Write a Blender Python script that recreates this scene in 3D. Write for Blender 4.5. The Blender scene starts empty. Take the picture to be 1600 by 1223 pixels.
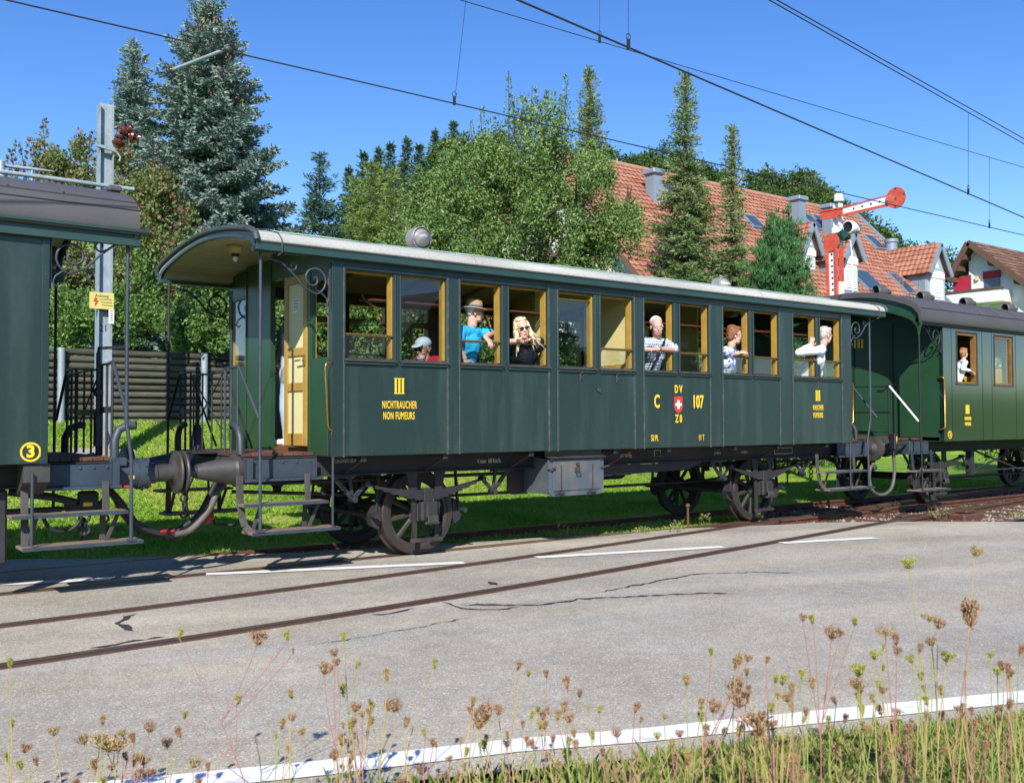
import bpy, math, random
import numpy as np
from mathutils import Vector, Matrix, noise as mnoise
R = math.radians
scene = bpy.context.scene
COL = scene.collection
# ------------------------------------------------------------------ camera
CAM = (-6.0367, -10.5232, 1.5353)
YAW, PITCH, ROLL, FPX = 0.6512, 0.0296, -0.0029, 1536.23
def _axes():
    cy, sy, cp, sp = math.cos(YAW), math.sin(YAW), math.cos(PITCH), math.sin(PITCH)
    f = Vector((sy*cp, cy*cp, sp)); r = Vector((cy, -sy, 0)); u = r.cross(f)
    cr, sr = math.cos(ROLL), math.sin(ROLL)
    return cr*r+sr*u, -sr*r+cr*u, f
CR, CU, CF = _axes()
cam_data = bpy.data.cameras.new('camera')
cam = bpy.data.objects.new('camera', cam_data); COL.objects.link(cam)
cam_data.sensor_width = 36; cam_data.lens = FPX/1600*36
cam_data.dof.use_dof = True; cam_data.dof.focus_distance = 14.0; cam_data.dof.aperture_fstop = 6.0
cam_data.clip_start = 0.1; cam_data.clip_end = 3000
M3 = Matrix((CR, CU, -CF)).transposed()
cam.matrix_world = Matrix.Translation(CAM) @ M3.to_4x4()
scene.camera = cam
# ------------------------------------------------------------------ sun, sky, exposure
SUN_EL, SUN_AZ = R(36), R(49)          # light travels towards +X (AZ=0) turned to +Y
sun_vec = Vector((math.cos(SUN_EL)*math.cos(SUN_AZ), math.cos(SUN_EL)*math.sin(SUN_AZ), -math.sin(SUN_EL)))
sl = bpy.data.lights.new('sun', 'SUN'); sl.energy = 4.6; sl.angle = R(0.53); sl.color = (1.0, 0.95, 0.87)
so = bpy.data.objects.new('sun', sl); COL.objects.link(so)
so.rotation_euler = (-sun_vec).to_track_quat('Z', 'Y').to_euler()
world = bpy.data.worlds.new('World'); scene.world = world; world.use_nodes = True
wn = world.node_tree.nodes; wl = world.node_tree.links
sky = wn.new('ShaderNodeTexSky'); sky.sky_type = 'NISHITA'; sky.sun_disc = False
sky.sun_elevation = SUN_EL
sky.sun_rotation = math.atan2(-sun_vec.x, -sun_vec.y)
sky.altitude = 700; sky.air_density = 1.0; sky.dust_density = 0.15; sky.ozone_density = 2.2
bg = wn['Background']; bg.inputs[1].default_value = 0.128
hsv = wn.new('ShaderNodeHueSaturation'); hsv.inputs['Saturation'].default_value = 1.30; hsv.inputs['Hue'].default_value = .512
wl.new(sky.outputs[0], hsv.inputs['Color']); wl.new(hsv.outputs[0], bg.inputs[0])
scene.view_settings.view_transform = 'Standard'; scene.view_settings.look = 'None'
scene.view_settings.exposure = 0.62; scene.view_settings.gamma = 1.0
scene.view_settings.use_curve_mapping = False
cy = scene.cycles
cy.max_bounces = 7; cy.diffuse_bounces = 3; cy.glossy_bounces = 3; cy.transmission_bounces = 6
cy.transparent_max_bounces = 8; cy.caustics_reflective = False; cy.caustics_refractive = False
cy.use_denoising = True
try: cy.denoiser = 'OPENIMAGEDENOISE'
except Exception: pass
cy.sample_clamp_indirect = 6

# ------------------------------------------------------------------ measuring helpers
def at(px, py, y=None, z=None, d=None, x=None):
    """point of the place on the sight line of photo pixel (px,py), at world y, z, x or at depth d"""
    r = CF + CR*((px-800)/FPX) - CU*((py-611.5)/FPX)
    C = Vector(CAM)
    if d is not None: t = d
    elif y is not None: t = (y-C.y)/r.y
    elif x is not None: t = (x-C.x)/r.x
    else: t = (z-C.z)/r.z
    return C+r*t

# ------------------------------------------------------------------ materials
def nd(nt, t, **kw):
    n = nt.nodes.new(t)
    for k, v in kw.items(): setattr(n, k, v)
    return n
def hx(s):
    s = s.lstrip('#'); v = [int(s[i:i+2], 16)/255 for i in (0, 2, 4)]
    return tuple((c/12.92 if c <= .04045 else ((c+.055)/1.055)**2.4) for c in v)
def mat(name, col, rough=.6, metal=0, amt=.15, scale=3.0, bump=0.0, bscale=40, spec=.5, col2=None, thr=(.45, .7), streak=None, coat=0, trans=0, fine=0.0, fscale=200):
    m = bpy.data.materials.new(name); m.use_nodes = True
    nt = m.node_tree; b = nt.nodes['Principled BSDF']; L = nt.links.new
    geo = nd(nt, 'ShaderNodeNewGeometry')
    pos = geo.outputs['Position']
    if streak:
        mp = nd(nt, 'ShaderNodeMapping'); mp.inputs['Scale'].default_value = streak; L(pos, mp.inputs['Vector']); pos = mp.outputs[0]
    n1 = nd(nt, 'ShaderNodeTexNoise'); n1.inputs['Scale'].default_value = scale; n1.inputs['Detail'].default_value = 5
    L(pos, n1.inputs['Vector'])
    mx = nd(nt, 'ShaderNodeMix', data_type='RGBA')
    c = Vector(col[:3])
    if col2 is None:
        a, d2 = c*(1-amt), c*(1+amt); lo, hi = .3, .7
    else:
        a, d2 = c, Vector(col2[:3]); lo, hi = thr
    mr = nd(nt, 'ShaderNodeMapRange'); mr.inputs['From Min'].default_value = lo; mr.inputs['From Max'].default_value = hi
    L(n1.outputs['Fac'], mr.inputs['Value']); L(mr.outputs[0], mx.inputs['Factor'])
    mx.inputs['A'].default_value = (*a, 1); mx.inputs['B'].default_value = (*d2, 1)
    out = mx.outputs['Result']
    if fine:
        n3 = nd(nt, 'ShaderNodeTexNoise'); n3.inputs['Scale'].default_value = fscale; n3.inputs['Detail'].default_value = 2
        L(geo.outputs['Position'], n3.inputs['Vector'])
        mr3 = nd(nt, 'ShaderNodeMapRange'); mr3.inputs['From Min'].default_value = .3; mr3.inputs['From Max'].default_value = .7
        mr3.inputs['To Min'].default_value = 1-fine; mr3.inputs['To Max'].default_value = 1+fine
        L(n3.outputs['Fac'], mr3.inputs['Value'])
        mu = nd(nt, 'ShaderNodeVectorMath', operation='SCALE'); L(out, mu.inputs[0]); L(mr3.outputs[0], mu.inputs['Scale'])
        out = mu.outputs[0]
    L(out, b.inputs['Base Color'])
    b.inputs['Roughness'].default_value = rough; b.inputs['Metallic'].default_value = metal
    b.inputs['Specular IOR Level'].default_value = spec
    if coat: b.inputs['Coat Weight'].default_value = coat; b.inputs['Coat Roughness'].default_value = .12
    if bump:
        n2 = nd(nt, 'ShaderNodeTexNoise'); n2.inputs['Scale'].default_value = bscale; n2.inputs['Detail'].default_value = 3
        L(geo.outputs['Position'], n2.inputs['Vector'])
        bp = nd(nt, 'ShaderNodeBump'); bp.inputs['Strength'].default_value = min(1, bump); bp.inputs['Distance'].default_value = .01
        L(n2.outputs['Fac'], bp.inputs['Height']); L(bp.outputs[0], b.inputs['Normal'])
    return m
def leafmat(name, cols, rough=.55, transl=.25, spec=.3):
    """cols: colours picked leaf by leaf through the random 'tint' attribute"""
    m = bpy.data.materials.new(name); m.use_nodes = True
    nt = m.node_tree; b = nt.nodes['Principled BSDF']; L = nt.links.new
    at_ = nd(nt, 'ShaderNodeAttribute', attribute_name='tint')
    cr = nd(nt, 'ShaderNodeValToRGB')
    el = cr.color_ramp.elements
    while len(el) < len(cols): el.new(.5)
    for i, c in enumerate(cols):
        el[i].position = i/max(1, len(cols)-1); el[i].color = (*c, 1)
    L(at_.outputs['Fac'], cr.inputs[0]); L(cr.outputs[0], b.inputs['Base Color'])
    b.inputs['Roughness'].default_value = rough; b.inputs['Specular IOR Level'].default_value = spec
    t = nd(nt, 'ShaderNodeBsdfTranslucent'); L(cr.outputs[0], t.inputs['Color'])
    ms = nd(nt, 'ShaderNodeMixShader'); ms.inputs[0].default_value = transl
    L(b.outputs[0], ms.inputs[1]); L(t.outputs[0], ms.inputs[2]); L(ms.outputs[0], nt.nodes['Material Output'].inputs[0])
    return m
def glassmat(name, tint=(.92, .95, .95), refl=1.0):
    m = bpy.data.materials.new(name); m.use_nodes = True
    nt = m.node_tree; L = nt.links.new; nt.nodes.remove(nt.nodes['Principled BSDF'])
    fr = nd(nt, 'ShaderNodeFresnel'); fr.inputs[0].default_value = 1.52
    mu = nd(nt, 'ShaderNodeMath', operation='MULTIPLY', use_clamp=True); mu.inputs[1].default_value = 1.35*refl
    geo = nd(nt, 'ShaderNodeNewGeometry')
    io = nd(nt, 'ShaderNodeMapRange'); io.inputs['To Min'].default_value = 1.52; io.inputs['To Max'].default_value = 1/1.52
    L(geo.outputs['Backfacing'], io.inputs['Value']); L(io.outputs[0], fr.inputs[0])
    n2 = nd(nt, 'ShaderNodeTexNoise'); n2.inputs['Scale'].default_value = 1.6; L(geo.outputs['Position'], n2.inputs['Vector'])
    bp = nd(nt, 'ShaderNodeBump'); bp.inputs['Strength'].default_value = .05; bp.inputs['Distance'].default_value = .02
    L(n2.outputs['Fac'], bp.inputs['Height'])
    g = nd(nt, 'ShaderNodeBsdfGlossy'); g.inputs['Roughness'].default_value = .01; L(bp.outputs[0], g.inputs['Normal'])
    t = nd(nt, 'ShaderNodeBsdfTransparent'); t.inputs[0].default_value = (*tint, 1)
    ms = nd(nt, 'ShaderNodeMixShader'); L(fr.outputs[0], mu.inputs[0]); L(mu.outputs[0], ms.inputs[0])
    L(t.outputs[0], ms.inputs[1]); L(g.outputs[0], ms.inputs[2]); L(ms.outputs[0], nt.nodes['Material Output'].inputs[0])
    return m
M = {}
M['green'] = mat('carriage_green', hx('213230'), .33, amt=.10, scale=2.2, bump=.06, bscale=4, spec=.6, fine=.07, fscale=24, streak=(2.2, 2.2, .3), col2=hx('364642'), thr=(.50, .85))
M['bead'] = mat('worn_bead', hx('33413f'), .5, amt=.2, scale=12, col2=hx('5a5346'), thr=(.52, .75))
M['green_shiny'] = mat('varnished_green', hx('142a24'), .11, amt=.08, scale=1.2, bump=.10, bscale=1.6, spec=.7, coat=.9)
M['green_end'] = mat('end_wall_green', hx('24452f'), .38, amt=.10, scale=2, bump=.03, bscale=12)
M['green_dark'] = mat('fascia_green', hx('29413f'), .45, amt=.12, scale=3, bump=.04, bscale=30)
M['roof_grey'] = mat('canvas_roof', hx('a9a8a2'), .85, amt=.16, scale=1.3, bump=.25, bscale=18, spec=.2, fine=.10, fscale=45, streak=(.5, 2, 1))
M['roof_dark'] = mat('dark_sheet_roof', hx('4d4b4b'), .55, amt=.10, scale=1.2, bump=.06, bscale=10, fine=.05, fscale=60)
M['roof_edge'] = mat('roof_edge_metal', hx('3c4443'), .6, amt=.2, scale=8)
M['cream'] = mat('cream_paint', hx('cdbf86'), .5, amt=.06, scale=4)
M['cream_door'] = mat('cream_door_paint', hx('d6cc9a'), .45, amt=.05, scale=4)
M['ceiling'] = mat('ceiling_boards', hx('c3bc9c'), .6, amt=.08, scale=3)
M['ochre'] = mat('ochre_paint', hx('a8863a'), .45, amt=.12, scale=6, fine=.08, fscale=60)
M['brass'] = mat('brass', hx('b08a45'), .3, metal=.9, amt=.2, scale=20)
M['brassbar'] = mat('worn_brass_bar', hx('7d6a3c'), .4, metal=.5, amt=.2, scale=20)
M['steel_blue'] = mat('blue_grey_iron', hx('38414b'), .5, metal=.1, amt=.18, scale=9, bump=.06, bscale=60, fine=.1, fscale=90)
M['iron_dark'] = mat('dark_iron', hx('2c2e33'), .6, metal=.1, amt=.3, scale=7, bump=.1, bscale=50, fine=.12, fscale=80)
M['frame_black'] = mat('underframe_dark', hx('27272a'), .7, amt=.3, scale=4, bump=.15, bscale=40, col2=hx('362f2a'), thr=(.45, .8))
M['wheel_grey'] = mat('dusty_wheel', hx('2e2b29'), .65, amt=.25, scale=8, bump=.12, bscale=50, col2=hx('463d36'), thr=(.4, .8))
M['tyre'] = mat('tyre_steel', hx('3a3633'), .5, metal=.3, amt=.25, scale=10, bump=.1, bscale=40, col2=hx('453a33'), thr=(.4, .7))
M['cast'] = mat('cast_grey', hx('4b4a49'), .5, metal=.25, amt=.25, scale=7, bump=.14, bscale=60, col2=hx('3c3630'), thr=(.4, .75))
M['rubber'] = mat('rubber_hose', hx('232326'), .55, amt=.2, scale=10)
M['rubber_grey'] = mat('dusty_hose', hx('59554e'), .6, amt=.2, scale=10)
M['wood_step'] = mat('worn_step_board', hx('7a6a5a'), .8, amt=.25, scale=9, bump=.2, bscale=60, streak=(.6, 6, 6))
M['wood_plat'] = mat('platform_plank', hx('5e412e'), .75, amt=.3, scale=8, bump=.2, bscale=60)
M['seat_wood'] = mat('seat_wood', hx('7a4a26'), .45, amt=.2, scale=6, streak=(6, .6, 6))
M['rack_red'] = mat('rack_slats', hx('552a1e'), .5, amt=.2, scale=6)
M['yellow'] = mat('yellow_lettering', hx('e9c22c'), .5, amt=.06, scale=20)
M['white_letter'] = mat('white_lettering', hx('c9c6bd'), .6, amt=.2, scale=30)
M['red'] = mat('red_paint', hx('c23a28'), .5, amt=.12, scale=10)
M['white'] = mat('white_paint', hx('e6e6e2'), .5, amt=.04, scale=4)
M['redhose'] = mat('red_handle', hx('b02a24'), .4, amt=.1)
M['glass'] = glassmat('window_glass')
M['toolbox'] = mat('toolbox_grey', hx('505960'), .5, metal=.1, amt=.14, scale=4, bump=.05, bscale=20, col2=hx('756c64'), thr=(.5, .8))
M['rail'] = mat('rusty_rail', hx('5a4034'), .6, metal=.3, amt=.3, scale=6, bump=.2, bscale=40, col2=hx('7a4c34'), thr=(.4, .75))
M['rail_top'] = mat('rail_running_top', hx('6a5145'), .4, metal=.3, amt=.25, scale=10, col2=hx('5a3c2e'), thr=(.4, .7))
M['sleeper'] = mat('steel_sleeper', hx('54382c'), .8, amt=.3, scale=5, bump=.3, bscale=30)
M['concrete'] = mat('concrete', hx('9b958a'), .9, amt=.18, scale=3, bump=.3, bscale=50, fine=.1, fscale=120)
M['galv'] = mat('galvanised_steel', hx('93a0a6'), .55, metal=.2, amt=.16, scale=4, bump=.05, bscale=40, fine=.1, fscale=30)
M['log'] = mat('weathered_log', hx('5a5548'), .85, amt=.28, scale=7, bump=.4, bscale=30, streak=(.5, 5, 5), col2=hx('3e4336'), thr=(.35, .7))
def vary_by_object(m, lo, hi):
    nt = m.node_tree; b = nt.nodes['Principled BSDF']; src = b.inputs['Base Color'].links[0].from_socket
    oi = nd(nt, 'ShaderNodeObjectInfo'); mr = nd(nt, 'ShaderNodeMapRange'); mr.inputs['To Min'].default_value = lo; mr.inputs['To Max'].default_value = hi
    nt.links.new(oi.outputs['Random'], mr.inputs['Value']); v = nd(nt, 'ShaderNodeVectorMath', operation='SCALE'); nt.links.new(src, v.inputs[0]); nt.links.new(mr.outputs[0], v.inputs['Scale']); nt.links.new(v.outputs[0], b.inputs['Base Color'])
vary_by_object(M['log'], .6, 1.15); vary_by_object(M['wood_plat'], .6, 1.1); vary_by_object(M['green'], .93, 1.07)
M['wire'] = mat('wire_dark', hx('23262b'), .6, amt=.1)
M['insul'] = mat('brown_porcelain', hx('59281a'), .2, amt=.2, scale=10, spec=.6)
M['tar'] = mat('crack_sealant', hx('3a3b3d'), .55, amt=.2, scale=10)
M['signyellow'] = mat('sign_yellow', hx('c9bd6a'), .6, amt=.08)
M['black'] = mat('black_paint', hx('1b1b1d'), .5, amt=.1)
M['bark'] = mat('bark', hx('4a3f35'), .9, amt=.3, scale=8, bump=.5, bscale=30, streak=(2, 2, .5))
M['tile'] = mat('red_roof_tile', hx('b5664a'), .8, amt=.2, scale=2.2, fine=.16, fscale=5)
M['tile_brown'] = mat('brown_roof_tile', hx('6f5346'), .8, amt=.18, scale=2.2, fine=.12, fscale=5)
M['zinc'] = mat('zinc_cladding', hx('8593a1'), .5, metal=.2, amt=.1, scale=1.5)
M['plaster'] = mat('white_plaster', hx('dcdcd8'), .9, amt=.04, scale=2, bump=.1, bscale=60)
M['plaster_grey'] = mat('grey_dormer_front', hx('97a7b6'), .7, amt=.06, scale=3)
M['skyglass'] = mat('skylight_glass', hx('3d4c58'), .08, amt=.1, spec=.8)
M['brownwood'] = mat('brown_stained_wood', hx('5d4334'), .7, amt=.2, scale=4, streak=(4, 4, .6))
M['shutter_red'] = mat('red_blind', hx('a31c34'), .6, amt=.08)
M['pinkwhite'] = M['white']

# ------------------------------------------------------------------ mesh building
def link(name, me, mats, parent=None, kind=None, label=None):
    o = bpy.data.objects.new(name, me); COL.objects.link(o)
    for m in (mats if isinstance(mats, (list, tuple)) else [mats]):
        if m.name not in [x.name for x in me.materials if x]: me.materials.append(m)
    if parent is not None: o.parent = parent
    if kind: o['kind'] = kind
    if label: o['label'] = label
    return o
def tag(o, label=None, cat=None, group=None, kind=None):
    if label: o['label'] = label
    if cat: o['category'] = cat
    if group: o['group'] = group
    if kind: o['kind'] = kind
    return o
def empty(name, loc=(0, 0, 0), rz=0, parent=None):
    o = bpy.data.objects.new(name, None); COL.objects.link(o); o.location = loc; o.rotation_euler = (0, 0, rz)
    o.empty_display_size = .1
    if parent is not None: o.parent = parent
    return o
def perp(d):
    d = Vector(d).normalized()
    a = Vector((0, 0, 1)) if abs(d.z) < .9 else Vector((1, 0, 0))
    s = d.cross(a).normalized(); return s, s.cross(d).normalized()
class MB:
    def __init__(s): s.v = []; s.f = []; s.mi = []; s.sm = []
    def add(s, vs, fs, mi=0, smooth=False):
        b = len(s.v); s.v.extend([tuple(v) for v in vs])
        for f in fs: s.f.append([i+b for i in f]); s.mi.append(mi); s.sm.append(smooth)
        return s
    def box(s, x0, x1, y0, y1, z0, z1, ch=0, mi=0, mtx=None):
        x0, x1 = min(x0, x1), max(x0, x1); y0, y1 = min(y0, y1), max(y0, y1); z0, z1 = min(z0, z1), max(z0, z1)
        ch = min(ch, (x1-x0)*.49, (y1-y0)*.49, (z1-z0)*.49)
        X, Y, Z = (x0, x1), (y0, y1), (z0, z1)
        if ch <= 0:
            vs = [(X[i], Y[j], Z[k]) for i in (0, 1) for j in (0, 1) for k in (0, 1)]
            fs = [(0, 1, 3, 2), (4, 6, 7, 5), (0, 4, 5, 1), (2, 3, 7, 6), (0, 2, 6, 4), (1, 5, 7, 3)]
        else:
            vs = []; idx = {}
            for i in (0, 1):
                for j in (0, 1):
                    for k in (0, 1):
                        sx, sy, sz = 1-2*i, 1-2*j, 1-2*k
                        for a in range(3):
                            p = [X[i]+sx*ch, Y[j]+sy*ch, Z[k]+sz*ch]
                            p[a] = (X[i], Y[j], Z[k])[a]
                            idx[(i, j, k, a)] = len(vs); vs.append(tuple(p))
            fs = []
            for a in range(3):
                o1, o2 = [q for q in range(3) if q != a]
                for e in (0, 1):
                    q = []
                    for (u, w) in ((0, 0), (1, 0), (1, 1), (0, 1)):
                        t = [0, 0, 0]; t[a] = e; t[o1] = u; t[o2] = w; q.append(idx[(*t, a)])
                    fs.append(q)
                for u in (0, 1):
                    for w in (0, 1):
                        t0 = [0, 0, 0]; t1 = [0, 0, 0]; t1[a] = 1
                        for t in (t0, t1): t[o1] = u; t[o2] = w
                        fs.append([idx[(*t0, o1)], idx[(*t1, o1)], idx[(*t1, o2)], idx[(*t0, o2)]])
            for i in (0, 1):
                for j in (0, 1):
                    for k in (0, 1): fs.append([idx[(i, j, k, a)] for a in range(3)])
            c = Vector(((x0+x1)/2, (y0+y1)/2, (z0+z1)/2)); g = []
            for f in fs:
                p = [Vector(vs[i]) for i in f]; n = (p[1]-p[0]).cross(p[2]-p[0])
                if n.dot(sum(p, Vector())/len(p)-c) < 0: f = f[::-1]
                g.append(f)
            fs = g
        if mtx is not None: vs = [tuple(mtx @ Vector(v)) for v in vs]
        return s.add(vs, fs, mi)
    def bar(s, p, q, w, h, ch=0, mi=0, up=None):
        p = Vector(p); q = Vector(q); d = q-p; L = d.length; d.normalize()
        if up is None: sx, sy = perp(d)
        else:
            sx = d.cross(Vector(up)).normalized(); sy = sx.cross(d).normalized()
        m = Matrix(((*[sx.x, sy.x, d.x], p.x), (*[sx.y, sy.y, d.y], p.y), (*[sx.z, sy.z, d.z], p.z), (0, 0, 0, 1)))
        return s.box(-w/2, w/2, -h/2, h/2, 0, L, ch, mi, m)
    def tube(s, path, r, n=8, mi=0, closed=False, caps=True):
        P = [Vector(p) for p in path]; k = len(P)
        rs = r if isinstance(r, (list, tuple)) else [r]*k
        vs = []; sx = None
        for i in range(k):
            if closed: t = P[(i+1) % k]-P[i-1]
            else: t = P[min(i+1, k-1)]-P[max(i-1, 0)]
            t = t.normalized() if t.length > 1e-9 else Vector((0, 0, 1))
            if sx is None: sx, sy = perp(t)
            else:
                sx = sx-t*sx.dot(t)
                sx = sx.normalized() if sx.length > 1e-6 else perp(t)[0]
                sy = t.cross(sx)
                sy = sy.normalized()
            sy = t.cross(sx)
            for j in range(n):
                a = 2*math.pi*j/n; vs.append(P[i]+(sx*math.cos(a)+sy*math.sin(a))*rs[i])
        fs = []
        for i in range(k if closed else k-1):
            for j in range(n):
                a, b = i*n+j, i*n+(j+1) % n; c = ((i+1) % k)*n
                fs.append((a, b, c+(j+1) % n, c+j))
        s.add(vs, fs, mi, True)
        if caps and not closed:
            s.add(vs[:n], [list(range(n))[::-1]], mi); s.add(vs[-n:], [list(range(n))], mi)
        return s
    def lathe(s, prof, origin=(0, 0, 0), axis=(0, 0, 1), n=16, mi=0, smooth=True, sharp=True):
        o = Vector(origin); d = Vector(axis).normalized(); sx, sy = perp(d)
        def ring(r, t): return [o+d*t+(sx*math.cos(2*math.pi*j/n)+sy*math.sin(2*math.pi*j/n))*r for j in range(n)]
        for (r0, t0), (r1, t1) in zip(prof[:-1], prof[1:]):
            vs = ring(r0, t0)+ring(r1, t1)
            s.add(vs, [(j, (j+1) % n, n+(j+1) % n, n+j) for j in range(n)], mi, smooth)
        return s
    def disc(s, c, axis, r, n=16, mi=0):
        c = Vector(c); sx, sy = perp(axis)
        return s.add([c+(sx*math.cos(2*math.pi*j/n)+sy*math.sin(2*math.pi*j/n))*r for j in range(n)], [list(range(n))], mi)
    def prism(s, poly, axis, a, b, mi=0):
        """poly of 2d points in the two remaining axes (in axis order), extruded from a to b"""
        n = len(poly)
        def P(p, t):
            q = list(p); q.insert(axis, t); return tuple(q)
        lo = [P(p, a) for p in poly]; hi = [P(p, b) for p in poly]
        s.add(lo, [list(range(n))], mi); s.add(hi, [list(range(n))[::-1]], mi)
        return s.add(lo+hi, [(i, (i+1) % n, n+(i+1) % n, n+i) for i in range(n)], mi)
    def ell(s, c, rx, ry, rz, nu=12, nv=8, mi=0, mtx=None):
        vs = []; fs = []
        for i in range(nv+1):
            t = math.pi*i/nv
            for j in range(nu):
                a = 2*math.pi*j/nu
                vs.append(Vector((rx*math.sin(t)*math.cos(a), ry*math.sin(t)*math.sin(a), rz*math.cos(t))))
        if mtx is not None: vs = [mtx @ v for v in vs]
        c = Vector(c); vs = [v+c for v in vs]
        for i in range(nv):
            for j in range(nu): fs.append((i*nu+j, (i+1)*nu+j, (i+1)*nu+(j+1) % nu, i*nu+(j+1) % nu))
        return s.add(vs, fs, mi, True)
    def mesh(s, name):
        me = bpy.data.meshes.new(name); me.from_pydata(s.v, [], s.f)
        me.polygons.foreach_set('material_index', s.mi); me.polygons.foreach_set('use_smooth', s.sm); me.update()
        return me
    def build(s, name, mats, parent=None, kind=None, label=None):
        return link(name, s.mesh(name), mats, parent, kind, label)
def np_mesh(name, V, F, tint=None, smooth=False):
    V = np.asarray(V, dtype=np.float32); F = np.asarray(F, dtype=np.int32)
    me = bpy.data.meshes.new(name); k = F.shape[1]
    me.vertices.add(len(V)); me.vertices.foreach_set('co', V.ravel())
    me.loops.add(F.size); me.loops.foreach_set('vertex_index', F.ravel())
    me.polygons.add(len(F)); me.polygons.foreach_set('loop_start', np.arange(0, F.size, k, dtype=np.int32))
    me.polygons.foreach_set('use_smooth', np.full(len(F), smooth))
    me.update(calc_edges=True)
    if tint is not None:
        a = me.attributes.new('tint', 'FLOAT', 'FACE'); a.data.foreach_set('value', np.asarray(tint, dtype=np.float32))
    return me
def copy_tree(o, parent=None):
    c = o.copy(); COL.objects.link(c)
    if parent is not None: c.parent = parent
    for ch in list(o.children): copy_tree(ch, c)
    return c
def text(body, size, mats, parent, center, normal='-y', sx=1.0, bold=0.0, name='lettering', depth=.003, align='CENTER', space=1.0):
    cu = bpy.data.curves.new('t', 'FONT'); cu.body = body; cu.size = size; cu.align_x = align; cu.align_y = 'CENTER'
    cu.extrude = depth/2; cu.offset = bold; cu.resolution_u = 3; cu.space_character = space
    o = bpy.data.objects.new('t', cu); COL.objects.link(o)
    dg = bpy.context.evaluated_depsgraph_get(); me = bpy.data.meshes.new_from_object(o.evaluated_get(dg))
    bpy.data.objects.remove(o); bpy.data.curves.remove(cu)
    for v in me.vertices:
        x, y, z = v.co; x *= sx
        if normal == '-y': v.co = (x, -z, y)
        elif normal == '-x': v.co = (-z, -x, y)
        else: v.co = (x, y, z)
    ob = link(name, me, mats, parent); ob.location = center
    return ob
def interp(pts, x):
    xs = [p[0] for p in pts]
    if x <= xs[0]: return pts[0][1]+(x-xs[0])*(pts[1][1]-pts[0][1])/(xs[1]-xs[0])
    if x >= xs[-1]: return pts[-1][1]+(x-xs[-1])*(pts[-1][1]-pts[-2][1])/(xs[-1]-xs[-2])
    for a, b in zip(pts[:-1], pts[1:]):
        if a[0] <= x <= b[0]:
            t = (x-a[0])/(b[0]-a[0]); return a[1]+(b[1]-a[1])*t
rnd = random.Random(7)
# ================================================================== ground, road, track
FAR_EDGE = [(-40, 1.9), (-4.3, 1.9), (-3.85, 1.75), (-2.1, .75), (-.75, .2), (1.5, -.35), (3.87, -.72), (5.5, -1.15), (7.0, -1.75), (7.9, -2.35), (9.0, -3.3), (11, -4.6), (16, -7.2), (60, -26)]
NEAR_EDGE = [(-60, 14), (-8, -5.28), (-4.77, -6.45), (-3.2, -7.12), (-2.6, -7.35), (-1.6, -7.8), (-.35, -8.28), (4, -10.1), (12, -13.6), (60, -35)]
def ground_h(x, y):
    e = interp(FAR_EDGE, x)
    if y < interp(NEAR_EDGE, x): return 0.0 if y > -55 else 13*min(1, (-55-y)/75)
    bank = (0 if y < 1.9 else (y-1.9)*.03 if y < 5 else .093+(y-5)/4.9*1.56 if y < 9.9 else 1.65)
    z = -.16+bank
    if y > 10.2: z = 2.75+min(1, (y-10.2)/45)*2.4
    if x > 9 and y < 10.2: z = -.16+bank*max(0.18, 1-(x-9)/9)
    # wooded hill far behind
    d = max(0, y-70)
    z += min(1, d/170)**1.3*44*(math.exp(-((x-75)/95)**2)*.92+.10)
    if y < -55: z += 13*min(1, (-55-y)/75)
    return z
def build_ground():
    xs = sorted(set([-700, -400, -220, -120, -70, -45, -30, -22]+[round(-16+i*.5, 2) for i in range(73)]+[22, 25, 29, 34, 40, 47, 55, 64, 75, 88, 103, 120, 140, 165, 200, 260, 350, 500, 700, 1000]))
    ys = sorted(set([-400, -200, -100, -60, -35, -22]+[round(-16+i*.5, 2) for i in range(34)]+[1.2, 1.5, 1.9, 3, 4, 5, 5.6, 6.4, 7.2, 8, 9, 9.9, 10.1, 10.25, 11, 13, 17, 22, 28, 35, 45, 58, 70, 80, 90, 105, 120, 140, 160, 185, 210, 240, 280, 340, 450, 700, 1000]))
    V = [(x, y, ground_h(x, y)-.03 if y < 1.5 else ground_h(x, y)) for y in ys for x in xs]; n = len(xs)
    F = [(j*n+i, j*n+i+1, (j+1)*n+i+1, (j+1)*n+i) for j in range(len(ys)-1) for i in range(n-1)]
    me = np_mesh('ground', V, F, smooth=True)
    m = mat('meadow_soil', hx('628430'), .95, amt=.3, scale=1.2, bump=.4, bscale=25, col2=hx('7d9440'), thr=(.4, .65), fine=.25, fscale=18, spec=.1)
    link('ground', me, m, kind='structure')
build_ground()
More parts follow.
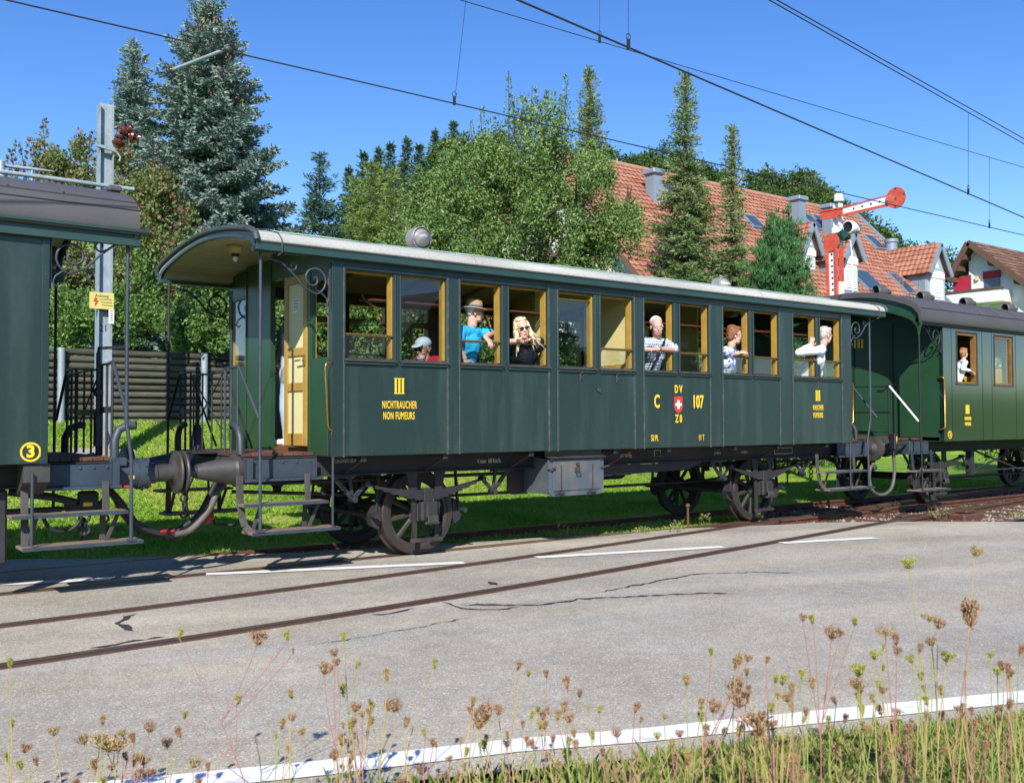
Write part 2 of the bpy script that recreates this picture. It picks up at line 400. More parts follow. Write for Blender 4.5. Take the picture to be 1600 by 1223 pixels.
# the hidden side of the road behind the camera: a low wooded ridge that the windows mirror
def asphalt():
    m = bpy.data.materials.new('asphalt'); m.use_nodes = True
    nt = m.node_tree; b = nt.nodes['Principled BSDF']; L = nt.links.new
    geo = nd(nt, 'ShaderNodeNewGeometry')
    def noise(scale, detail=3, vec=None):
        n = nd(nt, 'ShaderNodeTexNoise'); n.inputs['Scale'].default_value = scale; n.inputs['Detail'].default_value = detail
        L(vec or geo.outputs['Position'], n.inputs['Vector']); return n.outputs['Fac']
    def ramp(src, a, b_, lo, hi):
        r = nd(nt, 'ShaderNodeMapRange'); r.inputs['From Min'].default_value = a; r.inputs['From Max'].default_value = b_
        r.inputs['To Min'].default_value = lo; r.inputs['To Max'].default_value = hi; L(src, r.inputs['Value']); return r.outputs[0]
    mp = nd(nt, 'ShaderNodeMapping'); mp.inputs['Rotation'].default_value = (0, 0, R(19)); L(geo.outputs['Position'], mp.inputs['Vector'])
    ms = nd(nt, 'ShaderNodeMapping'); ms.inputs['Scale'].default_value = (.12, 1.0, 1); L(mp.outputs[0], ms.inputs['Vector'])
    mx = nd(nt, 'ShaderNodeMix', data_type='RGBA'); mx.inputs['A'].default_value = (.365, .338, .285, 1); mx.inputs['B'].default_value = (.41, .36, .275, 1)
    L(ramp(noise(1.5, 4, ms.outputs[0]), .42, .66, 0, 1), mx.inputs['Factor'])
    def mul(c, f):
        v = nd(nt, 'ShaderNodeVectorMath', operation='SCALE'); L(c, v.inputs[0]); L(f, v.inputs['Scale']); return v.outputs[0]
    c = mul(mx.outputs['Result'], ramp(noise(.7, 4), .3, .7, .85, 1.13))
    c = mul(c, ramp(noise(7, 5), .25, .75, .88, 1.12))
    c = mul(c, ramp(noise(55, 2), .3, .7, .80, 1.2))
    c = mul(c, ramp(noise(130, 2), .3, .72, .58, 1.42))
    mt2 = nd(nt, 'ShaderNodeMapping'); mt2.inputs['Scale'].default_value = (.02, 1.0, 1); L(mp.outputs[0], mt2.inputs['Vector'])
    c = mul(c, ramp(noise(.9, 2, mt2.outputs[0]), .35, .65, .82, 1.10))
    vo = nd(nt, 'ShaderNodeTexVoronoi'); vo.inputs['Scale'].default_value = 70; L(geo.outputs['Position'], vo.inputs['Vector'])
    sep = nd(nt, 'ShaderNodeSeparateColor'); L(vo.outputs['Color'], sep.inputs[0])
    lt = nd(nt, 'ShaderNodeMath', operation='GREATER_THAN'); lt.inputs[1].default_value = .94; L(sep.outputs[0], lt.inputs[0])
    ld = nd(nt, 'ShaderNodeMath', operation='LESS_THAN'); ld.inputs[1].default_value = .42; L(vo.outputs['Distance'], ld.inputs[0])
    mm = nd(nt, 'ShaderNodeMath', operation='MULTIPLY'); L(lt.outputs[0], mm.inputs[0]); L(ld.outputs[0], mm.inputs[1])
    m2 = nd(nt, 'ShaderNodeMix', data_type='RGBA'); L(mm.outputs[0], m2.inputs['Factor']); L(c, m2.inputs['A']); m2.inputs['B'].default_value = (.62, .60, .55, 1)
    L(m2.outputs['Result'], b.inputs['Base Color']); b.inputs['Roughness'].default_value = .85; b.inputs['Specular IOR Level'].default_value = .3
    bp = nd(nt, 'ShaderNodeBump'); bp.inputs['Strength'].default_value = .5; bp.inputs['Distance'].default_value = .004
    L(noise(140, 3), bp.inputs['Height']); L(bp.outputs[0], b.inputs['Normal'])
    return m
M['asphalt'] = asphalt()
ZR = -.006
def band(name, far, near, z, m, xs, **kw):
    V = []; F = []
    for i, x in enumerate(xs):
        yf = interp(far, x) if isinstance(far, list) else far(x); yn = interp(near, x) if isinstance(near, list) else near(x)
        for k in range(9): V.append((x, yn+(yf-yn)*k/8, z))
    for i in range(len(xs)-1):
        for k in range(8): a = i*9+k; F.append((a, a+9, a+10, a+1))
    return link(name, np_mesh(name, V, F), m, **kw)
rx = [-60, -30, -16]+[-12+i*.5 for i in range(60)]+[20, 28, 40, 60]
_e = random.Random(3)
jag = {x: _e.uniform(-.07, .07) for x in rx}
road = band('road', lambda x: interp(FAR_EDGE, x)+jag.get(x, 0), NEAR_EDGE, ZR, M['asphalt'], rx, kind='structure')
# painted markings
M['roadpaint'] = mat('road_paint', hx('e4e3de'), .7, amt=.07, scale=6, col2=hx('bdbbb4'), thr=(.58, .74), fine=.08, fscale=120)
def strip(name, pts, w, z, m, parent, wob=0, sd=1):
    V = []; F = []; rr = random.Random(sd)
    for i, p in enumerate(pts):
        a = pts[max(0, i-1)]; b = pts[min(len(pts)-1, i+1)]; d = Vector((b[0]-a[0], b[1]-a[1], 0)).normalized(); n = Vector((-d.y, d.x, 0))
        ww = w[i] if isinstance(w, (list, tuple)) else w
        p = Vector((p[0], p[1], z)); k1 = rr.uniform(-wob, wob); k2 = rr.uniform(-wob, wob)
        V += [p-n*(ww/2+k1), p+n*(ww/2+k2)]
    for i in range(len(pts)-1): F.append((2*i, 2*i+2, 2*i+3, 2*i+1))
    return link(name, np_mesh(name, [tuple(v) for v in V], F), m, parent)
def seg(a, b, n): return [(a[0]+(b[0]-a[0])*i/n, a[1]+(b[1]-a[1])*i/n) for i in range(n+1)]
for a, b in [((-6.9, .80), (-5.55, .37)), ((-4.85, .12), (-3.30, -.46)), ((-2.46, -.74), (.03, -1.69)), ((.90, -1.86), (3.27, -2.55)), ((4.1, -2.76), (5.5, -3.17))]:
    strip('centre_line_dash', seg(a, b, 14), .165, .002, M['roadpaint'], road, .007, int(a[0]*10)+200)
strip('edge_line', seg((-14, -2.65), (-4.82, -6.2), 20)[:-1]+[(-4.82, -6.2), (-4.045, -6.5), (-3.19, -6.785), (-2.61, -7.05), (-1.59, -7.43), (-.49, -7.855)]+seg((.2, -8.13), (16, -14.6), 24), .20, .002, M['roadpaint'], road, .009, 5)
def tarline(pix, w0, sd):
    rr = random.Random(sd); P = [at(x, y, z=0) for x, y in pix]; pts = []
    for a, b in zip(P[:-1], P[1:]):
        n = max(2, int((b-a).length/.06))
        for i in range(n): t = i/n; pts.append(((a.x+(b.x-a.x)*t)+rr.uniform(-.02, .02), (a.y+(b.y-a.y)*t)+rr.uniform(-.022, .022)))
    w = [max(.005, w0*rr.uniform(.2, 1.5)) for _ in pts]; w[0] = w[-1] = .004
    strip('tar_seam', pts, w, .0, M['tar'], road, 0, sd)
tarline([(695, 940), (712, 947), (735, 951), (780, 952), (818, 945)], .035, 1)
tarline([(718, 944), (770, 944), (822, 945), (870, 941), (905, 935), (960, 933), (1040, 929), (1090, 926), (1168, 927)], .04, 2)
tarline([(930, 926), (985, 915), (1040, 905), (1080, 897), (1180, 893), (1268, 895)], .025, 3)
tarline([(215, 957), (200, 962), (184, 972), (196, 980), (213, 988)], .05, 4)
tarline([(763, 908), (772, 912), (788, 913)], .06, 5)
tarline([(578, 960), (610, 958), (635, 953), (655, 947)], .03, 6)
tarline([(140, 1011), (180, 1006), (215, 999), (275, 992)], .03, 7)
tarline([(1262, 915), (1282, 914)], .04, 8)
tarline([(500, 1005), (560, 995), (650, 980), (740, 962)], .012, 9)

# ---- railway track
C2 = [(-60, -3.2), (-14, -3.05), (-4.7, -2.93), (-2.2, -2.76), (1, -2.40), (3.4, -2.05), (5.2, -1.80), (7.3, -1.47), (10, -1.05), (14, -.55), (19, -.18), (26, 0)]
def c2(x):
    # smooth the table
    s = 0; 
    for k in (-1.2, -.6, 0, .6, 1.2): s += interp(C2, x+k)
    return s/5
def railpart(name, ys, x0, x1, parent, step=.5, zt=0.0, h=.14, top=M['rail_top']):
    mb = MB(); n = max(1, int((x1-x0)/step)); X = [x0+(x1-x0)*i/n for i in range(n+1)]
    prof = [(-.065, -h), (.065, -h), (.065, -h+.012), (.01, -h+.03), (.01, -.045), (.034, -.034), (.034, -.006), (.028, 0), (-.028, 0), (-.034, -.006), (-.034, -.034), (-.01, -.045), (-.01, -h+.03), (-.065, -h+.012)]
    k = len(prof); V = []; F = []
    for x in X:
        y = ys(x)
        V += [(x, y+p[0], zt+p[1]) for p in prof]
    for i in range(n):
        for j in range(k):
            a, b = i*k+j, i*k+(j+1) % k
            mb_m = 1 if j in (6, 7, 8) else 0
            F.append(((a, b, b+k, a+k), mb_m))
    for f, m_ in F: mb.f.append(list(f)); mb.mi.append(m_); mb.sm.append(False)
    mb.v = V
    return mb.build(name, [M['rail'], top], parent)
track = empty('railway_track', (0, 0, 0)); tag(track, 'railway track under the train, crossing the road and running on to the right', 'track')
railpart('rail', lambda x: -.752, -40, 70, track, 2)
railpart('rail', lambda x: .752, -40, 70, track, 2)
track2 = empty('siding_track', (0, 0, 0)); tag(track2, 'empty rusty siding track set flush in the road in front of the train', 'track')
railpart('rail', lambda x: c2(x)+.735, -20, 7.6, track2)
railpart('rail', lambda x: c2(x)-.735, -20, 7.9, track2)
railpart('rail', lambda x: c2(x)-.735, 7.9, 17, track2)
railpart('rail', lambda x: c2(x)+.735, 8.0, 17, track2)
railpart('guard_rail', lambda x: c2(x)+.735-.112, -20, 6.3, track2)
railpart('guard_rail', lambda x: c2(x)-.735+.112, -20, 7.9, track2)
railpart('guard_rail', lambda x: -.752+.112, -20, 3.4, track, 2)
M['groove'] = mat('rail_groove_dirt', hx('2e2824'), .9, amt=.3, scale=12)
for off, sgn in ((.735, -1), (-.735, 1)):
    xs = [-14+i*.5 for i in range(46)]
    o = strip('flange_groove', [(x, c2(x)+off+sgn*.056) for x in xs if x < (6.6 if off > 0 else 8.0)], .05, -.002, M['groove'], track2, .006)
strip('flange_groove', [(-14+i*.5, -.696) for i in range(30)], .05, -.002, M['groove'], track, .006)
# rusty switch iron and sleepers on the ballasted part to the right
for i in range(26):
    x = 6.3+i*.68
    mb = MB(); w = 1.25 if x < 8 else 1.3+max(0, -c2(x))
    mb.box(x-.12, x+.12, -w-.1, 1.25, -.16, -.10, .02); mb.build('sleeper', M['sleeper'], track)
for i in range(14):
    x = 6.3+i*.68
    for y in (-.752, .752):
        mb = MB(); mb.box(x-.09, x+.09, y-.13, y+.13, -.10, -.085, .004); mb.box(x-.03, x+.03, y-.125, y-.07, -.085, -.055, .008); mb.box(x-.03, x+.03, y+.07, y+.125, -.085, -.055, .008)
        mb.build('rail_chair', M['rail'], track)
mb = MB()
for x0, x1, f in [(6.1, 9.6, lambda x: -.752-.09), (8.6, 13.5, lambda x: c2(x)+.735-.09), (7.0, 12.0, lambda x: c2(x)-.735+.1)]:
    o = railpart('check_rail', f, x0, x1, track2, .5, -.01)
b = MB(); b.bar((8.2, -1.75, -.07), (11.8, -1.28, -.07), .08, .06, .01); b.build('switch_rod', M['iron_dark'], track2)
b = MB(); b.bar((9.3, -2.5, -.1), (9.3, .9, -.1), .05, .03, .008); b.build('stretcher_bar', M['rail'], track2)
b = MB(); b.box(9.4, 10.0, -2.3, -2.0, -.16, .0, .03); b.box(9.55, 9.85, -2.25, -2.05, 0, .05, .02); b.build('switch_box', M['rail'], track2)
b = MB(); b.lathe([(0, .42), (.03, .42), (.035, .38), (.02, .36), (.02, 0)], at(1075, 832, z=-.1), (0, 0, 1), 8); b.build('marker_peg', M['rail'], track)
# ballast ground and stones
M['ballast'] = mat('rusty_ballast', hx('5a4a40'), .95, amt=.3, scale=4, bump=.8, bscale=30, fine=.35, fscale=45)
band('ballast_bed', lambda x: 1.75, lambda x: max(-2.6, interp(FAR_EDGE, x)-.2) if x < 12 else -2.6, -.135, M['ballast'], [-4+i*.5 for i in range(60)]+[30, 40, 60], kind='structure')
def stones(name, n, xr, yr, zf, s0, s1, m, seed, dens=None):
    rr = np.random.default_rng(seed)
    V = []; F = []; T = []
    base = np.array([(1, 0, 0), (-1, 0, 0), (0, 1, 0), (0, -1, 0), (0, 0, 1), (0, 0, -1)], float)
    fs = np.array([(0, 2, 4), (2, 1, 4), (1, 3, 4), (3, 0, 4), (2, 0, 5), (1, 2, 5), (3, 1, 5), (0, 3, 5)])
    k = 0
    for i in range(n):
        x = rr.uniform(*xr); y = rr.uniform(*yr)
        if dens is not None and rr.random() > dens(x, y): continue
        q = base*rr.uniform(s0, s1)*rr.uniform(.6, 1.3, (6, 3))+rr.normal(0, .15, (6, 3))*s0
        a = rr.uniform(0, 6.28); c, s = math.cos(a), math.sin(a)
        q = q @ np.array([[c, -s, 0], [s, c, 0], [0, 0, .8]])
        V.append(q+[x, y, zf(x, y)]); F.append(fs+6*k); T.append(np.full(8, rr.random())); k += 1
    return link(name, np_mesh(name, np.concatenate(V), np.concatenate(F), np.concatenate(T)), m)
M['stone'] = leafmat('ballast_stone', [hx('54463d'), hx('7b6c60'), hx('9c968c'), hx('6a4a3a')], .9, 0)
tag(stones('ballast_stones', 9000, (4.5, 19), (-2.6, 1.6), lambda x, y: -.125, .02, .045, M['stone'], 4, lambda x, y: (.9 if y > interp(FAR_EDGE, x)+.1 else 0)), 'loose grey and rust coloured ballast stones between the rails', 'ballast', kind='stuff')
tag(stones('roadside_gravel', 2600, (-5.5, 3), (-9.5, -6.2), lambda x, y: .0, .006, .016, M['stone'], 6, lambda x, y: (1 if interp(NEAR_EDGE, x)-.35 < y < interp(NEAR_EDGE, x)+.12 else 0)), 'fine grey gravel along the road edge under the weeds', 'gravel', kind='stuff')
# ================================================================== carriages
def P(parent, name, mats, fn, label=None, kind=None):
    b = MB(); fn(b); return b.build(name, mats, parent, kind, label)
def arc(c, r, a0, a1, n, plane='xz', y=0):
    out = []
    for i in range(n+1):
        a = R(a0+(a1-a0)*i/n)
        u, w = c[0]+r*math.cos(a), c[1]+r*math.sin(a)
        out.append((u, y, w) if plane == 'xz' else (y, u, w) if plane == 'yz' else (u, w, y))
    return out
def scroll(parent, x, y, dx, m):
    """wrought bracket in the corner between a corner post at x and the eaves, reaching dx towards the platform"""
    s = 1 if dx > 0 else -1; L = abs(dx)
    def pt(u, w): return (x+s*u, y, 3.17-w)
    def spir(cu, cw, r0, r1, a0, a1, n=22):
        return [pt(cu+(r0+(r1-r0)*i/n)*math.cos(R(a0+(a1-a0)*i/n)), cw+(r0+(r1-r0)*i/n)*math.sin(R(a0+(a1-a0)*i/n))) for i in range(n+1)]
    b = MB(); b.tube(spir(.19, .19, .02, .155, 620, 100)+[pt(.3, .28), pt(.42, .15), pt(.54, .05), pt(.68, .02)], .012, 6); b.build('scroll', m, parent)
    b = MB(); b.tube(spir(.42, .07, .015, .055, 400, 30), .009, 6); b.build('scroll', m, parent)
    b = MB(); b.tube([pt(.15, .3), pt(.1, .33), pt(.05, .37), pt(.03, .43), pt(.06, .46), pt(.08, .43)], .009, 6); b.build('scroll', m, parent)
    b = MB(); b.bar((x+s*.012, y, 3.17), (x+s*.012, y, 2.68), .02, .012); b.build('bracket_strip', m, parent)
def torus(b, c, axis, Rr, r, n=20, k=8, mi=0):
    sx, sy = perp(axis); c = Vector(c)
    b.tube([c+(sx*math.cos(2*math.pi*i/n)+sy*math.sin(2*math.pi*i/n))*Rr for i in range(n)], r, k, mi, closed=True)
def wheelset(car, x, far=True, dia=.96, spokes=10):
    zc = dia/2
    for s in ((-1, 1) if far else (-1,)):
        yo = s*.815; a = (0, -s, 0)      # axis points inward from outer face
        b = MB(); rr = dia/2-.07
        b.lathe([(rr, .01), (rr-.05, .015), (rr-.06, .09), (rr, .11)], (x, yo, zc), a, 40)
        b.lathe([(0, -.05), (.06, -.05), (.075, -.03), (.10, 0), (.115, .02), (.115, .12), (.06, .16), (.06, .3)], (x, yo, zc), a, 20)
        for i in range(spokes):
            t = 2*math.pi*i/spokes+.2; d = Vector((math.cos(t), 0, math.sin(t))); c = Vector((x, yo-s*.055, zc))
            b.bar(c+d*.09, c+d*(rr-.03), .055, .045, .012, up=(0, 1, 0))
        w = b.build('wheel', M['wheel_grey'], car)
        b = MB(); b.lathe([(rr-.005, 0), (dia/2-.012, 0), (dia/2, .012), (dia/2+.004, .10), (dia/2+.03, .112), (dia/2+.03, .128), (dia/2+.01, .135), (rr-.005, .135), (rr-.005, 0)], (x, yo, zc), a, 48)
        b.build('tyre', M['tyre'], w)
    P(car, 'axle', M['frame_black'], lambda b: b.lathe([(.065, 0), (.065, 1.6)], (x, -.8, zc), (0, 1, 0), 12))
def running_gear(car, x, zc=.48, s=-1, spring_z=.85):
    y = s*.985; m = M['frame_black']
    # leaf spring
    for k in range(7):
        L = .78*(1-k*.13); b = MB(); n = 12; V = []
        pts = []
        for i in range(n+1):
            u = -L+2*L*i/n; z = spring_z-.10*(1-(u/.78)**2)-k*.016
            pts.append((x+u, z))
        poly = pts+[(u, z-.0145) for u, z in pts[::-1]]
        b.prism(poly, 1, y-.04, y+.04); b.build('spring_leaf', M['frame_black'], car)
    P(car, 'spring_buckle', m, lambda b: b.box(x-.06, x+.06, y-.055, y+.055, spring_z-.235, spring_z-.08, .008))
    for e in (-1, 1):
        def br(b):
            p0 = (x+e*.78, y, spring_z); p1 = (x+e*.94, y, spring_z-.16)
            b.bar(p0, p1, .05, .012, .004, up=(0, 1, 0)); 
            b.lathe([(0, -.05), (.03, -.05), (.03, .05), (0, .05)], p0, (0, 1, 0), 10); b.lathe([(0, -.06), (.034, -.06), (.034, .06), (0, .06)], p1, (0, 1, 0), 10)
        P(car, 'spring_shackle', M['iron_dark'], br)
        def vb(b):
            p1 = (x+e*.94, y-s*.005, spring_z-.16)
            b.bar((x+e*1.17, y-s*.005, .94), p1, .05, .03, .006, up=(0, 1, 0)); b.bar((x+e*.98, y-s*.005, .94), p1, .04, .03, .006, up=(0, 1, 0))
            b.box(x+e*.93, x+e*1.22, y-.05, y+.05, .925, .945)
        P(car, 'spring_bracket', M['iron_dark'], vb)
    # axle guard
    for e in (-1, 1):
        P(car, 'axle_guard', m, lambda b: b.prism([(x+e*.12, .95), (x+e*.26, .95), (x+e*.19, .62), (x+e*.17, .17), (x+e*.12, .17)], 1, y+s*-.03, y+s*-.005))
    P(car, 'guard_tie_bar', M['wheel_grey'], lambda b: b.box(x-.21, x+.21, y-.03, y+.02, .16, .205, .006))
    def ab(b):
        b.box(x-.115, x+.115, y-.09, y+.10, .40, .62, .02); b.box(x-.075, x+.075, y+s*.09, y+s*.135, .44, .60, .015)
        b.box(x-.14, x-.115, y-.03, y+.06, .40, .6, .005); b.box(x+.115, x+.14, y-.03, y+.06, .40, .6, .005)
    ax = P(car, 'axle_box', M['frame_black'], ab)
    P(ax, 'oil_cover', M['cast'], lambda b: (b.box(x-.07, x+.07, y+s*.135, y+s*.15, .385, .47, .008), b.box(x-.09, x+.09, y+s*.1, y+s*.14, .37, .40, .006)))
def brake(car, x, e, s=-1):
    y = s*.75
    P(car, 'brake_block', M['frame_black'], lambda b: b.prism([(x+e*.50, .62), (x+e*.58, .60), (x+e*.63, .48), (x+e*.59, .36), (x+e*.51, .32), (x+e*.485, .40), (x+e*.49, .55)], 1, y-.045, y+.045))
    P(car, 'brake_hanger', M['iron_dark'], lambda b: (b.bar((x+e*.56, y+.05*s, .5), (x+e*.52, y+.05*s, .95), .05, .02, .004), b.lathe([(0, -.02), (.025, -.02), (.025, .1), (0, .1)], (x+e*.6, y-.07, .48), (0, 1, 0), 8)))
def buffer(car, x, y, e, z=1.04, L=.6, cone=True):
    """e: direction along x in which the buffer points"""
    a = (e, 0, 0)
    if cone:
        P(car, 'buffer_casting', M['cast'], lambda b: (b.lathe([(.0, 0), (.165, 0), (.165, .03), (.155, .035), (.145, .06), (.075, .40), (.07, .42), (.045, .42)], (x, y, z), a, 24),
          [b.lathe([(0, .04), (.016, .04), (.016, .055), (0, .058)], (x, y+.14*math.cos(R(q)), z+.14*math.sin(R(q))), a, 6) for q in (45, 135, 225, 315)]))
        P(car, 'buffer_plunger', M['cast'], lambda b: b.lathe([(.045, .40), (.045, L-.04)], (x, y, z), a, 16))
    else:
        P(car, 'buffer_casting', M['steel_blue'], lambda b: (b.lathe([(0, 0), (.135, 0), (.135, .22), (.15, .225), (.15, .33), (.135, .335), (.10, .34)], (x, y, z), a, 24),
          [b.lathe([(0, .0), (.011, .0), (.011, .012), (0, .014)], (x+e*.28, y+.148*math.cos(R(q)), z+.148*math.sin(R(q))), (0, math.cos(R(q)), math.sin(R(q))), 6) for q in range(0, 360, 30)]))
        P(car, 'buffer_plunger', M['cast'], lambda b: b.lathe([(.10, .33), (.10, .40), (.085, .41), (.085, L-.05)], (x, y, z), a, 20))
    P(car, 'buffer_disc', M['cast'], lambda b: b.lathe([(.05, L-.09), (.12, L-.05), (.205, L-.035), (.21, L-.02), (.205, L-.01), (.12, L-.003), (0, L)], (x, y, z), a, 32))
def roofshell(car, prof, x0, x1, m, name='roof', th=.05, n=14, sag=0):
    k = len(prof); xs = [x0+(x1-x0)*i/n for i in range(n+1)]
    mb = MB(); V = []; F = []
    for i, x in enumerate(xs):
        for y, z in prof: V.append((x, y, z))
        for y, z in prof: V.append((x, y*(1-.012), z-th))
    S = 2*k
    for i in range(n):
        for j in range(k-1):
            F.append((i*S+j, i*S+j+1, (i+1)*S+j+1, (i+1)*S+j)); F.append((i*S+k+j, (i+1)*S+k+j, (i+1)*S+k+j+1, i*S+k+j+1))
        F.append((i*S, (i+1)*S, (i+1)*S+k, i*S+k)); F.append((i*S+k-1, i*S+2*k-1, (i+1)*S+2*k-1, (i+1)*S+k-1))
    for i in (0, n):
        for j in range(k-1): F.append((i*S+j, i*S+k+j, i*S+k+j+1, i*S+j+1))
    mb.add(V, F, 0, True)
    o = mb.build(name, m, car)
    md = o.modifiers.new('es', 'EDGE_SPLIT'); md.split_angle = R(35)
    return o
def sym(h): return [(-y, z) for y, z in h]+[(y, z) for y, z in h[::-1] if y > 0]
PROF_MAIN = sym([(1.482, 3.292), (1.478, 3.325), (1.455, 3.36), (1.40, 3.395), (1.30, 3.425), (1.15, 3.455), (.95, 3.49), (.7, 3.525), (.4, 3.555), (.15, 3.568), (0, 3.57)])
PROF_DARK = sym([(1.50, 3.265), (1.485, 3.40), (1.46, 3.44), (1.38, 3.53), (1.24, 3.60), (1.0, 3.68), (.7, 3.755), (.35, 3.80), (0, 3.815)])
def prof_z(prof, y): return interp(sorted(prof), y)
def arch_board(car, prof, x0, x1, depth, m, name='roof_end_board'):
    pts = [(y*.985, z-.052) for y, z in prof]
    lower = [(y*.94, z-depth) for y, z in prof][::-1]
    b = MB(); n = len(pts); poly = pts+lower
    for i in range(n-1):
        q = [pts[i], pts[i+1], lower[n-2-i], lower[n-1-i]]
        b.prism(q, 0, x0, x1)
    return b.build(name, m, car)
M['hanger'] = mat('dusty_hanger', hx('454140'), .65, amt=.25, scale=6, bump=.1, bscale=40)
def steps(car, x0, x1, s, zt=.73, zb=.455, m=None, curved=0, yb=-1.40):
    """two foot boards hung under a platform"""
    m = m or M['hanger']
    for z, xa, xb, y0, y1 in ((zt, x0-.03, x1-.13, -1.17, -1.38), (zb, x0+.05, x1, -1.13, -1.40)):
        st = P(car, 'step_board', M['wood_step'], lambda b: b.box(xa, xb, y0*-s if s > 0 else y0, y1*-s if s > 0 else y1, z-.028, z, .004))
        P(st, 'step_edge', M['steel_blue'], lambda b: b.box(xa, xb, s*1.382 if z == zt else s*1.402, s*1.388 if z == zt else s*1.408, z-.03, z+.002))
    def hb(b):
        if curved:
            xb_ = x0 if curved < 0 else x1-.1
            path = [(xb_, s*1.2, 1.0), (xb_, s*1.21, .78), (xb_+.01, s*1.24, .6), (xb_+.03*-curved, s*1.27, .51), (xb_+.09*-curved, s*1.30, .44), (xb_+.2*-curved, s*1.33, .425)]
            for a, c in zip(path[:-1], path[1:]): b.bar(a, c, .07, .022, .004, up=(0, 1, 0))
        else: b.bar((x0+.1, s*1.2, 1.0), (x0+.1, s*1.25, zb), .06, .02, .003, up=(0, 1, 0))
    P(car, 'step_hanger', m, hb)
    P(car, 'step_hanger', m, lambda b: (b.bar((x1-.28, s*1.2, 1.0), (x1-.28, s*1.22, zt), .06, .02, .003, up=(0, 1, 0)), b.bar((x1-.18, s*1.27, zt-.02), (x1-.28, s*1.24, zb), .035, .014, .002, up=(0, 1, 0)), b.bar((x1-.3, s*1.2, zt), (x1-.3, s*1.18, zb), .05, .016, .002, up=(0, 1, 0))))
    P(car, 'step_strut', m, lambda b: b.bar((x0+.19, s*1.27, zt-.02), (x0+.12, s*1.24, zb), .035, .014, .002, up=(0, 1, 0)))
def pole(car, x, s, zb, m=None, zt=3.2, bend=0):
    P(car, 'grab_pole', m or M['steel_blue'], lambda b: (b.tube([(x, s*1.37, zt), (x, s*1.37, 1.55), (x-bend, s*1.375, 1.2), (x-bend, s*1.385, .9), (x-bend, s*1.39, zb)], .017, 8), b.box(x-bend-.035, x-bend+.035, s*1.39-.03, s*1.39+.03, zb-.005, zb+.012)))
def end_rail(car, x, y0, y1, ztop, zf, m, n=3, midbar=True):
    """platform end railing from y0 to y1 at x"""
    P(car, 'railing_top', m, lambda b: b.bar((x, y0, ztop), (x, y1, ztop), .03, .02, .004, up=(0, 0, 1)))
    for i in range(n):
        y = y0+(y1-y0)*i/max(1, n-1)
        P(car, 'railing_bar', m, lambda b: b.tube([(x, y, zf), (x, y, ztop)], .013, 8))
    if midbar: P(car, 'railing_plate', m, lambda b: b.box(x-.006, x+.006, min(y0, y1), max(y0, y1), (ztop+zf)/2-.03, (ztop+zf)/2+.03))

def serif_III(car, x, z, h, y, w=None):
    w = w or h*.72; st = w*.20
    for k in range(3):
        cx = x+(k-1)*w*.36
        P(car, 'numeral_bar', M['yellow'], lambda b: (b.box(cx-st/2, cx+st/2, y-.003, y, z-h/2, z+h/2), b.box(cx-w*.17, cx+w*.17, y-.0035, y-.0005, z+h/2-h*.05, z+h/2), b.box(cx-w*.17, cx+w*.17, y-.0035, y-.0005, z-h/2, z-h/2+h*.05)))

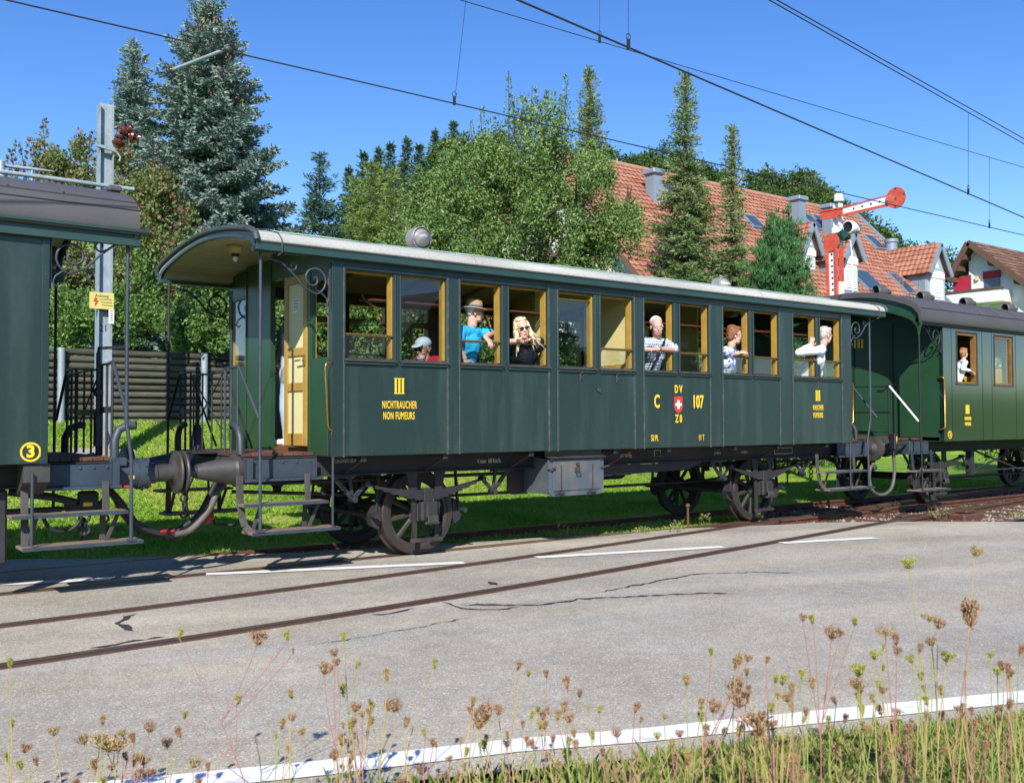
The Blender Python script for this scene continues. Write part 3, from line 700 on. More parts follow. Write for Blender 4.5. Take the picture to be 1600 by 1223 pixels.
# ------------------------------------------------------------------ main carriage
car = empty('passenger_carriage', (0, 0, 0))
tag(car, 'dark green third class carriage C 107 with light grey roof in mid train', 'carriage')
WB = 1.387; ZB, ZS, ZW, ZH, ZT = 1.172, 2.17, 2.205, 3.105, 3.26
WIN = [(-1.241, -.668), (-.565, .005), (.204, .77), (.891, 1.462), (1.643, 2.217), (2.336, 2.895), (3.104, 3.645), (3.781, 4.344), (4.65, 5.203), (5.317, 5.873), (6.223, 6.775), (6.889, 7.421)]
XL, XR = -1.40, 7.70
RX0, RX1 = -2.256, 8.55
def side_wall(s):
    def Y(a): return s*a        # a: distance from axis
    bays = [(WIN[2*i][0], WIN[2*i+1][1]) for i in range(6)]
    ends = [XL]+[b for bay in bays for b in bay]+[XR]
    # posts
    for i in range(0, len(ends), 2):
        a, b_ = ends[i], ends[i+1]
        P(car, 'wall_post', M['green'], lambda b: b.box(a, b_, Y(WB+.004), Y(WB-.085), ZB-.004, ZT, .004))
        for x in ((a+.022, b_-.022) if 0 < i < len(ends)-2 else ((b_-.022,) if i == 0 else (a+.022,))):
            P(car, 'bead_strip', M['bead'], lambda b: b.box(x-.013, x+.013, Y(WB+.004), Y(WB+.014), ZB-.012, 3.13, .004))
    for i, (a, b_) in enumerate(bays):
        P(car, 'side_panel', M['green'], lambda b: b.box(a, b_, Y(WB), Y(WB-.03), ZB, ZS, .003))
        P(car, 'panel_lining', M['cream'], lambda b: b.box(a, b_, Y(WB-.085), Y(WB-.1), ZB+.05, ZS))
        P(car, 'window_header', M['green'], lambda b: b.box(a, b_, Y(WB-.002), Y(WB-.085), ZH, ZT-.002, .003))
        P(car, 'header_bead', M['green'], lambda b: b.box(a, b_, Y(WB-.002), Y(WB+.016), ZH+.012, ZH+.037, .006))
        m0, m1 = WIN[2*i][1], WIN[2*i+1][0]
        P(car, 'window_mullion', M['green'], lambda b: (b.box(m0, m1, Y(WB), Y(WB-.085), ZS, ZH, .004), b.box(m0+.008, m0+.032, Y(WB), Y(WB+.014), ZS, ZH, .006), b.box(m1-.032, m1-.008, Y(WB), Y(WB+.014), ZS, ZH, .006)))
        for k in (0, 1):
            x0, x1 = WIN[2*i+k]
            P(car, 'window_sill', M['cast'], lambda b: b.prism([(Y(WB+.045), ZS-.012), (Y(WB+.045), ZS+.006), (Y(WB-.09), ZW-.002), (Y(WB-.09), ZS-.012)], 0, x0-.028+.002*k, x1+.026))
            P(car, 'sill_moulding', M['green_dark'], lambda b: b.box(x0-.02, x1+.018, Y(WB+.002), Y(WB+.03), ZS-.045, ZS-.013, .008))
            fr = P(car, 'window_frame', M['ochre'], lambda b: (b.box(x1-.016, x1+.002, Y(WB-.03), Y(WB-.12), ZW-.003, ZH+.002), b.box(x0-.002, x0+.008, Y(WB-.05), Y(WB-.12), ZW-.003, ZH+.002), b.box(x0+.008, x1-.016, Y(WB-.06), Y(WB-.12), ZH-.012, ZH+.002)))
            w = 2*i+k
            zt = 3.085 if w == 1 else 3.02 if w == 4 else 2.43
            if s > 0: zt = 2.43 if w not in (3, 6, 7, 10) else 3.085
            P(fr, 'pane', M['glass'], lambda b: b.box(x0+.009, x1-.017, Y(WB-.06), Y(WB-.064), ZW, zt))
            if zt < 3.05: P(fr, 'sash_rail', M['brassbar'], lambda b: b.box(x0+.009, x1-.017, Y(WB-.045), Y(WB-.075), zt-.004, zt+.012, .003))
            if zt < 3.0 or s > 0:
                P(fr, 'guard_bar', M['brassbar'], lambda b: (b.tube([(x0+.005, Y(WB-.012), 2.442), (x1-.005, Y(WB-.012), 2.442)], .0105, 8), b.bar((x1-.012, Y(WB-.012), 2.44), (x1-.012, Y(WB-.06), 2.37), .012, .006)))
    # rivets on the beads and along the lower edge
    rb = MB(); rr = random.Random(11)
    for i in range(0, len(ends), 2):
        for x in (ends[i]+.022, ends[i+1]-.022):
            z = ZB+.06
            while z < 2.15:
                rb.lathe([(.005, 0), (.0035, .003), (0, .004)], (x, Y(WB+.013), z), (0, s, 0), 5); z += .115
    for (a, b_) in bays:
        for t in (.25, .6, .85): rb.lathe([(.008, 0), (.006, .005), (0, .007)], (a+(b_-a)*t, Y(WB), ZB+.05), (0, s, 0), 6)
    rb.build('rivets', M['cast'], car, kind='stuff')
    P(car, 'fascia_board', M['green_dark'], lambda b: (b.box(RX0, RX1, Y(1.478), Y(1.42), 3.205, 3.288, .004), b.box(RX0, RX1, Y(1.43), Y(1.36), 3.20, 3.24)))
    P(car, 'gutter_strip', M['roof_edge'], lambda b: b.box(RX0-.004, RX1+.004, Y(1.478), Y(1.492), 3.283, 3.296))
for s in (-1, 1): side_wall(s)
# floor, inside lining, partition, ceiling
P(car, 'floor', M['seat_wood'], lambda b: b.box(XL+.05, XR-.05, -1.29, 1.29, 1.2, 1.25))
cl = roofshell(car, [(y*.965, z-.075) for y, z in PROF_MAIN], RX0+.03, RX1-.03, M['ceiling'], 'ceiling', .012, 1)
for i in range(9):
    x = XL+.3+i*1.05
    def hoop(b, x=x):
        pts = [(y*.9, z-.10) for y, z in PROF_MAIN if abs(y) < 1.42]
        for a, c in zip(pts[:-1], pts[1:]): b.bar((x, a[0], a[1]), (x, c[0], c[1]), .03, .04)
    P(car, 'roof_hoop', M['ochre'], hoop)
P(car, 'roof_batten', M['ceiling'], lambda b: [b.box(RX0+.05, XL-.02, y-.004, y+.004, prof_z(PROF_MAIN, y/.965)-.096, prof_z(PROF_MAIN, y/.965)-.088) for y in [-1.2+k*.2 for k in range(13)]], kind='stuff')
PX = 2.96
P(car, 'partition', M['cream'], lambda b: (b.box(PX, PX+.04, -1.29, -.36, 1.25, 3.42), b.box(PX, PX+.04, .36, 1.29, 1.25, 3.42), b.box(PX, PX+.04, -.36, .36, 3.1, 3.48)))
P(car, 'partition_rail', M['ochre'], lambda b: (b.box(PX-.012, PX, -1.29, -.36, 2.18, 2.27), b.box(PX-.012, PX, .36, 1.29, 2.18, 2.27)))
for xx_, a_, c_ in ((1.585, -1.29, -1.0), (4.51, .36, 1.29), (6.05, .36, 1.29)): P(car, 'partition', M['cream'], lambda b: b.box(xx_, xx_+.035, a_, c_, 1.25, 3.4))
P(car, 'notice_plate', M['white'], lambda b: b.box(6.04, 6.05, .55, .95, 2.72, 2.82))
for x in (-.28, 1.20, 3.9, 5.45, 6.72):
    for s in (-1, 1):
        def bench(b, x=x, s=s):
            for k in range(5): b.box(x-.46+k*.085, x-.46+k*.085+.07, s*.42, s*1.24, 1.655, 1.68, .004)
            for k in range(5): b.box(x+.07+k*.085, x+.07+k*.085+.07, s*.42, s*1.24, 1.655, 1.68, .004)
        def back(b, x=x, s=s):
            for k in range(6): b.box(x-.03, x+.03, s*.42, s*1.24, 1.74+k*.075, 1.74+k*.075+.06, .006)
        bn = P(car, 'bench_seat', M['seat_wood'], bench); P(bn, 'bench_back', M['seat_wood'], back)
        P(bn, 'bench_end', M['ochre'], lambda b: (b.box(x-.05, x+.05, s*.40, s*.43, 1.25, 2.22, .01), b.box(x-.48, x+.48, s*.43, s*.46, 1.6, 1.655, .006)))
        def rack(b, x=x, s=s):
            for k in range(7): b.box(x-.55, x+.55, s*(1.24-k*.05), s*(1.215-k*.05), 2.83+k*.004, 2.85+k*.004)
        rk = P(car, 'luggage_rack', M['rack_red'], rack)
        for e in (-.5, .5):
            P(rk, 'rack_bracket', M['brass'], lambda b: b.tube([(x+e, s*1.28, 2.62), (x+e, s*1.2, 2.76), (x+e, s*.96, 2.87), (x+e, s*.90, 2.93)], .012, 6))
# ---- end walls
def end_wall(x, e):
    """e=-1: left end (outside faces -x)"""
    x0, x1 = (x, x+.05) if e < 0 else (x-.05, x)
    g = M['green_end']
    P(car, 'end_panel', g, lambda b: b.box(x0, x1, .12, .86, ZB, 3.40, .003))
    P(car, 'end_panel', g, lambda b: b.box(x0, x1, .86, WB-.09, ZB, 2.2, .003))
    P(car, 'end_panel', g, lambda b: b.box(x0, x1, .86, WB-.09, 3.02, 3.36, .003))
    P(car, 'end_panel', g, lambda b: b.box(x0, x1, -WB+.09, -.86, ZB, 2.2, .003))
    P(car, 'end_panel', g, lambda b: b.box(x0, x1, -WB+.09, -.86, 3.02, 3.36, .003))
    P(car, 'end_panel', g, lambda b: b.box(x0, x1, -.86, .12, 3.14, 3.46, .003))
    xo = x0-.012 if e < 0 else x1+.012
    for y in (.135, .45, .85): P(car, 'end_bead', g, lambda b: b.box(min(xo, xo+.012), max(xo, xo+.012), y-.014, y+.014, ZB, 3.35, .003))
    P(car, 'door_jamb', g, lambda b: b.box(x0-.01, x1+.01, -.90, -.85, ZB, 3.14, .003))
    for y0, y1 in ((.9, 1.27), (-1.27, -.9)):
        fr = P(car, 'end_window_frame', M['ochre'], lambda b: (b.box(x0+.01, x1+.02, y0-.04, y0-.005, 2.2, 3.02), b.box(x0+.01, x1+.02, y1+.005, y1+.025, 2.2, 3.02)))
        if y0 > 0: P(fr, 'pane', M['glass'], lambda b: b.box(x+.02*-e, x+.024*-e, y0, y1, 2.2, 3.02))
end_wall(XL, -1); end_wall(XR, 1)
# open cream door on the left platform, seen from its inner side
dr = empty('platform_door', (0, 0, 0), parent=car)
dm = Matrix.Translation((-1.41, -.345, 0)) @ Matrix.Rotation(R(4), 4, 'Z')      # hinge; leaf runs along local -y
def dbox(b, y0, y1, z0, z1, x0, x1, ch=.003): b.box(x0, x1, y0, y1, z0, z1, ch, mtx=dm)
def leaf(b):
    dbox(b, -.075, 0, 1.27, 3.12, -.045, 0); dbox(b, -.49, -.415, 1.27, 3.12, -.045, 0)
    for z0, z1 in ((3.03, 3.12), (2.24, 2.33), (1.86, 1.95), (1.27, 1.40)): dbox(b, -.415, -.075, z0, z1, -.045, 0)
P(dr, 'door_frame', M['ochre'], leaf)
for z0, z1 in ((2.33, 3.03), (1.95, 2.24), (1.40, 1.86)): P(dr, 'door_panel', M['cream_door'], lambda b: dbox(b, -.415, -.075, z0, z1, -.030, -.012))
P(dr, 'door_edge', M['green_end'], lambda b: dbox(b, -.57, -.49, 1.26, 3.13, -.03, .012))
P(dr, 'door_handle', M['brass'], lambda b: (dbox(b, -.475, -.43, 2.13, 2.25, -.058, -.045), b.tube([dm @ Vector((-.06, -.45, 2.19)), dm @ Vector((-.09, -.45, 2.19)), dm @ Vector((-.09, -.33, 2.185))], .009, 6)))
P(dr, 'notice_plate', M['white'], lambda b: dbox(b, -.30, -.18, 2.72, 2.86, -.034, -.030, 0))
P(dr, 'notice_text', M['steel_blue'], lambda b: [dbox(b, -.28, -.20, 2.75+k*.03, 2.758+k*.03, -.0355, -.034, 0) for k in range(4)], kind='stuff')
# roof
rf = roofshell(car, PROF_MAIN, RX0, RX1, M['roof_grey'], 'roof', .05, 20)
arch_board(car, PROF_MAIN, RX0-.004, RX0+.03, .08, M['green']); arch_board(car, PROF_MAIN, RX1-.03, RX1+.004, .08, M['green'])
def roof_band(b, x, r=.016):
    pts = [(x, y*1.006, z+.004) for y, z in PROF_MAIN]
    b.tube(pts, r, 6)
P(rf, 'roof_edge_trim', M['roof_edge'], lambda b: roof_band(b, RX0-.002, .034)); P(rf, 'roof_edge_trim', M['roof_edge'], lambda b: roof_band(b, RX1+.002, .03))
for x in (.35, 2.9, 5.4): P(rf, 'canvas_seam', M['roof_grey'], lambda b: roof_band(b, x, .006))
for x, xx in ((-2.02, -2.0), (8.36, 8.34)):
    P(rf, 'roof_rope', M['cast'], lambda b: b.tube([(x-.2, -.4, 3.575), (x, -1.15, 3.47), (xx, -1.40, 3.405), (xx, -1.495, 3.33), (xx+.01, -1.50, 3.2), (xx-.02, -1.46, 3.17)], .007, 6))
P(rf, 'roof_cable', mat('pale_green_cable', hx('8fb09a'), .6), lambda b: b.tube([(-2.2, -.9, 3.51)]+[(-1.9+i*.5, -1.08, 3.478+.004*math.sin(i*1.7)) for i in range(20)], .008, 6))
M['ventm'] = mat('ventilator_metal', hx('8d8b89'), .5, metal=.2, amt=.15, scale=8)
def vent(parent, x, y, zb, r=.135, ax=(.35, -.94, 0)):
    a = Vector(ax).normalized(); c = Vector((x, y, zb+r+.05))
    v = P(parent, 'roof_ventilator', M['ventm'], lambda b: (b.lathe([(r*.93, -.05), (r, -.04), (r, .12), (r*.93, .125), (r*.93, -.05)], c, a, 24), b.lathe([(.07, 0), (.07, .12)], (x, y, zb-.03), (0, 0, 1), 12)))
    P(v, 'ventilator_cone', M['ventm'], lambda b: (b.lathe([(r*.86, .09), (r*.8, .12), (.0, .24)], c, a, 20), b.lathe([(r*.8, 0), (0, -.15)], c, a, 20)))
vent(rf, .10, -.62, 3.50, .135, (0, -1, 0)); vent(rf, 5.45, -.62, 3.40, .12, (0, -1, 0))
# lamp under the platform roof
lp = P(car, 'platform_lamp', M['cream'], lambda b: b.lathe([(0, 0), (.075, 0), (.085, -.03), (.07, -.075), (.045, -.09)], (-1.92, -.1, 3.47), (0, 0, 1), 16))
P(lp, 'lamp_socket', M['iron_dark'], lambda b: b.lathe([(.05, -.07), (.045, -.105), (.03, -.12), (0, -.12)], (-1.92, -.1, 3.47), (0, 0, 1), 12))
P(lp, 'lamp_bulb', M['white'], lambda b: b.ell((-1.92, -.1, 3.325), .03, .03, .035))
# scrolls
SB = M['steel_blue']
scroll(car, XL, -1.36, -.7, SB); scroll(car, XL, 1.36, -.7, M['iron_dark']); scroll(car, XR, -1.36, .6, SB)
# brass hand rails at the body corners
P(car, 'hand_rail', M['brass'], lambda b: b.tube([(-1.40, -1.33, 2.19), (-1.40, -1.40, 2.135), (-1.475, -1.41, 2.125), (-1.485, -1.41, 2.08), (-1.455, -1.41, 1.52), (-1.445, -1.41, 1.46), (-1.40, -1.40, 1.44), (-1.40, -1.38, 1.40)], .011, 8))
P(car, 'hand_rail', M['brass'], lambda b: b.tube([(7.70, -1.33, 2.15), (7.78, -1.36, 2.1), (7.78, -1.36, 1.5), (7.70, -1.33, 1.45)], .011, 8))
# hooks under window five and six
for px, py in ((907, 586), (964, 589)):
    c = at(px, py, y=-WB)
    P(car, 'sign_hook', M['cast'], lambda b: (b.box(c.x-.018, c.x+.018, -WB-.012, -WB, c.z-.075, c.z+.075, .004), b.lathe([(0, 0), (.012, 0), (.012, .03), (0, .032)], (c.x, -WB, c.z+.03), (0, -1, 0), 8), b.lathe([(0, 0), (.012, 0), (.012, .03), (0, .032)], (c.x, -WB, c.z-.04), (0, -1, 0), 8)))
c = at(935, 609, y=-WB); P(car, 'sign_hook', M['cast'], lambda b: (b.box(c.x-.025, c.x+.025, -WB-.02, -WB, c.z-.02, c.z+.02, .004), b.box(c.x-.005, c.x+.02, -WB-.03, -WB-.02, c.z-.03, c.z)))
# lettering on the near side
YL = -WB-.0035
def let(s, px, py, h, sx=.62, y=YL, m=None, bold=.0, cr=car, space=1.0):
    c = at(px, py, y=y); return text(s, h*1.38, m or M['yellow'], cr, (c.x, y, c.z), sx=sx, bold=bold, space=space)
c = at(624, 603, y=YL); serif_III(car, c.x, c.z, .17, YL+.002)
let('NICHTRAUCHER', 624.5, 633, .082, .45, bold=.0016, space=1.16); let('NON FUMEURS', 623.5, 650, .082, .45, bold=.0016, space=1.16)
c = at(1278, 618, y=YL); serif_III(car, c.x, c.z, .16, YL+.002)
let('RAUCHER', 1278.5, 637, .082, .46, bold=.001, space=1.16); let('FUMEURS', 1278.5, 649, .082, .46, bold=.001, space=1.16)
let('D V', 1060, 608.5, .105, .62, bold=.004); let('Z 0', 1060.5, 654.5, .105, .62, bold=.004)
let('C', 1026.5, 628, .175, .62, bold=.006); let('107', 1090.5, 628.5, .175, .62, bold=.006)
let('52 PL', 1023, 684.5, .08, .55, bold=.001); let('11 T', 1096, 684, .08, .55, bold=.001)
c = at(1060, 632, y=YL)
sh = P(car, 'shield_emblem', M['red'], lambda b: b.prism([(c.x+u*1.15, c.z+w) for u, w in ((-.072, .095), (-.06, .112), (-.035, .104), (0, .115), (.035, .104), (.06, .112), (.072, .095), (.066, .03), (.072, -.02), (.055, -.075), (.03, -.102), (0, -.122), (-.03, -.102), (-.055, -.075), (-.072, -.02), (-.066, .03))], 1, YL-.001, YL+.003))
P(sh, 'white_cross', M['white'], lambda b: (b.box(c.x-.058, c.x+.058, YL-.004, YL-.001, c.z-.016, c.z+.018), b.box(c.x-.02, c.x+.02, YL-.0045, YL-.0012, c.z-.056, c.z+.058)))
# ---- underframe
def underframe(car, x0, x1, m, zc=.95):
    for s in (-1, 1):
        P(car, 'sole_bar', m, lambda b: (b.box(x0, x1, s*.96, s*.975, zc, 1.17), b.box(x0, x1, s*.975, s*1.03, zc, zc+.014), b.box(x0, x1, s*.975, s*1.03, 1.155, 1.169)))
    P(car, 'floor_beam', m, lambda b: [b.box(x-.04, x+.04, -.95, .95, 1.0, 1.16) for x in [x0+.4+k*(x1-x0-.8)/6 for k in range(7)]], kind='stuff')
underframe(car, -2.2, 8.48, M['frame_black'])
for x in (-1.0, .03, 1.25, 2.62, 3.6, 4.95, 5.93, 7.1):
    P(car, 'body_bracket', M['frame_black'], lambda b: (b.bar((x-.06, -1.0, .97), (x, -1.31, 1.13), .035, .02), b.bar((x, -1.0, 1.15), (x, -1.33, 1.15), .03, .02), b.box(x-.035, x+.035, -1.345, -1.30, 1.11, 1.168, .004)))
wheelset(car, 0); wheelset(car, 6.0)
for x in (0, 6.0):
    for s in (-1, 1): running_gear(car, x, s=s)
    for e in (-1, 1):
        for s in (-1, 1): brake(car, x, e, s)
    for e in (-.6, .6): P(car, 'brake_beam', M['iron_dark'], lambda b: b.tube([(x+e, -.9, .48), (x+e, .9, .48)], .03, 8))
P(car, 'brake_rod', M['iron_dark'], lambda b: b.tube([(-2.0, -.25, .78), (.6, -.25, .6), (5.4, -.25, .6), (7.9, -.25, .78)], .02, 8))
P(car, 'air_pipe', M['frame_black'], lambda b: b.tube([(-2.2, -.5, .9), (-1.6, -.55, .87), (7.8, -.55, .87), (8.4, -.5, .9)], .022, 8))
P(car, 'brake_cylinder', M['frame_black'], lambda b: b.lathe([(0, 0), (.16, .0), (.18, .03), (.18, .45), (.12, .5), (0, .5)], (3.6, .1, .85), (1, 0, 0), 16))
P(car, 'air_tank', M['frame_black'], lambda b: b.lathe([(0, 0), (.12, .02), (.17, .08), (.17, .9), (.12, .97), (0, 1.0)], (2.3, .45, .82), (1, 0, 0), 16))
P(car, 'truss_plate', M['frame_black'], lambda b: b.prism([(2.4, .945), (4.62, .945), (4.32, .845), (2.4, .80)], 1, -1.02, -1.0))
# white stencils on the sole bar
YS = -.98
for s, px, py, h, sx in (('V.max  60 Km/h', 764, 720, .055, .7), ('CH-DVZO 55 F   -20 1', 547, 720, .04, .7), ('wh-P 10t Reg', 978, 711.5, .045, .62), ('|-7.50m-|', 1121, 707.5, .04, .7), ('->6.00m<-', 1163, 706, .04, .7)):
    let(s, px, py, h, sx, YS, M['white_letter'])
for px in (1027, 1224):
    c = at(px, 708 if px < 1100 else 704, y=YS); w = .06 if px < 1100 else .22
    P(car, 'stencil_frame', M['white_letter'], lambda b: (b.box(c.x-w, c.x+w, YS-.002, YS, c.z+.04, c.z+.046), b.box(c.x-w, c.x+w, YS-.002, YS, c.z-.046, c.z-.04), b.box(c.x-w, c.x-w+.006, YS-.0025, YS-.0005, c.z-.04, c.z+.04), b.box(c.x+w-.006, c.x+w, YS-.0025, YS-.0005, c.z-.04, c.z+.04)))
P(car, 'red_pull_handle', M['redhose'], lambda b: (b.tube([(2.72, -1.1, .96), (2.95, -1.25, 1.12)], .006, 6), b.ell((2.72, -1.1, .96), .02, .02, .02), b.ell((2.95, -1.25, 1.12), .02, .02, .02)))
# tool box
tb = P(car, 'tool_box', M['toolbox'], lambda b: b.prism([(-1.31, .64), (-1.31, 1.05), (-.75, 1.12), (-.75, .64)], 0, 1.56, 2.40))
P(tb, 'box_front', M['toolbox'], lambda b: b.prism([(x_, z_) for x_, z_ in ((1.52, 1.06), (2.42, 1.06), (2.42, .67), (2.36, .615), (1.58, .615), (1.52, .67))], 1, -1.33, -1.31))
P(tb, 'box_door', M['toolbox'], lambda b: b.box(1.59, 2.36, -1.343, -1.331, .68, 1.04, .004))
P(tb, 'box_flap', M['cast'], lambda b: (b.prism([(-1.38, 1.075), (-1.38, 1.083), (-1.27, 1.11), (-1.27, 1.10)], 0, 1.5, 2.42), b.box(1.5, 2.42, -1.29, -1.27, 1.10, 1.165)))
P(tb, 'box_back_plate', M['frame_black'], lambda b: b.prism([(x_, z_) for x_, z_ in ((1.3, 1.15), (1.62, 1.15), (1.62, .62), (1.36, .62), (1.3, .68))], 1, -.80, -.78))
P(tb, 'box_latch', M['cast'], lambda b: (b.lathe([(0, 0), (.02, 0), (.02, .03), (0, .035)], (1.965, -1.345, 1.0), (0, -1, 0), 10), b.box(1.915, 2.015, -1.36, -1.343, .90, .96, .008), b.tube([(1.93, -1.37, .93), (1.93, -1.38, .88), (2.0, -1.38, .88), (2.0, -1.37, .93)], .007, 6)))
for x in (1.71, 2.22): P(tb, 'box_hinge', M['cast'], lambda b: (b.bar((x, -1.347, .66), (x, -1.347, .99), .02, .008), b.lathe([(0, -.04), (.016, -.04), (.016, .04), (0, .04)], (x, -1.35, .655), (1, 0, 0), 8), b.box(x-.1, x-.04, -1.35, -1.34, .635, .665, .006)))
for x in (1.54, 2.40): P(tb, 'box_catch', M['cast'], lambda b: b.tube([(x-.05, -1.34, .955), (x, -1.37, .95), (x+.06, -1.37, .965)], .011, 6))
# ---- platforms
def platform(car, xw, xe, m_beam=None, zf=1.21):
    """floor between body wall xw and platform end xe"""
    a, b_ = min(xw, xe), max(xw, xe); e = 1 if xe > xw else -1; mb_ = m_beam or M['steel_blue']
    n = 7
    for k in range(n):
        w = (b_-a)/n; P(car, 'platform_plank', M['wood_plat'], lambda b: b.box(a+k*w+.003, a+(k+1)*w-.003, -.98, .98, zf-.035, zf, .004))
    P(car, 'head_stock', mb_, lambda b: (b.box(xe-e*.06, xe+e*.0, -1.16, 1.16, .93, 1.165, .006), b.box(xe-e*.06, xe-e*.10, -1.1, 1.1, .93, .95)))
    for s in (-1, 1):
        P(car, 'platform_side_beam', mb_, lambda b: (b.box(a+.02, b_-.02, s*1.08, s*1.10, .96, 1.15), b.box(a-.04, b_+.01, s*1.08, s*1.19, .93, .957, .004)))
        P(car, 'bolt_row', mb_, lambda b: [b.lathe([(.014, 0), (.012, .01), (0, .014)], (a+.1+k*(b_-a-.2)/4, s*1.10, zz), (0, s, 0), 6) for k in range(5) for zz in (1.12,)], kind='stuff')
platform(car, XL, -2.2); platform(car, XR, 8.48)
for x, e in ((-2.2, -1), (8.48, 1)):
    for y in (-.875, .875): buffer(car, x, y, e, L=.575)
steps(car, -2.30, -1.30, -1, curved=-1); steps(car, 7.03, 8.28, -1, curved=-1); steps(car, -2.30, -1.30, 1); steps(car, 7.03, 8.28, 1)
pole(car, -2.165, -1, .46); pole(car, 8.24, -1, .46, bend=.1); pole(car, -2.165, 1, .46, M['iron_dark']); pole(car, 8.24, 1, .46, M['iron_dark'])
P(car, 'step_rod', SB, lambda b: b.tube([(-1.385, -1.39, 1.17), (-1.385, -1.39, .46)], .013, 8)); P(car, 'step_rod', SB, lambda b: b.tube([(7.64, -1.39, 1.17), (7.64, -1.39, .46)], .013, 8))
for x, e in ((-2.19, -1), (8.47, 1)):
    for s in (-1, 1):
        mm = SB if (s < 0 and e < 0) else M['iron_dark']
        P(car, 'sloping_rail', SB if s < 0 else M['iron_dark'], lambda b: b.tube([(x, s*.72, 2.09), (x, s*.86, 2.10), (x, s*.90, 2.08), (x-e*.02, s*1.36, 1.56)], .017, 8))
        end_rail(car, x, s*.86, s*.52, 2.09, 1.21, mm, 3)
        P(car, 'bridge_bracket', mm, lambda b: b.tube([(x, s*.95, 1.2), (x, s*.94, 1.36), (x-.0, s*.88, 1.46), (x, s*.78, 1.50), (x, s*.70, 1.50)], .035, 10))
        P(car, 'rail_stay', M['iron_dark'], lambda b: b.tube([(x, s*.52, 2.07), (x-e*.3, s*.52, 1.25)], .012, 6))
    # folding gate over the gangway
    for k in range(4): P(car, 'gate_bar', M['iron_dark'], lambda b: b.tube([(x, -.42+k*.28, 1.22), (x, -.42+k*.28, 2.07)], .010, 6))
    P(car, 'gate_bar', M['iron_dark'], lambda b: (b.tube([(x, -.5, 2.05), (x, .5, 2.05)], .012, 6), b.tube([(x, -.45, 2.03), (x, .42, 1.45)], .009, 6), b.tube([(x, .45, 2.03), (x, -.42, 1.45)], .009, 6)))
    P(car, 'bridge_plate', M['iron_dark'], lambda b: b.box(x-.02 if e > 0 else x-.28, x+.28 if e > 0 else x+.02, -.35, .35, 1.2, 1.215))
# hand brake on the far corner of the left platform
hb = P(car, 'brake_column', M['iron_dark'], lambda b: (b.tube([(-2.1, .55, 1.2), (-2.1, .55, 2.15)], .025, 8), b.lathe([(.09, 0), (.05, .25), (.03, .3)], (-2.1, .55, 1.2), (0, 0, 1), 12)))
P(hb, 'brake_crank', M['iron_dark'], lambda b: b.tube([(-2.1, .55, 2.15), (-2.1, .55, 2.2), (-2.1, .86, 2.2), (-2.1, .86, 2.34)], .015, 8))
# couplings and hoses between the carriages
def coupling(car, x, e):
    P(car, 'draw_hook', M['iron_dark'], lambda b: (b.bar((x, 0, 1.0), (x+e*.22, 0, 1.0), .05, .06, .01), b.tube([(x+e*.2, 0, 1.0), (x+e*.28, 0, 1.0), (x+e*.32, 0, 1.05), (x+e*.28, 0, 1.11)], .03, 8)))
    P(car, 'coupling_chain', M['iron_dark'], lambda b: [torus(b, (x+e*.2, .1+.0*k, .88-k*.085), (1, 0, 0) if k % 2 else (0, 1, 0), .04, .012, 10, 6) for k in range(5)])
coupling(car, -2.2, -1); coupling(car, 8.48, 1)
def hose(car, pts, r=.03, m=None, red=None, name='air_hose'):
    P_ = [Vector(p) for p in pts]; out = []
    for i in range(len(P_)-1):          # catmull-rom
        p0, p1, p2, p3 = P_[max(0, i-1)], P_[i], P_[i+1], P_[min(len(P_)-1, i+2)]
        for k in range(6):
            t = k/6; out.append(.5*((2*p1)+(p2-p0)*t+(2*p0-5*p1+4*p2-p3)*t*t+(3*p1-p0-3*p2+p3)*t**3))
    out.append(P_[-1]); o = P(car, name, m or M['rubber'], lambda b: b.tube(out, r, 8))
    if red: P(o, 'hose_cock', M['redhose'], lambda b: b.ell(red, .035, .035, .07, mtx=Matrix.Rotation(R(35), 3, 'Y')))
    return o
hose(car, [(-2.2, -.62, .93), (-2.34, -.70, .8), (-2.44, -.72, .62), (-2.62, -.72, .45), (-2.78, -.72, .42)], .032, M['rubber_grey'])
hose(car, [(-2.2, -.35, .93), (-2.32, -.42, .75), (-2.46, -.45, .55), (-2.7, -.45, .40)], .03, red=(-2.3, -.38, .52))
hose(car, [(-2.2, .4, .93), (-2.28, .4, .7), (-2.24, .4, .42), (-2.2, .4, .36)], .022)
hose(car, [(8.48, -.5, .9), (8.62, -.5, .7), (8.85, -.5, .5), (9.0, -.5, .52)], .03)
P(car, 'red_valve_handle', M['redhose'], lambda b: b.bar((-2.28, -.5, .97), (-2.36, -.62, .965), .02, .02, .005))
P(car, 'step_cable', M['iron_dark'], lambda b: b.tube([(-2.1, .2, .9), (-2.12, .1, .6), (-2.1, .0, .42), (-1.9, -.1, .40)], .014, 6))

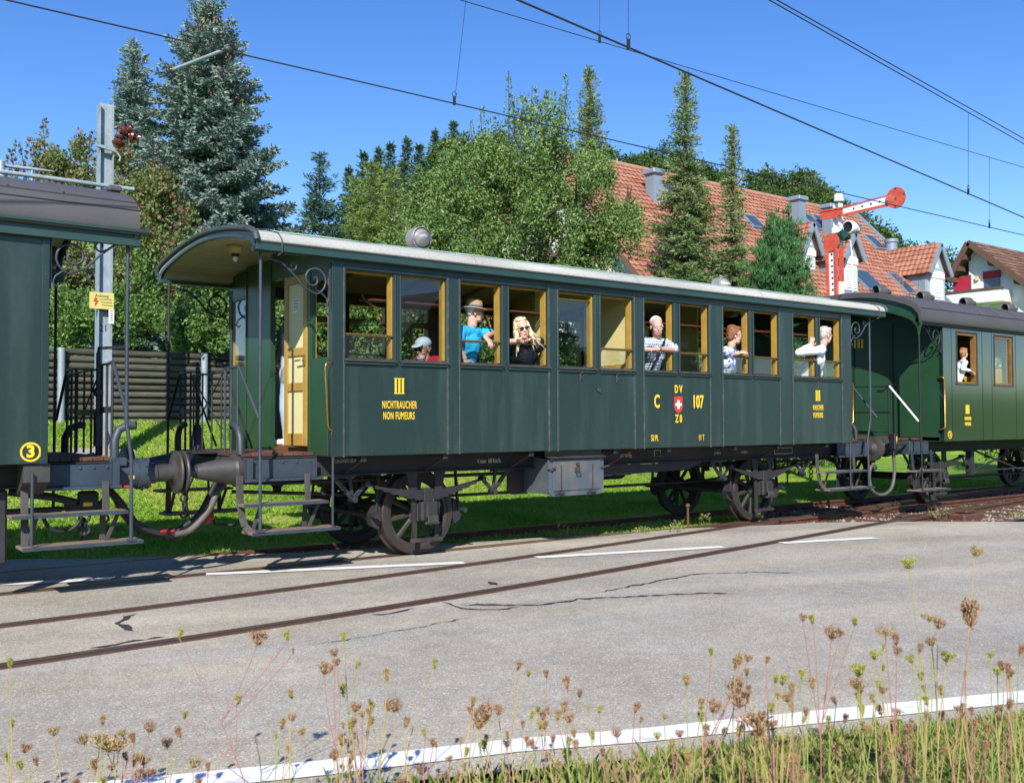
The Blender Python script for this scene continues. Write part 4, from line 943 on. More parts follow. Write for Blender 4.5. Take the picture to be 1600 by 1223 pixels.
# ------------------------------------------------------------------ left carriage (its right end shows)
lc = empty('passenger_carriage', (-8, 0, 0)); tag(lc, 'dark green carriage number 3 with dark grey roof, cut off by the left photo edge', 'carriage')
ABS = {}
_link = link
def link(name, me, mats, parent=None, kind=None, label=None):
    o = _link(name, me, mats, parent, kind, label)
    if parent is not None and parent.type == 'EMPTY' and parent.location.length > 0: o.matrix_parent_inverse = Matrix.Translation(-parent.location)
    return o
LX = -4.085; LE = -3.42
XA = -13.0
for s in (-1, 1):
    P(lc, 'side_panel', M['green'], lambda b: b.box(XA, LX-.06, s*1.385, s*1.355, 1.18, 3.2))
    P(lc, 'corner_post', M['green'], lambda b: b.box(LX-.06, LX, s*1.392, s*1.30, 1.176, 3.22, .004))
    P(lc, 'fascia_board', M['green_dark'], lambda b: (b.box(XA, -3.34, s*1.45, s*1.40, 3.115, 3.235, .004), b.box(XA, -3.28, s*1.51, s*1.40, 3.232, 3.262, .004)))
    P(lc, 'bolt_row', M['cast'], lambda b: [b.lathe([(.007, 0), (.005, .005), (0, .007)], (LX-.03, s*1.392, 1.3+k*.3), (0, s, 0), 6) for k in range(7)], kind='stuff')
g2 = mat('left_car_end', hx('1e2a28'), .5, amt=.1)
P(lc, 'end_wall', g2, lambda b: (b.box(LX-.06, LX-.02, .45, 1.30, 1.18, 3.5), b.box(LX-.06, LX-.02, -1.30, -.45, 1.18, 3.5), b.box(LX-.06, LX-.02, -.45, .45, 3.1, 3.6)))
P(lc, 'end_door', g2, lambda b: (b.box(LX-.09, LX-.065, -.45, .45, 1.2, 3.1), b.box(LX-.062, LX-.05, -.3, .3, 2.2, 2.9)))
P(lc, 'floor', M['seat_wood'], lambda b: b.box(XA, LX-.06, -1.35, 1.35, 1.19, 1.24))
lrf = roofshell(lc, PROF_DARK, XA, -3.36, M['roof_dark'], 'roof', .05, 12)
arch_board(lc, PROF_DARK, -3.40, -3.37, .16, M['green_dark'])
roofshell(lc, [(y*.96, z-.10) for y, z in PROF_DARK], XA, -3.42, M['ceiling'], 'ceiling', .01, 1)
def dark_band(b, x, prof, r=.014, lo=None):
    b.tube([(x, y*1.004, z+.003) for y, z in prof if lo is None or z > lo], r, 6)
for x in (-4.42, -3.98): P(lrf, 'roof_rib', M['roof_dark'], lambda b: dark_band(b, x, PROF_DARK, .012, 3.5))
P(lrf, 'roof_seam', M['black'], lambda b: (b.bar((XA, -1.462, 3.437), (-3.36, -1.462, 3.437), .012, .012), b.bar((XA, -1.40, 3.52), (-3.36, -1.40, 3.52), .004, .004)))
P(lrf, 'roof_end_cap', M['roof_dark'], lambda b: b.box(-3.50, -3.38, -1.0, -.75, 3.69, 3.75, .015))
P(lrf, 'roof_conduit', M['galv'], lambda b: (b.tube([(XA, -.4, 3.845), (-3.12+.02, -.4, 3.87)], .022, 8), b.bar((-3.2, -.4, 3.86), (-3.45, -.45, 3.78), .02, .02)))
P(lrf, 'roof_insulator_arm', M['galv'], lambda b: (b.tube([(-4.6, -.2, 3.97), (-3.95, -.2, 3.98)], .018, 8), b.lathe([(0, 0), (.05, 0), (.03, .22), (0, .24)], (-4.28, -.25, 3.78), (0, 0, 1), 10), b.tube([(-3.95, -.2, 3.98), (-3.80, -.2, 3.985)], [.018, .006], 8), b.tube([(-4.0, -.2, 3.98), (-4.0, -.2, 3.80)], .014, 6)))
scroll(lc, LX, -1.36, .7, SB)
pole(lc, LE-.01, -1, .47, zt=3.14, bend=-.045); pole(lc, LE-.01, 1, .47, M['iron_dark'])
platform(lc, LX, LE, mat('platform_dark', hx('33404e'), .5, amt=.2, bump=.1))
steps(lc, -4.33, -3.28, -1, zt=.742, zb=.47)
P(lc, 'step_rod', SB, lambda b: b.tube([(-4.205, -1.39, 1.1), (-4.205, -1.39, .48)], .014, 8))
P(lc, 'step_bracket', M['cast'], lambda b: b.prism([(-1.36, 1.17), (-1.36, 1.02), (-1.1, .90), (-1.1, 1.17)], 0, -4.27, -4.06))
c = at(48, 706, y=-1.39)
dsc = P(lc, 'number_ring', M['yellow'], lambda b: b.lathe([(.067, 0), (.067, .004), (.083, .004), (.083, 0)], (c.x, -1.386, c.z), (0, -1, 0), 32))
text('3', .14, M['yellow'], lc, (c.x, -1.3895, c.z), sx=1.0, bold=.006)
underframe(lc, XA, LE, M['frame_black'])
for y in (-.875, .875): buffer(lc, LE+.0, y, 1, L=.63, cone=False)
coupling(lc, LE, 1)
P(lc, 'yellow_tag', M['yellow'], lambda b: b.box(LE+.12, LE+.17, -.875-.139, -.875-.1345, 1.0, 1.03))
for s in (-1, 1):
    x = LE+.005; mm = SB if s < 0 else M['iron_dark']
    P(lc, 'sloping_rail', mm, lambda b: b.tube([(x, s*.72, 2.09), (x, s*.86, 2.10), (x, s*.90, 2.08), (x, s*1.36, 1.56)], .017, 8))
    end_rail(lc, x, s*.86, s*.50, 2.09, 1.21, M['iron_dark'], 3)
    P(lc, 'bridge_bracket', SB if s < 0 else M['iron_dark'], lambda b: (b.tube([(x, s*.95, 1.2), (x, s*.95, 1.36), (x+.04, s*.93, 1.46), (x+.13, s*.93, 1.50), (x+.2, s*.93, 1.50)], .04, 10), b.box(x-.06, x+.1, s*1.02, s*.86, 1.12, 1.2, .01)))
for k in range(4): P(lc, 'gate_bar', M['iron_dark'], lambda b: b.tube([(LE, -.42+k*.28, 1.22), (LE, -.42+k*.28, 2.07)], .011, 6))
P(lc, 'gate_bar', M['iron_dark'], lambda b: (b.tube([(LE, -.5, 2.05), (LE, .86, 2.05)], .012, 6), b.tube([(LE, -.45, 2.03), (LE, .42, 1.45)], .009, 6), b.box(LE-.01, LE+.01, -.42, .4, 1.60, 1.66)))
hb = P(lc, 'brake_column', M['iron_dark'], lambda b: (b.tube([(LE-.06, -.62, 1.2), (LE-.06, -.62, 2.2)], .022, 8), b.tube([(LE-.06, -.62, 1.3), (LE-.06, -.62, 1.6)], .04, 8), b.ell((LE-.06, -.62, 1.82), .05, .05, .05)))
P(hb, 'brake_crank', M['iron_dark'], lambda b: b.tube([(LE-.06, -.62, 2.2), (LE-.06, -.62, 2.24), (LE+.1, -.95, 2.24), (LE+.1, -.95, 2.42)], .015, 8))
P(lc, 'hand_rail', M['brassbar'], lambda b: b.tube([(LX, -.95, 2.45), (LX+.06, -.95, 2.44), (LX+.06, -.95, 1.28), (LX, -.95, 1.36)], .013, 8))
P(lc, 'corner_rod', M['black'], lambda b: b.tube([(LX+.1, -.75, 3.0), (LX+.1, -.75, 1.21)], .016, 8))
P(lc, 'destination_board', M['black'], lambda b: b.box(LX-.01, LX+.15, -1.0, -.55, 2.95, 3.12, .01))
hose(lc, [(LE, -.66, .93), (LE+.12, -.70, .78), (LE+.28, -.72, .55), (LE+.46, -.72, .45), (LE+.62, -.72, .425)], .032)
hose(lc, [(LE, -.52, .93), (LE+.1, -.58, .82), (LE+.2, -.6, .62), (LE+.36, -.6, .46), (LE+.55, -.6, .41)], .03)
P(lc, 'hose_coupler', M['iron_dark'], lambda b: (b.ell((-2.82, -.70, .43), .09, .05, .055), b.ell((-2.72, -.6, .39), .08, .05, .05)))
P(lc, 'red_coupler', M['redhose'], lambda b: b.bar((-2.92, -.745, .46), (-2.78, -.745, .455), .03, .025, .008))
def jump(b):
    b.box(-3.72, -3.56, -1.0, -.85, .76, .90, .02); b.box(-3.80, -3.50, -.95, -.7, .70, .80, .02); b.tube([(-4.3, -.9, .92), (-3.95, -.95, .86), (-3.75, -.95, .80)], .035, 8)
P(lc, 'jumper_socket', M['frame_black'], jump)
P(lc, 'socket_flash', M['yellow'], lambda b: b.box(-3.70, -3.62, -1.004, -1.0, .765, .80))
P(lc, 'red_valve_handle', M['redhose'], lambda b: b.bar((LE-.05, -1.0, .94), (LE+.1, -1.12, .935), .02, .02, .005))
P(lc, 'chain', M['iron_dark'], lambda b: [torus(b, (-3.66, -.9+.03*(k % 2), .66-k*.06), (1, 0, 0) if k % 2 else (0, 1, 0), .045, .014, 10, 6) for k in range(5)])
P(lc, 'air_hose', M['rubber'], lambda b: b.tube(arc((-3.86, .70), .16, 180, 360, 10, 'xz', -.95), .018, 8))
P(lc, 'brake_rod', M['iron_dark'], lambda b: (b.tube([(XA, -.6, .8), (LE-.1, -.6, .72)], .02, 8), b.tube([(XA, .6, .62), (LE-.1, .6, .62)], .03, 8), b.box(-4.5, -4.33, -1.05, -.9, .3, .95, .02)))
wheelset(lc, -6.2); 
for s in (-1, 1): running_gear(lc, -6.2, s=s)

# ------------------------------------------------------------------ right carriage
rc = empty('passenger_carriage', (17, 0, 0)); tag(rc, 'glossy dark green carriage with ribbed dark roof, cut off by the right photo edge', 'carriage')
BX = 10.46; RE = 9.72; XZ = 24.0; GS = M['green_shiny']; M['varnish'] = mat('varnished_wood', hx('7d5a2e'), .4, amt=.2, scale=6)
RW = [(10.93, 11.63), (12.28, 12.97), (13.62, 14.3), (14.95, 15.6), (16.2, 16.9), (17.5, 18.2), (18.8, 19.5)]
for s in (-1, 1):
    ed = [BX]+[v for w in RW for v in w]+[XZ]
    for i in range(0, len(ed), 2): P(rc, 'wall_post', GS, lambda b: b.box(ed[i], ed[i+1], s*1.385, s*1.31, 1.15, 3.2))
    for x0, x1 in RW:
        P(rc, 'side_panel', GS, lambda b: b.box(x0, x1, s*1.385, s*1.31, 1.15, 2.18)); P(rc, 'window_header', GS, lambda b: b.box(x0, x1, s*1.385, s*1.31, 3.1, 3.2))
        fr = P(rc, 'window_frame', M['varnish'], lambda b: (b.box(x0, x0+.035, s*1.375, s*1.29, 2.18, 3.1), b.box(x1-.05, x1, s*1.375, s*1.29, 2.18, 3.1), b.box(x0+.035, x1-.05, s*1.37, s*1.29, 3.05, 3.1), b.box(x0+.035, x1-.05, s*1.37, s*1.29, 2.18, 2.21)))
        P(fr, 'sill_strip', M['cast'], lambda b: b.box(x0-.03, x1+.03, s*1.385, s*1.41, 2.15, 2.178, .004))
        P(fr, 'frame_trim', M['cast'], lambda b: (b.box(x0-.018, x0, s*1.385, s*1.395, 2.18, 3.115), b.box(x1, x1+.018, s*1.385, s*1.395, 2.18, 3.115), b.box(x0, x1, s*1.385, s*1.395, 3.1, 3.115)))
        if x0 > 11: P(fr, 'pane', M['glass'], lambda b: b.box(x0+.035, x1-.05, s*1.345, s*1.341, 2.21, 3.05))
    for x in (10.75, 11.83, 12.18, 13.1, 13.5): P(rc, 'panel_bead', GS, lambda b: b.box(x-.008, x+.008, s*1.385, s*1.390, 1.15, 3.15))
    P(rc, 'fascia_board', M['green_dark'], lambda b: b.box(9.62, XZ, s*1.47, s*1.36, 3.195, 3.262, .004))
P(rc, 'floor', M['seat_wood'], lambda b: b.box(BX, XZ, -1.3, 1.3, 1.16, 1.22))
P(rc, 'end_wall', M['green_end'], lambda b: (b.box(BX, BX+.05, .40, 1.31, 1.15, 3.45), b.box(BX, BX+.05, -1.31, -.42, 1.15, 3.45), b.box(BX, BX+.05, -.42, .40, 3.1, 3.55)))
P(rc, 'end_door', M['green_end'], lambda b: (b.box(BX+.012, BX+.045, -.42, .40, 1.2, 3.1), b.box(BX+.002, BX+.012, -.34, .30, 1.3, 2.0, .004)))
P(rc, 'door_bead', M['black'], lambda b: (b.box(BX-.008, BX, -.44, -.41, 1.2, 3.3), b.box(BX-.008, BX, .38, .41, 1.2, 3.3)))
P(rc, 'door_handle', M['iron_dark'], lambda b: b.tube([(BX-.01, -.3, 2.14), (BX-.06, -.3, 2.14), (BX-.06, -.16, 2.14)], .012, 6))
P(rc, 'interior_partition', M['varnish'], lambda b: (b.box(11.95, 11.99, -1.3, -.4, 1.22, 3.4), b.box(11.95, 11.99, .4, 1.3, 1.22, 3.4)))
P(rc, 'bench_back', mat('yellow_bench', hx('c2a026'), .5), lambda b: (b.box(11.70, 11.76, -1.25, -.45, 1.6, 2.33, .02), b.box(13.05, 13.11, -1.25, -.45, 1.6, 2.5, .02), b.box(11.3, 11.75, -1.25, -.45, 1.6, 1.66, .02)))
for k in range(3):
    c = at(1336+k*5.5, 537, x=BX-.004); P(rc, 'numeral_bar', M['yellow'], lambda b: b.box(BX-.004, BX, c.y-.022, c.y+.022, c.z-.085, c.z+.085))
rrf = roofshell(rc, PROF_DARK, 9.60, XZ, M['roof_dark'], 'roof', .05, 12)
arch_board(rc, PROF_DARK, 9.62, 9.66, .30, M['green_end'])
P(rrf, 'roof_edge_trim', M['roof_dark'], lambda b: [b.prism([(y0*1.004, z0+.01), (y1*1.004, z1+.01), (y1*.98, z1-.085), (y0*.98, z0-.085)], 0, 9.56, 9.60) for (y0, z0), (y1, z1) in zip(PROF_DARK[:-1], PROF_DARK[1:])])
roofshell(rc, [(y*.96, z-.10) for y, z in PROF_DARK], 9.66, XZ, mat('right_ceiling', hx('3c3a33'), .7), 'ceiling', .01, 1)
for k in range(16): P(rrf, 'roof_rib', M['roof_dark'], lambda b: dark_band(b, 10.35+k*.68, PROF_DARK, .013, 3.43))
P(rrf, 'roof_seam', M['black'], lambda b: b.bar((9.6, -1.466, 3.437), (XZ, -1.466, 3.437), .01, .01))
for x in (9.9, 11.35, 12.9, 14.6, 16.4):
    v = P(rrf, 'roof_ventilator', M['roof_dark'], lambda b: (b.lathe([(.10, -.12), (.115, -.10), (.115, .06), (.09, .09), (.10, -.12)], (x, -.55, 3.83), (1, -.35, 0), 20), b.box(x-.2, x+.2, -.7, -.4, 3.70, 3.77, .02)))
    P(v, 'ventilator_cone', M['roof_dark'], lambda b: b.lathe([(.095, .05), (.04, .20), (0, .22)], (x, -.55, 3.83), (1, -.35, 0), 16))
scroll(rc, BX, -1.36, -.55, M['iron_dark'])
pole(rc, 9.72, -1, .30, M['black']); pole(rc, 9.72, 1, .30, M['black'])
platform(rc, BX, RE)
for y in (-.875, .875): buffer(rc, RE, y, -1, L=.665, cone=False)
coupling(rc, RE, -1)
steps(rc, 9.62, 10.62, -1, zt=.66, zb=.33, m=M['iron_dark'])
P(rc, 'sloping_rail', M['white'], lambda b: b.tube([(RE, -.80, 2.12), (RE, -1.34, 1.50)], .018, 8))
for y in (-.78, .1, .78): P(rc, 'railing_bar', M['black'], lambda b: b.tube([(RE, y, 1.21), (RE, y, 2.12)], .016, 8))
P(rc, 'railing_top', M['black'], lambda b: (b.bar((RE, -.8, 1.66), (RE, .8, 1.66), .03, .03), b.bar((RE, .78, 2.12), (RE, -.8, 2.12), .03, .02), b.box(RE-.03, RE+.03, -.05, .1, 1.66, 1.72)))
P(rc, 'hand_rail', M['brass'], lambda b: b.tube([(BX-.02, -1.30, 2.27), (BX-.06, -1.40, 2.27), (BX-.02, -1.42, 2.25), (BX-.02, -1.42, 1.40), (BX-.06, -1.40, 1.37), (BX-.02, -1.32, 1.35)], .017, 8))
P(rc, 'jumper_box', M['black'], lambda b: (b.box(9.15, 9.25, -1.24, -1.12, 1.02, 1.30, .015), b.lathe([(.03, 0), (.03, .12)], (9.2, -1.18, .9), (0, 0, 1), 10), b.bar((9.25, -1.18, 1.1), (9.72, -1.1, 1.1), .03, .03)))
P(rc, 'jumper_flash', M['yellow'], lambda b: b.prism([(9.19, 1.25), (9.215, 1.25), (9.205, 1.2), (9.22, 1.2), (9.19, 1.13), (9.197, 1.18), (9.185, 1.18)], 1, -1.244, -1.241))
hose(rc, [(9.2, -1.18, .92), (9.22, -1.18, .65), (9.12, -1.18, .38), (8.85, -1.18, .28), (8.58, -1.17, .36), (8.52, -1.15, .58), (8.62, -1.12, .75), (8.78, -1.08, .74)], .028, M['rubber_grey'], name='jumper_cable')
P(rc, 'cable_plug', M['cast'], lambda b: b.lathe([(.03, 0), (.05, .04), (.05, .16), (.03, .2)], (8.68, -1.1, .72), (.9, .3, .1), 10))
serif = at(1512, 639.5, y=-1.388); 
P(rc, 'numeral_block', M['yellow'], lambda b: [b.box(serif.x-.065+k*.045, serif.x-.03+k*.045, -1.388, -1.385, serif.z-.08, serif.z+.08) for k in range(3)])
for s_, px, py in (('RAUCHER', 1512.5, 654), ('FUMEURS', 1512.5, 662.5)):
    let(s_, px, py, .06, .6, -1.3885, bold=.003, cr=rc)
c = at(1484.5, 679, y=-1.388); P(rc, 'number_ring', M['yellow'], lambda b: b.lathe([(.055, 0), (.055, .004), (.07, .004), (.07, 0)], (c.x, -1.385, c.z), (0, -1, 0), 24))
text('3', .1, M['yellow'], rc, (c.x, -1.3885, c.z), bold=.004)
underframe(rc, RE, XZ, M['frame_black'])
wheelset(rc, 11.0); running_gear(rc, 11.0); running_gear(rc, 11.0, s=1); brake(rc, 11.0, 1); brake(rc, 11.0, -1)
wheelset(rc, 17.2); running_gear(rc, 17.2)
P(rc, 'truss_rod', M['frame_black'], lambda b: (b.tube([(12.2, -1.0, .95), (13.9, -1.0, .55), (16, -1.0, .55)], .02, 6), b.tube([(12.1, -1.0, .55), (13.9, -1.0, .95)], .02, 6), b.tube([(11.9, -1.0, .56), (16, -1.0, .56)], .018, 6), b.tube([(11.9, -.6, .42), (16, -.6, .42)], .02, 6), b.box(12.0, 12.12, -1.05, -.95, .5, .95)))
# ================================================================== people
def cap(b, p, q, r0, r1, n=12):
    p, q = Vector(p), Vector(q)
    b.tube([p, p.lerp(q, .5), q], [r0, (r0+r1)/2, r1], n); b.ell(p, r0, r0, r0, 10, 8); b.ell(q, r1, r1, r1, 10, 8)
def remesh(b, vox, smooth=3, wrinkle=0, wscale=14):
    me = b.mesh('tmp'); o = bpy.data.objects.new('tmp', me); COL.objects.link(o)
    m = o.modifiers.new('r', 'REMESH'); m.mode = 'VOXEL'; m.voxel_size = vox; m.use_smooth_shade = True
    if smooth: s = o.modifiers.new('s', 'SMOOTH'); s.iterations = smooth; s.factor = .5
    dg = bpy.context.evaluated_depsgraph_get(); out = bpy.data.meshes.new_from_object(o.evaluated_get(dg))
    bpy.data.objects.remove(o); bpy.data.meshes.remove(me)
    if wrinkle:
        n = len(out.vertices); co = np.empty(n*3, np.float32); out.vertices.foreach_get('co', co); nn = np.empty(n*3, np.float32); out.vertices.foreach_get('normal', nn)
        co = co.reshape(-1, 3); nn = nn.reshape(-1, 3)
        w = np.array([mnoise.noise((c[0]*wscale, c[1]*wscale, c[2]*wscale*.55))+.5*mnoise.noise((c[0]*wscale*2.3, c[1]*wscale*2.3, c[2]*wscale*1.4)) for c in co])
        co = co+nn*(w*wrinkle)[:, None]; out.vertices.foreach_set('co', co.astype(np.float32).ravel()); out.update()
    return out
SK = {'pale': mat('skin_pale', hx('cda593'), .55, amt=.06, scale=25, spec=.35), 'tan': mat('skin_tanned', hx('b38b76'), .55, amt=.07, scale=25, spec=.35), 'pink': mat('skin_ruddy', hx('c69a8a'), .55, amt=.08, scale=25, spec=.35)}
def cloth(name, c, **kw): return mat(name, hx(c), .85, amt=.07, scale=9, bump=.12, bscale=180, spec=.15, **kw)
def plaid(name):
    m = cloth(name, 'd9dee6'); nt = m.node_tree; L = nt.links.new; b = nt.nodes['Principled BSDF']
    g = nd(nt, 'ShaderNodeNewGeometry'); sp = nd(nt, 'ShaderNodeSeparateXYZ'); L(g.outputs['Position'], sp.inputs[0]); acc = None
    for ax, f in ((0, 26), (2, 26)):
        mu = nd(nt, 'ShaderNodeMath', operation='MULTIPLY'); L(sp.outputs[ax], mu.inputs[0]); mu.inputs[1].default_value = f
        fr = nd(nt, 'ShaderNodeMath', operation='FRACT'); L(mu.outputs[0], fr.inputs[0]); gt = nd(nt, 'ShaderNodeMath', operation='GREATER_THAN'); L(fr.outputs[0], gt.inputs[0]); gt.inputs[1].default_value = .74
        if acc is None: acc = gt.outputs[0]
        else:
            mx = nd(nt, 'ShaderNodeMath', operation='MAXIMUM'); L(acc, mx.inputs[0]); L(gt.outputs[0], mx.inputs[1]); acc = mx.outputs[0]
    mi = nd(nt, 'ShaderNodeMix', data_type='RGBA'); L(acc, mi.inputs['Factor']); mi.inputs['A'].default_value = (*hx('dfe4ec'), 1); mi.inputs['B'].default_value = (*hx('5f7799'), 1)
    L(mi.outputs['Result'], b.inputs['Base Color']); return m
CL = {'red': cloth('red_shirt', 'a8283a'), 'cyan': cloth('turquoise_shirt', '2fa2cf'), 'black': cloth('black_top', '1c1d24'), 'plaid': plaid('checked_shirt'),
      'floral': mat('patterned_blouse', hx('c6ccd8'), .85, scale=22, col2=hx('3c5cae'), thr=(.50, .56), spec=.15), 'white': cloth('white_sweater', 'd5d9e0'), 'greyblue': cloth('pale_shirt', 'aab4c4'),
      'jeans': cloth('light_jeans', '9db7d2'), 'dark': cloth('dark_trousers', '2a2c33'), 'whitekid': cloth('white_kid_top', 'dfe3e6'), 'blue': cloth('blue_shirt', '2d5fae')}
HR = {'white': mat('white_hair', hx('d8d6d4'), .6, amt=.1, scale=40, bump=.4, bscale=120), 'blonde': mat('blonde_hair', hx('cfc2a0'), .45, amt=.12, scale=40, bump=.4, bscale=120), 'red': mat('auburn_hair', hx('7d4e32'), .55, amt=.2, scale=40, bump=.5, bscale=100),
      'grey': mat('grey_hair', hx('b3aba4'), .55, amt=.15, scale=40, bump=.5, bscale=120), 'brown': mat('light_brown_hair', hx('9a7048'), .5, amt=.15, scale=40, bump=.4, bscale=120)}
M['straw'] = mat('straw', hx('a08b62'), .85, amt=.25, scale=60, bump=.5, bscale=150); M['lens'] = mat('dark_lens', hx('0f0d0d'), .08, spec=.8)
def hand(b, w, d, n, side, curl=.6, sc=1.0):
    """w wrist, d direction to the fingers, n palm normal; side +1/-1 puts the thumb"""
    w, d, n = Vector(w), Vector(d).normalized(), Vector(n); n = (n-d*n.dot(d)).normalized(); s = d.cross(n)*side
    mt = Matrix((d, s, n)).transposed()
    b.ell(w+d*.05*sc, .052*sc, .040*sc, .017*sc, 12, 8, mtx=mt); b.ell(w+d*.07*sc, .03*sc, .039*sc, .015*sc, 12, 8, mtx=mt)
    for k, L in enumerate((.070, .080, .074, .058)):
        o = w+d*.088*sc+s*(.030-.020*k)*sc; a = curl*.5; p = o
        for j, f in enumerate((.42, .33, .25)):
            dd = d*math.cos(a)+n*math.sin(a)+s*(.10-.07*k); q = p+dd.normalized()*L*f*sc*1.25; cap(b, p, q, (.0092-.0012*j)*sc, (.0082-.0012*j)*sc, 8); p = q; a += curl*.75
    o = w+d*.028*sc+s*.033*sc; q = o+(d*.5+s*.75+n*.25).normalized()*.042*sc; q2 = q+(d*.85+s*.25+n*.4).normalized()*.034*sc
    cap(b, o, q, .0125*sc, .0105*sc, 8); cap(b, q, q2, .0105*sc, .0085*sc, 8)
def person(label, head, yaw, pelvis, sh_yaw, arms, skin, shirt, trousers, hair, sleeve='short', tilt=0, nod=0, sc=1.0, feet=None, hairstyle='short', extras=(), sit=False, shoulder_drop=0, wr=.006, shoe=None, cat='person'):
    floor = feet if feet is not None else 1.25
    root = empty('person', (pelvis[0], pelvis[1], floor)); tag(root, label, cat); inv = Matrix.Translation((-pelvis[0], -pelvis[1], -floor))
    H = Vector(head); Pv = Vector(pelvis)
    rot = Matrix.Rotation(R(yaw), 3, 'Z') @ Matrix.Rotation(R(nod), 3, 'Y') @ Matrix.Rotation(R(tilt), 3, 'X')
    def hp(f, l, u): return H+rot @ Vector((f, l, u))*sc
    spine = H-Pv; sd = Matrix.Rotation(R(sh_yaw), 3, 'Z') @ Vector((0, 1, 0))     # towards the person's left
    fw = Matrix.Rotation(R(sh_yaw), 3, 'Z') @ Vector((1, 0, 0))
    neck = hp(-.025, 0, -.15); chest = Pv.lerp(neck, .62); S = {}
    for k, sg in (('L', 1), ('R', -1)): S[k] = Pv.lerp(neck, .86)+sd*sg*(.195 if sc > .98 else .175)*sc+Vector((0, 0, -.01+shoulder_drop))
    b = MB()
    def e(c, r, m=None): b.ell(hp(*c), r[0]*sc, r[1]*sc, r[2]*sc, 16, 12, mtx=rot)
    e((-.008, 0, .035), (.096, .077, .088)); e((.030, 0, -.035), (.062, .060, .082)); e((.062, 0, -.098), (.026, .03, .022)); e((.094, 0, -.016), (.016, .012, .030)); e((.106, 0, -.036), (.013, .014, .011)); e((.080, 0, .022), (.016, .050, .011))
    for sg in (-1, 1): e((.058, sg*.038, -.040), (.026, .024, .028)); e((-.008, sg*.080, -.018), (.020, .009, .032)); e((.045, sg*.03, -.085), (.03, .024, .022))
    e((.088, 0, -.068), (.010, .024, .007)); e((.085, 0, -.080), (.011, .02, .007))
    cap(b, hp(-.02, 0, -.07), neck, .056*sc, .06*sc)
    # torso, arms, legs
    cap(b, Pv, chest, .13*sc, .14*sc); cap(b, chest+sd*.07*sc, chest-sd*.07*sc, .115*sc, .115*sc); cap(b, S['L'], S['R'], .062*sc, .062*sc); cap(b, Pv+sd*.07*sc, Pv-sd*.07*sc, .12*sc, .12*sc)
    for k, sg in (('L', 1), ('R', -1)):
        el, wr_, hd, hn = arms[k]; el, wr_ = Vector(el), Vector(wr_)
        cap(b, S[k], el, .052*sc, .042*sc); cap(b, el, wr_, .041*sc, .028*sc); hand(b, wr_, hd, hn, sg, sc=sc)
        hip = Pv+sd*sg*.09*sc-Vector((0, 0, .03))
        if sit: kn = hip+fw*.42*sc+Vector((0, 0, -.02)); ft = kn+Vector((0, 0, floor+.06-kn.z))
        else: ft = Vector((hip.x, hip.y, floor+.05))+sd*sg*.02; kn = hip.lerp(ft, .5)+fw*.04
        cap(b, hip, kn, .085*sc, .056*sc); cap(b, kn, ft, .055*sc, .036*sc); cap(b, ft+Vector((0, 0, -.0)), ft+fw*.15*sc+Vector((0, 0, -.02)), .036*sc, .03*sc)
        arms[k] = (el, wr_, kn, ft, hip)
    body = link('body', remesh(b, .0085*max(.8, sc), 2), SK[skin], None); body.parent = root; body.matrix_parent_inverse = inv
    def child(name, mb_or_me, m, par=body):
        me = mb_or_me if isinstance(mb_or_me, bpy.types.Mesh) else mb_or_me.mesh(name)
        o = link(name, me, m, None); o.parent = root; o.matrix_parent_inverse = inv; return o
    # shirt and trousers
    b = MB(); t = .014*sc
    cap(b, Pv, chest, .13*sc+t, .14*sc+t); cap(b, chest+sd*.07*sc, chest-sd*.07*sc, .115*sc+t, .115*sc+t); cap(b, S['L'], S['R'], .062*sc+t, .062*sc+t); cap(b, chest, Pv.lerp(neck, .88), .12*sc, .072*sc); cap(b, Pv+sd*.07*sc-Vector((0, 0, .03)), Pv-sd*.07*sc-Vector((0, 0, .03)), .12*sc+t, .12*sc+t)
    for k in 'LR':
        el, wr_ = arms[k][0], arms[k][1]; q = S[k].lerp(el, .72) if sleeve == 'short' else el
        cap(b, S[k], q, .052*sc+t*1.3, .045*sc+t*(1.9 if sleeve == 'short' else 1.0))
        if sleeve == 'long': cap(b, el, el.lerp(wr_, .92), .041*sc+t, .03*sc+t)
    child('shirt', remesh(b, .0105, 2, wr), CL[shirt])
    b = MB()
    for k in 'LR':
        kn, ft, hip = arms[k][2:5]
        cap(b, hip, kn, .085*sc+t, .06*sc+t); cap(b, kn, ft+Vector((0, 0, .05)), .06*sc+t, .05*sc+t)
    cap(b, Pv+sd*.07*sc-Vector((0, 0, .07)), Pv-sd*.07*sc-Vector((0, 0, .07)), .125*sc, .125*sc)
    child('trousers', remesh(b, .012, 2, .006), CL[trousers])
    for k in 'LR':
        ft = arms[k][3]; b = MB(); cap(b, ft-fw*.03-Vector((0, 0, .005)), ft+fw*.17*sc-Vector((0, 0, .012)), .042*sc, .036*sc); child('shoe', b, M['white'] if shoe == 'white' else M['black'])
    # eyes, brows, lips
    for sg in (-1, 1):
        b = MB(); b.ell(hp(.083, sg*.031, -.001), .011*sc, .013*sc, .008*sc, 10, 8, mtx=rot); child('eye', b, M['white'])
        b = MB(); b.ell(hp(.0935, sg*.031, -.001), .003*sc, .0055*sc, .0055*sc, 8, 6, mtx=rot); child('pupil', b, M['black'])
    for sg in (-1, 1):
        b = MB(); b.ell(hp(.0955, sg*.032, .022), .005*sc, .017*sc, .0035*sc, 8, 6, mtx=rot); child('eyebrow', b, HR[hair])
    b = MB(); b.ell(hp(.0955, 0, -.0735), .004*sc, .021*sc, .007*sc, 10, 6, mtx=rot); child('lips', b, mat('lips', hx('b0635a'), .5))
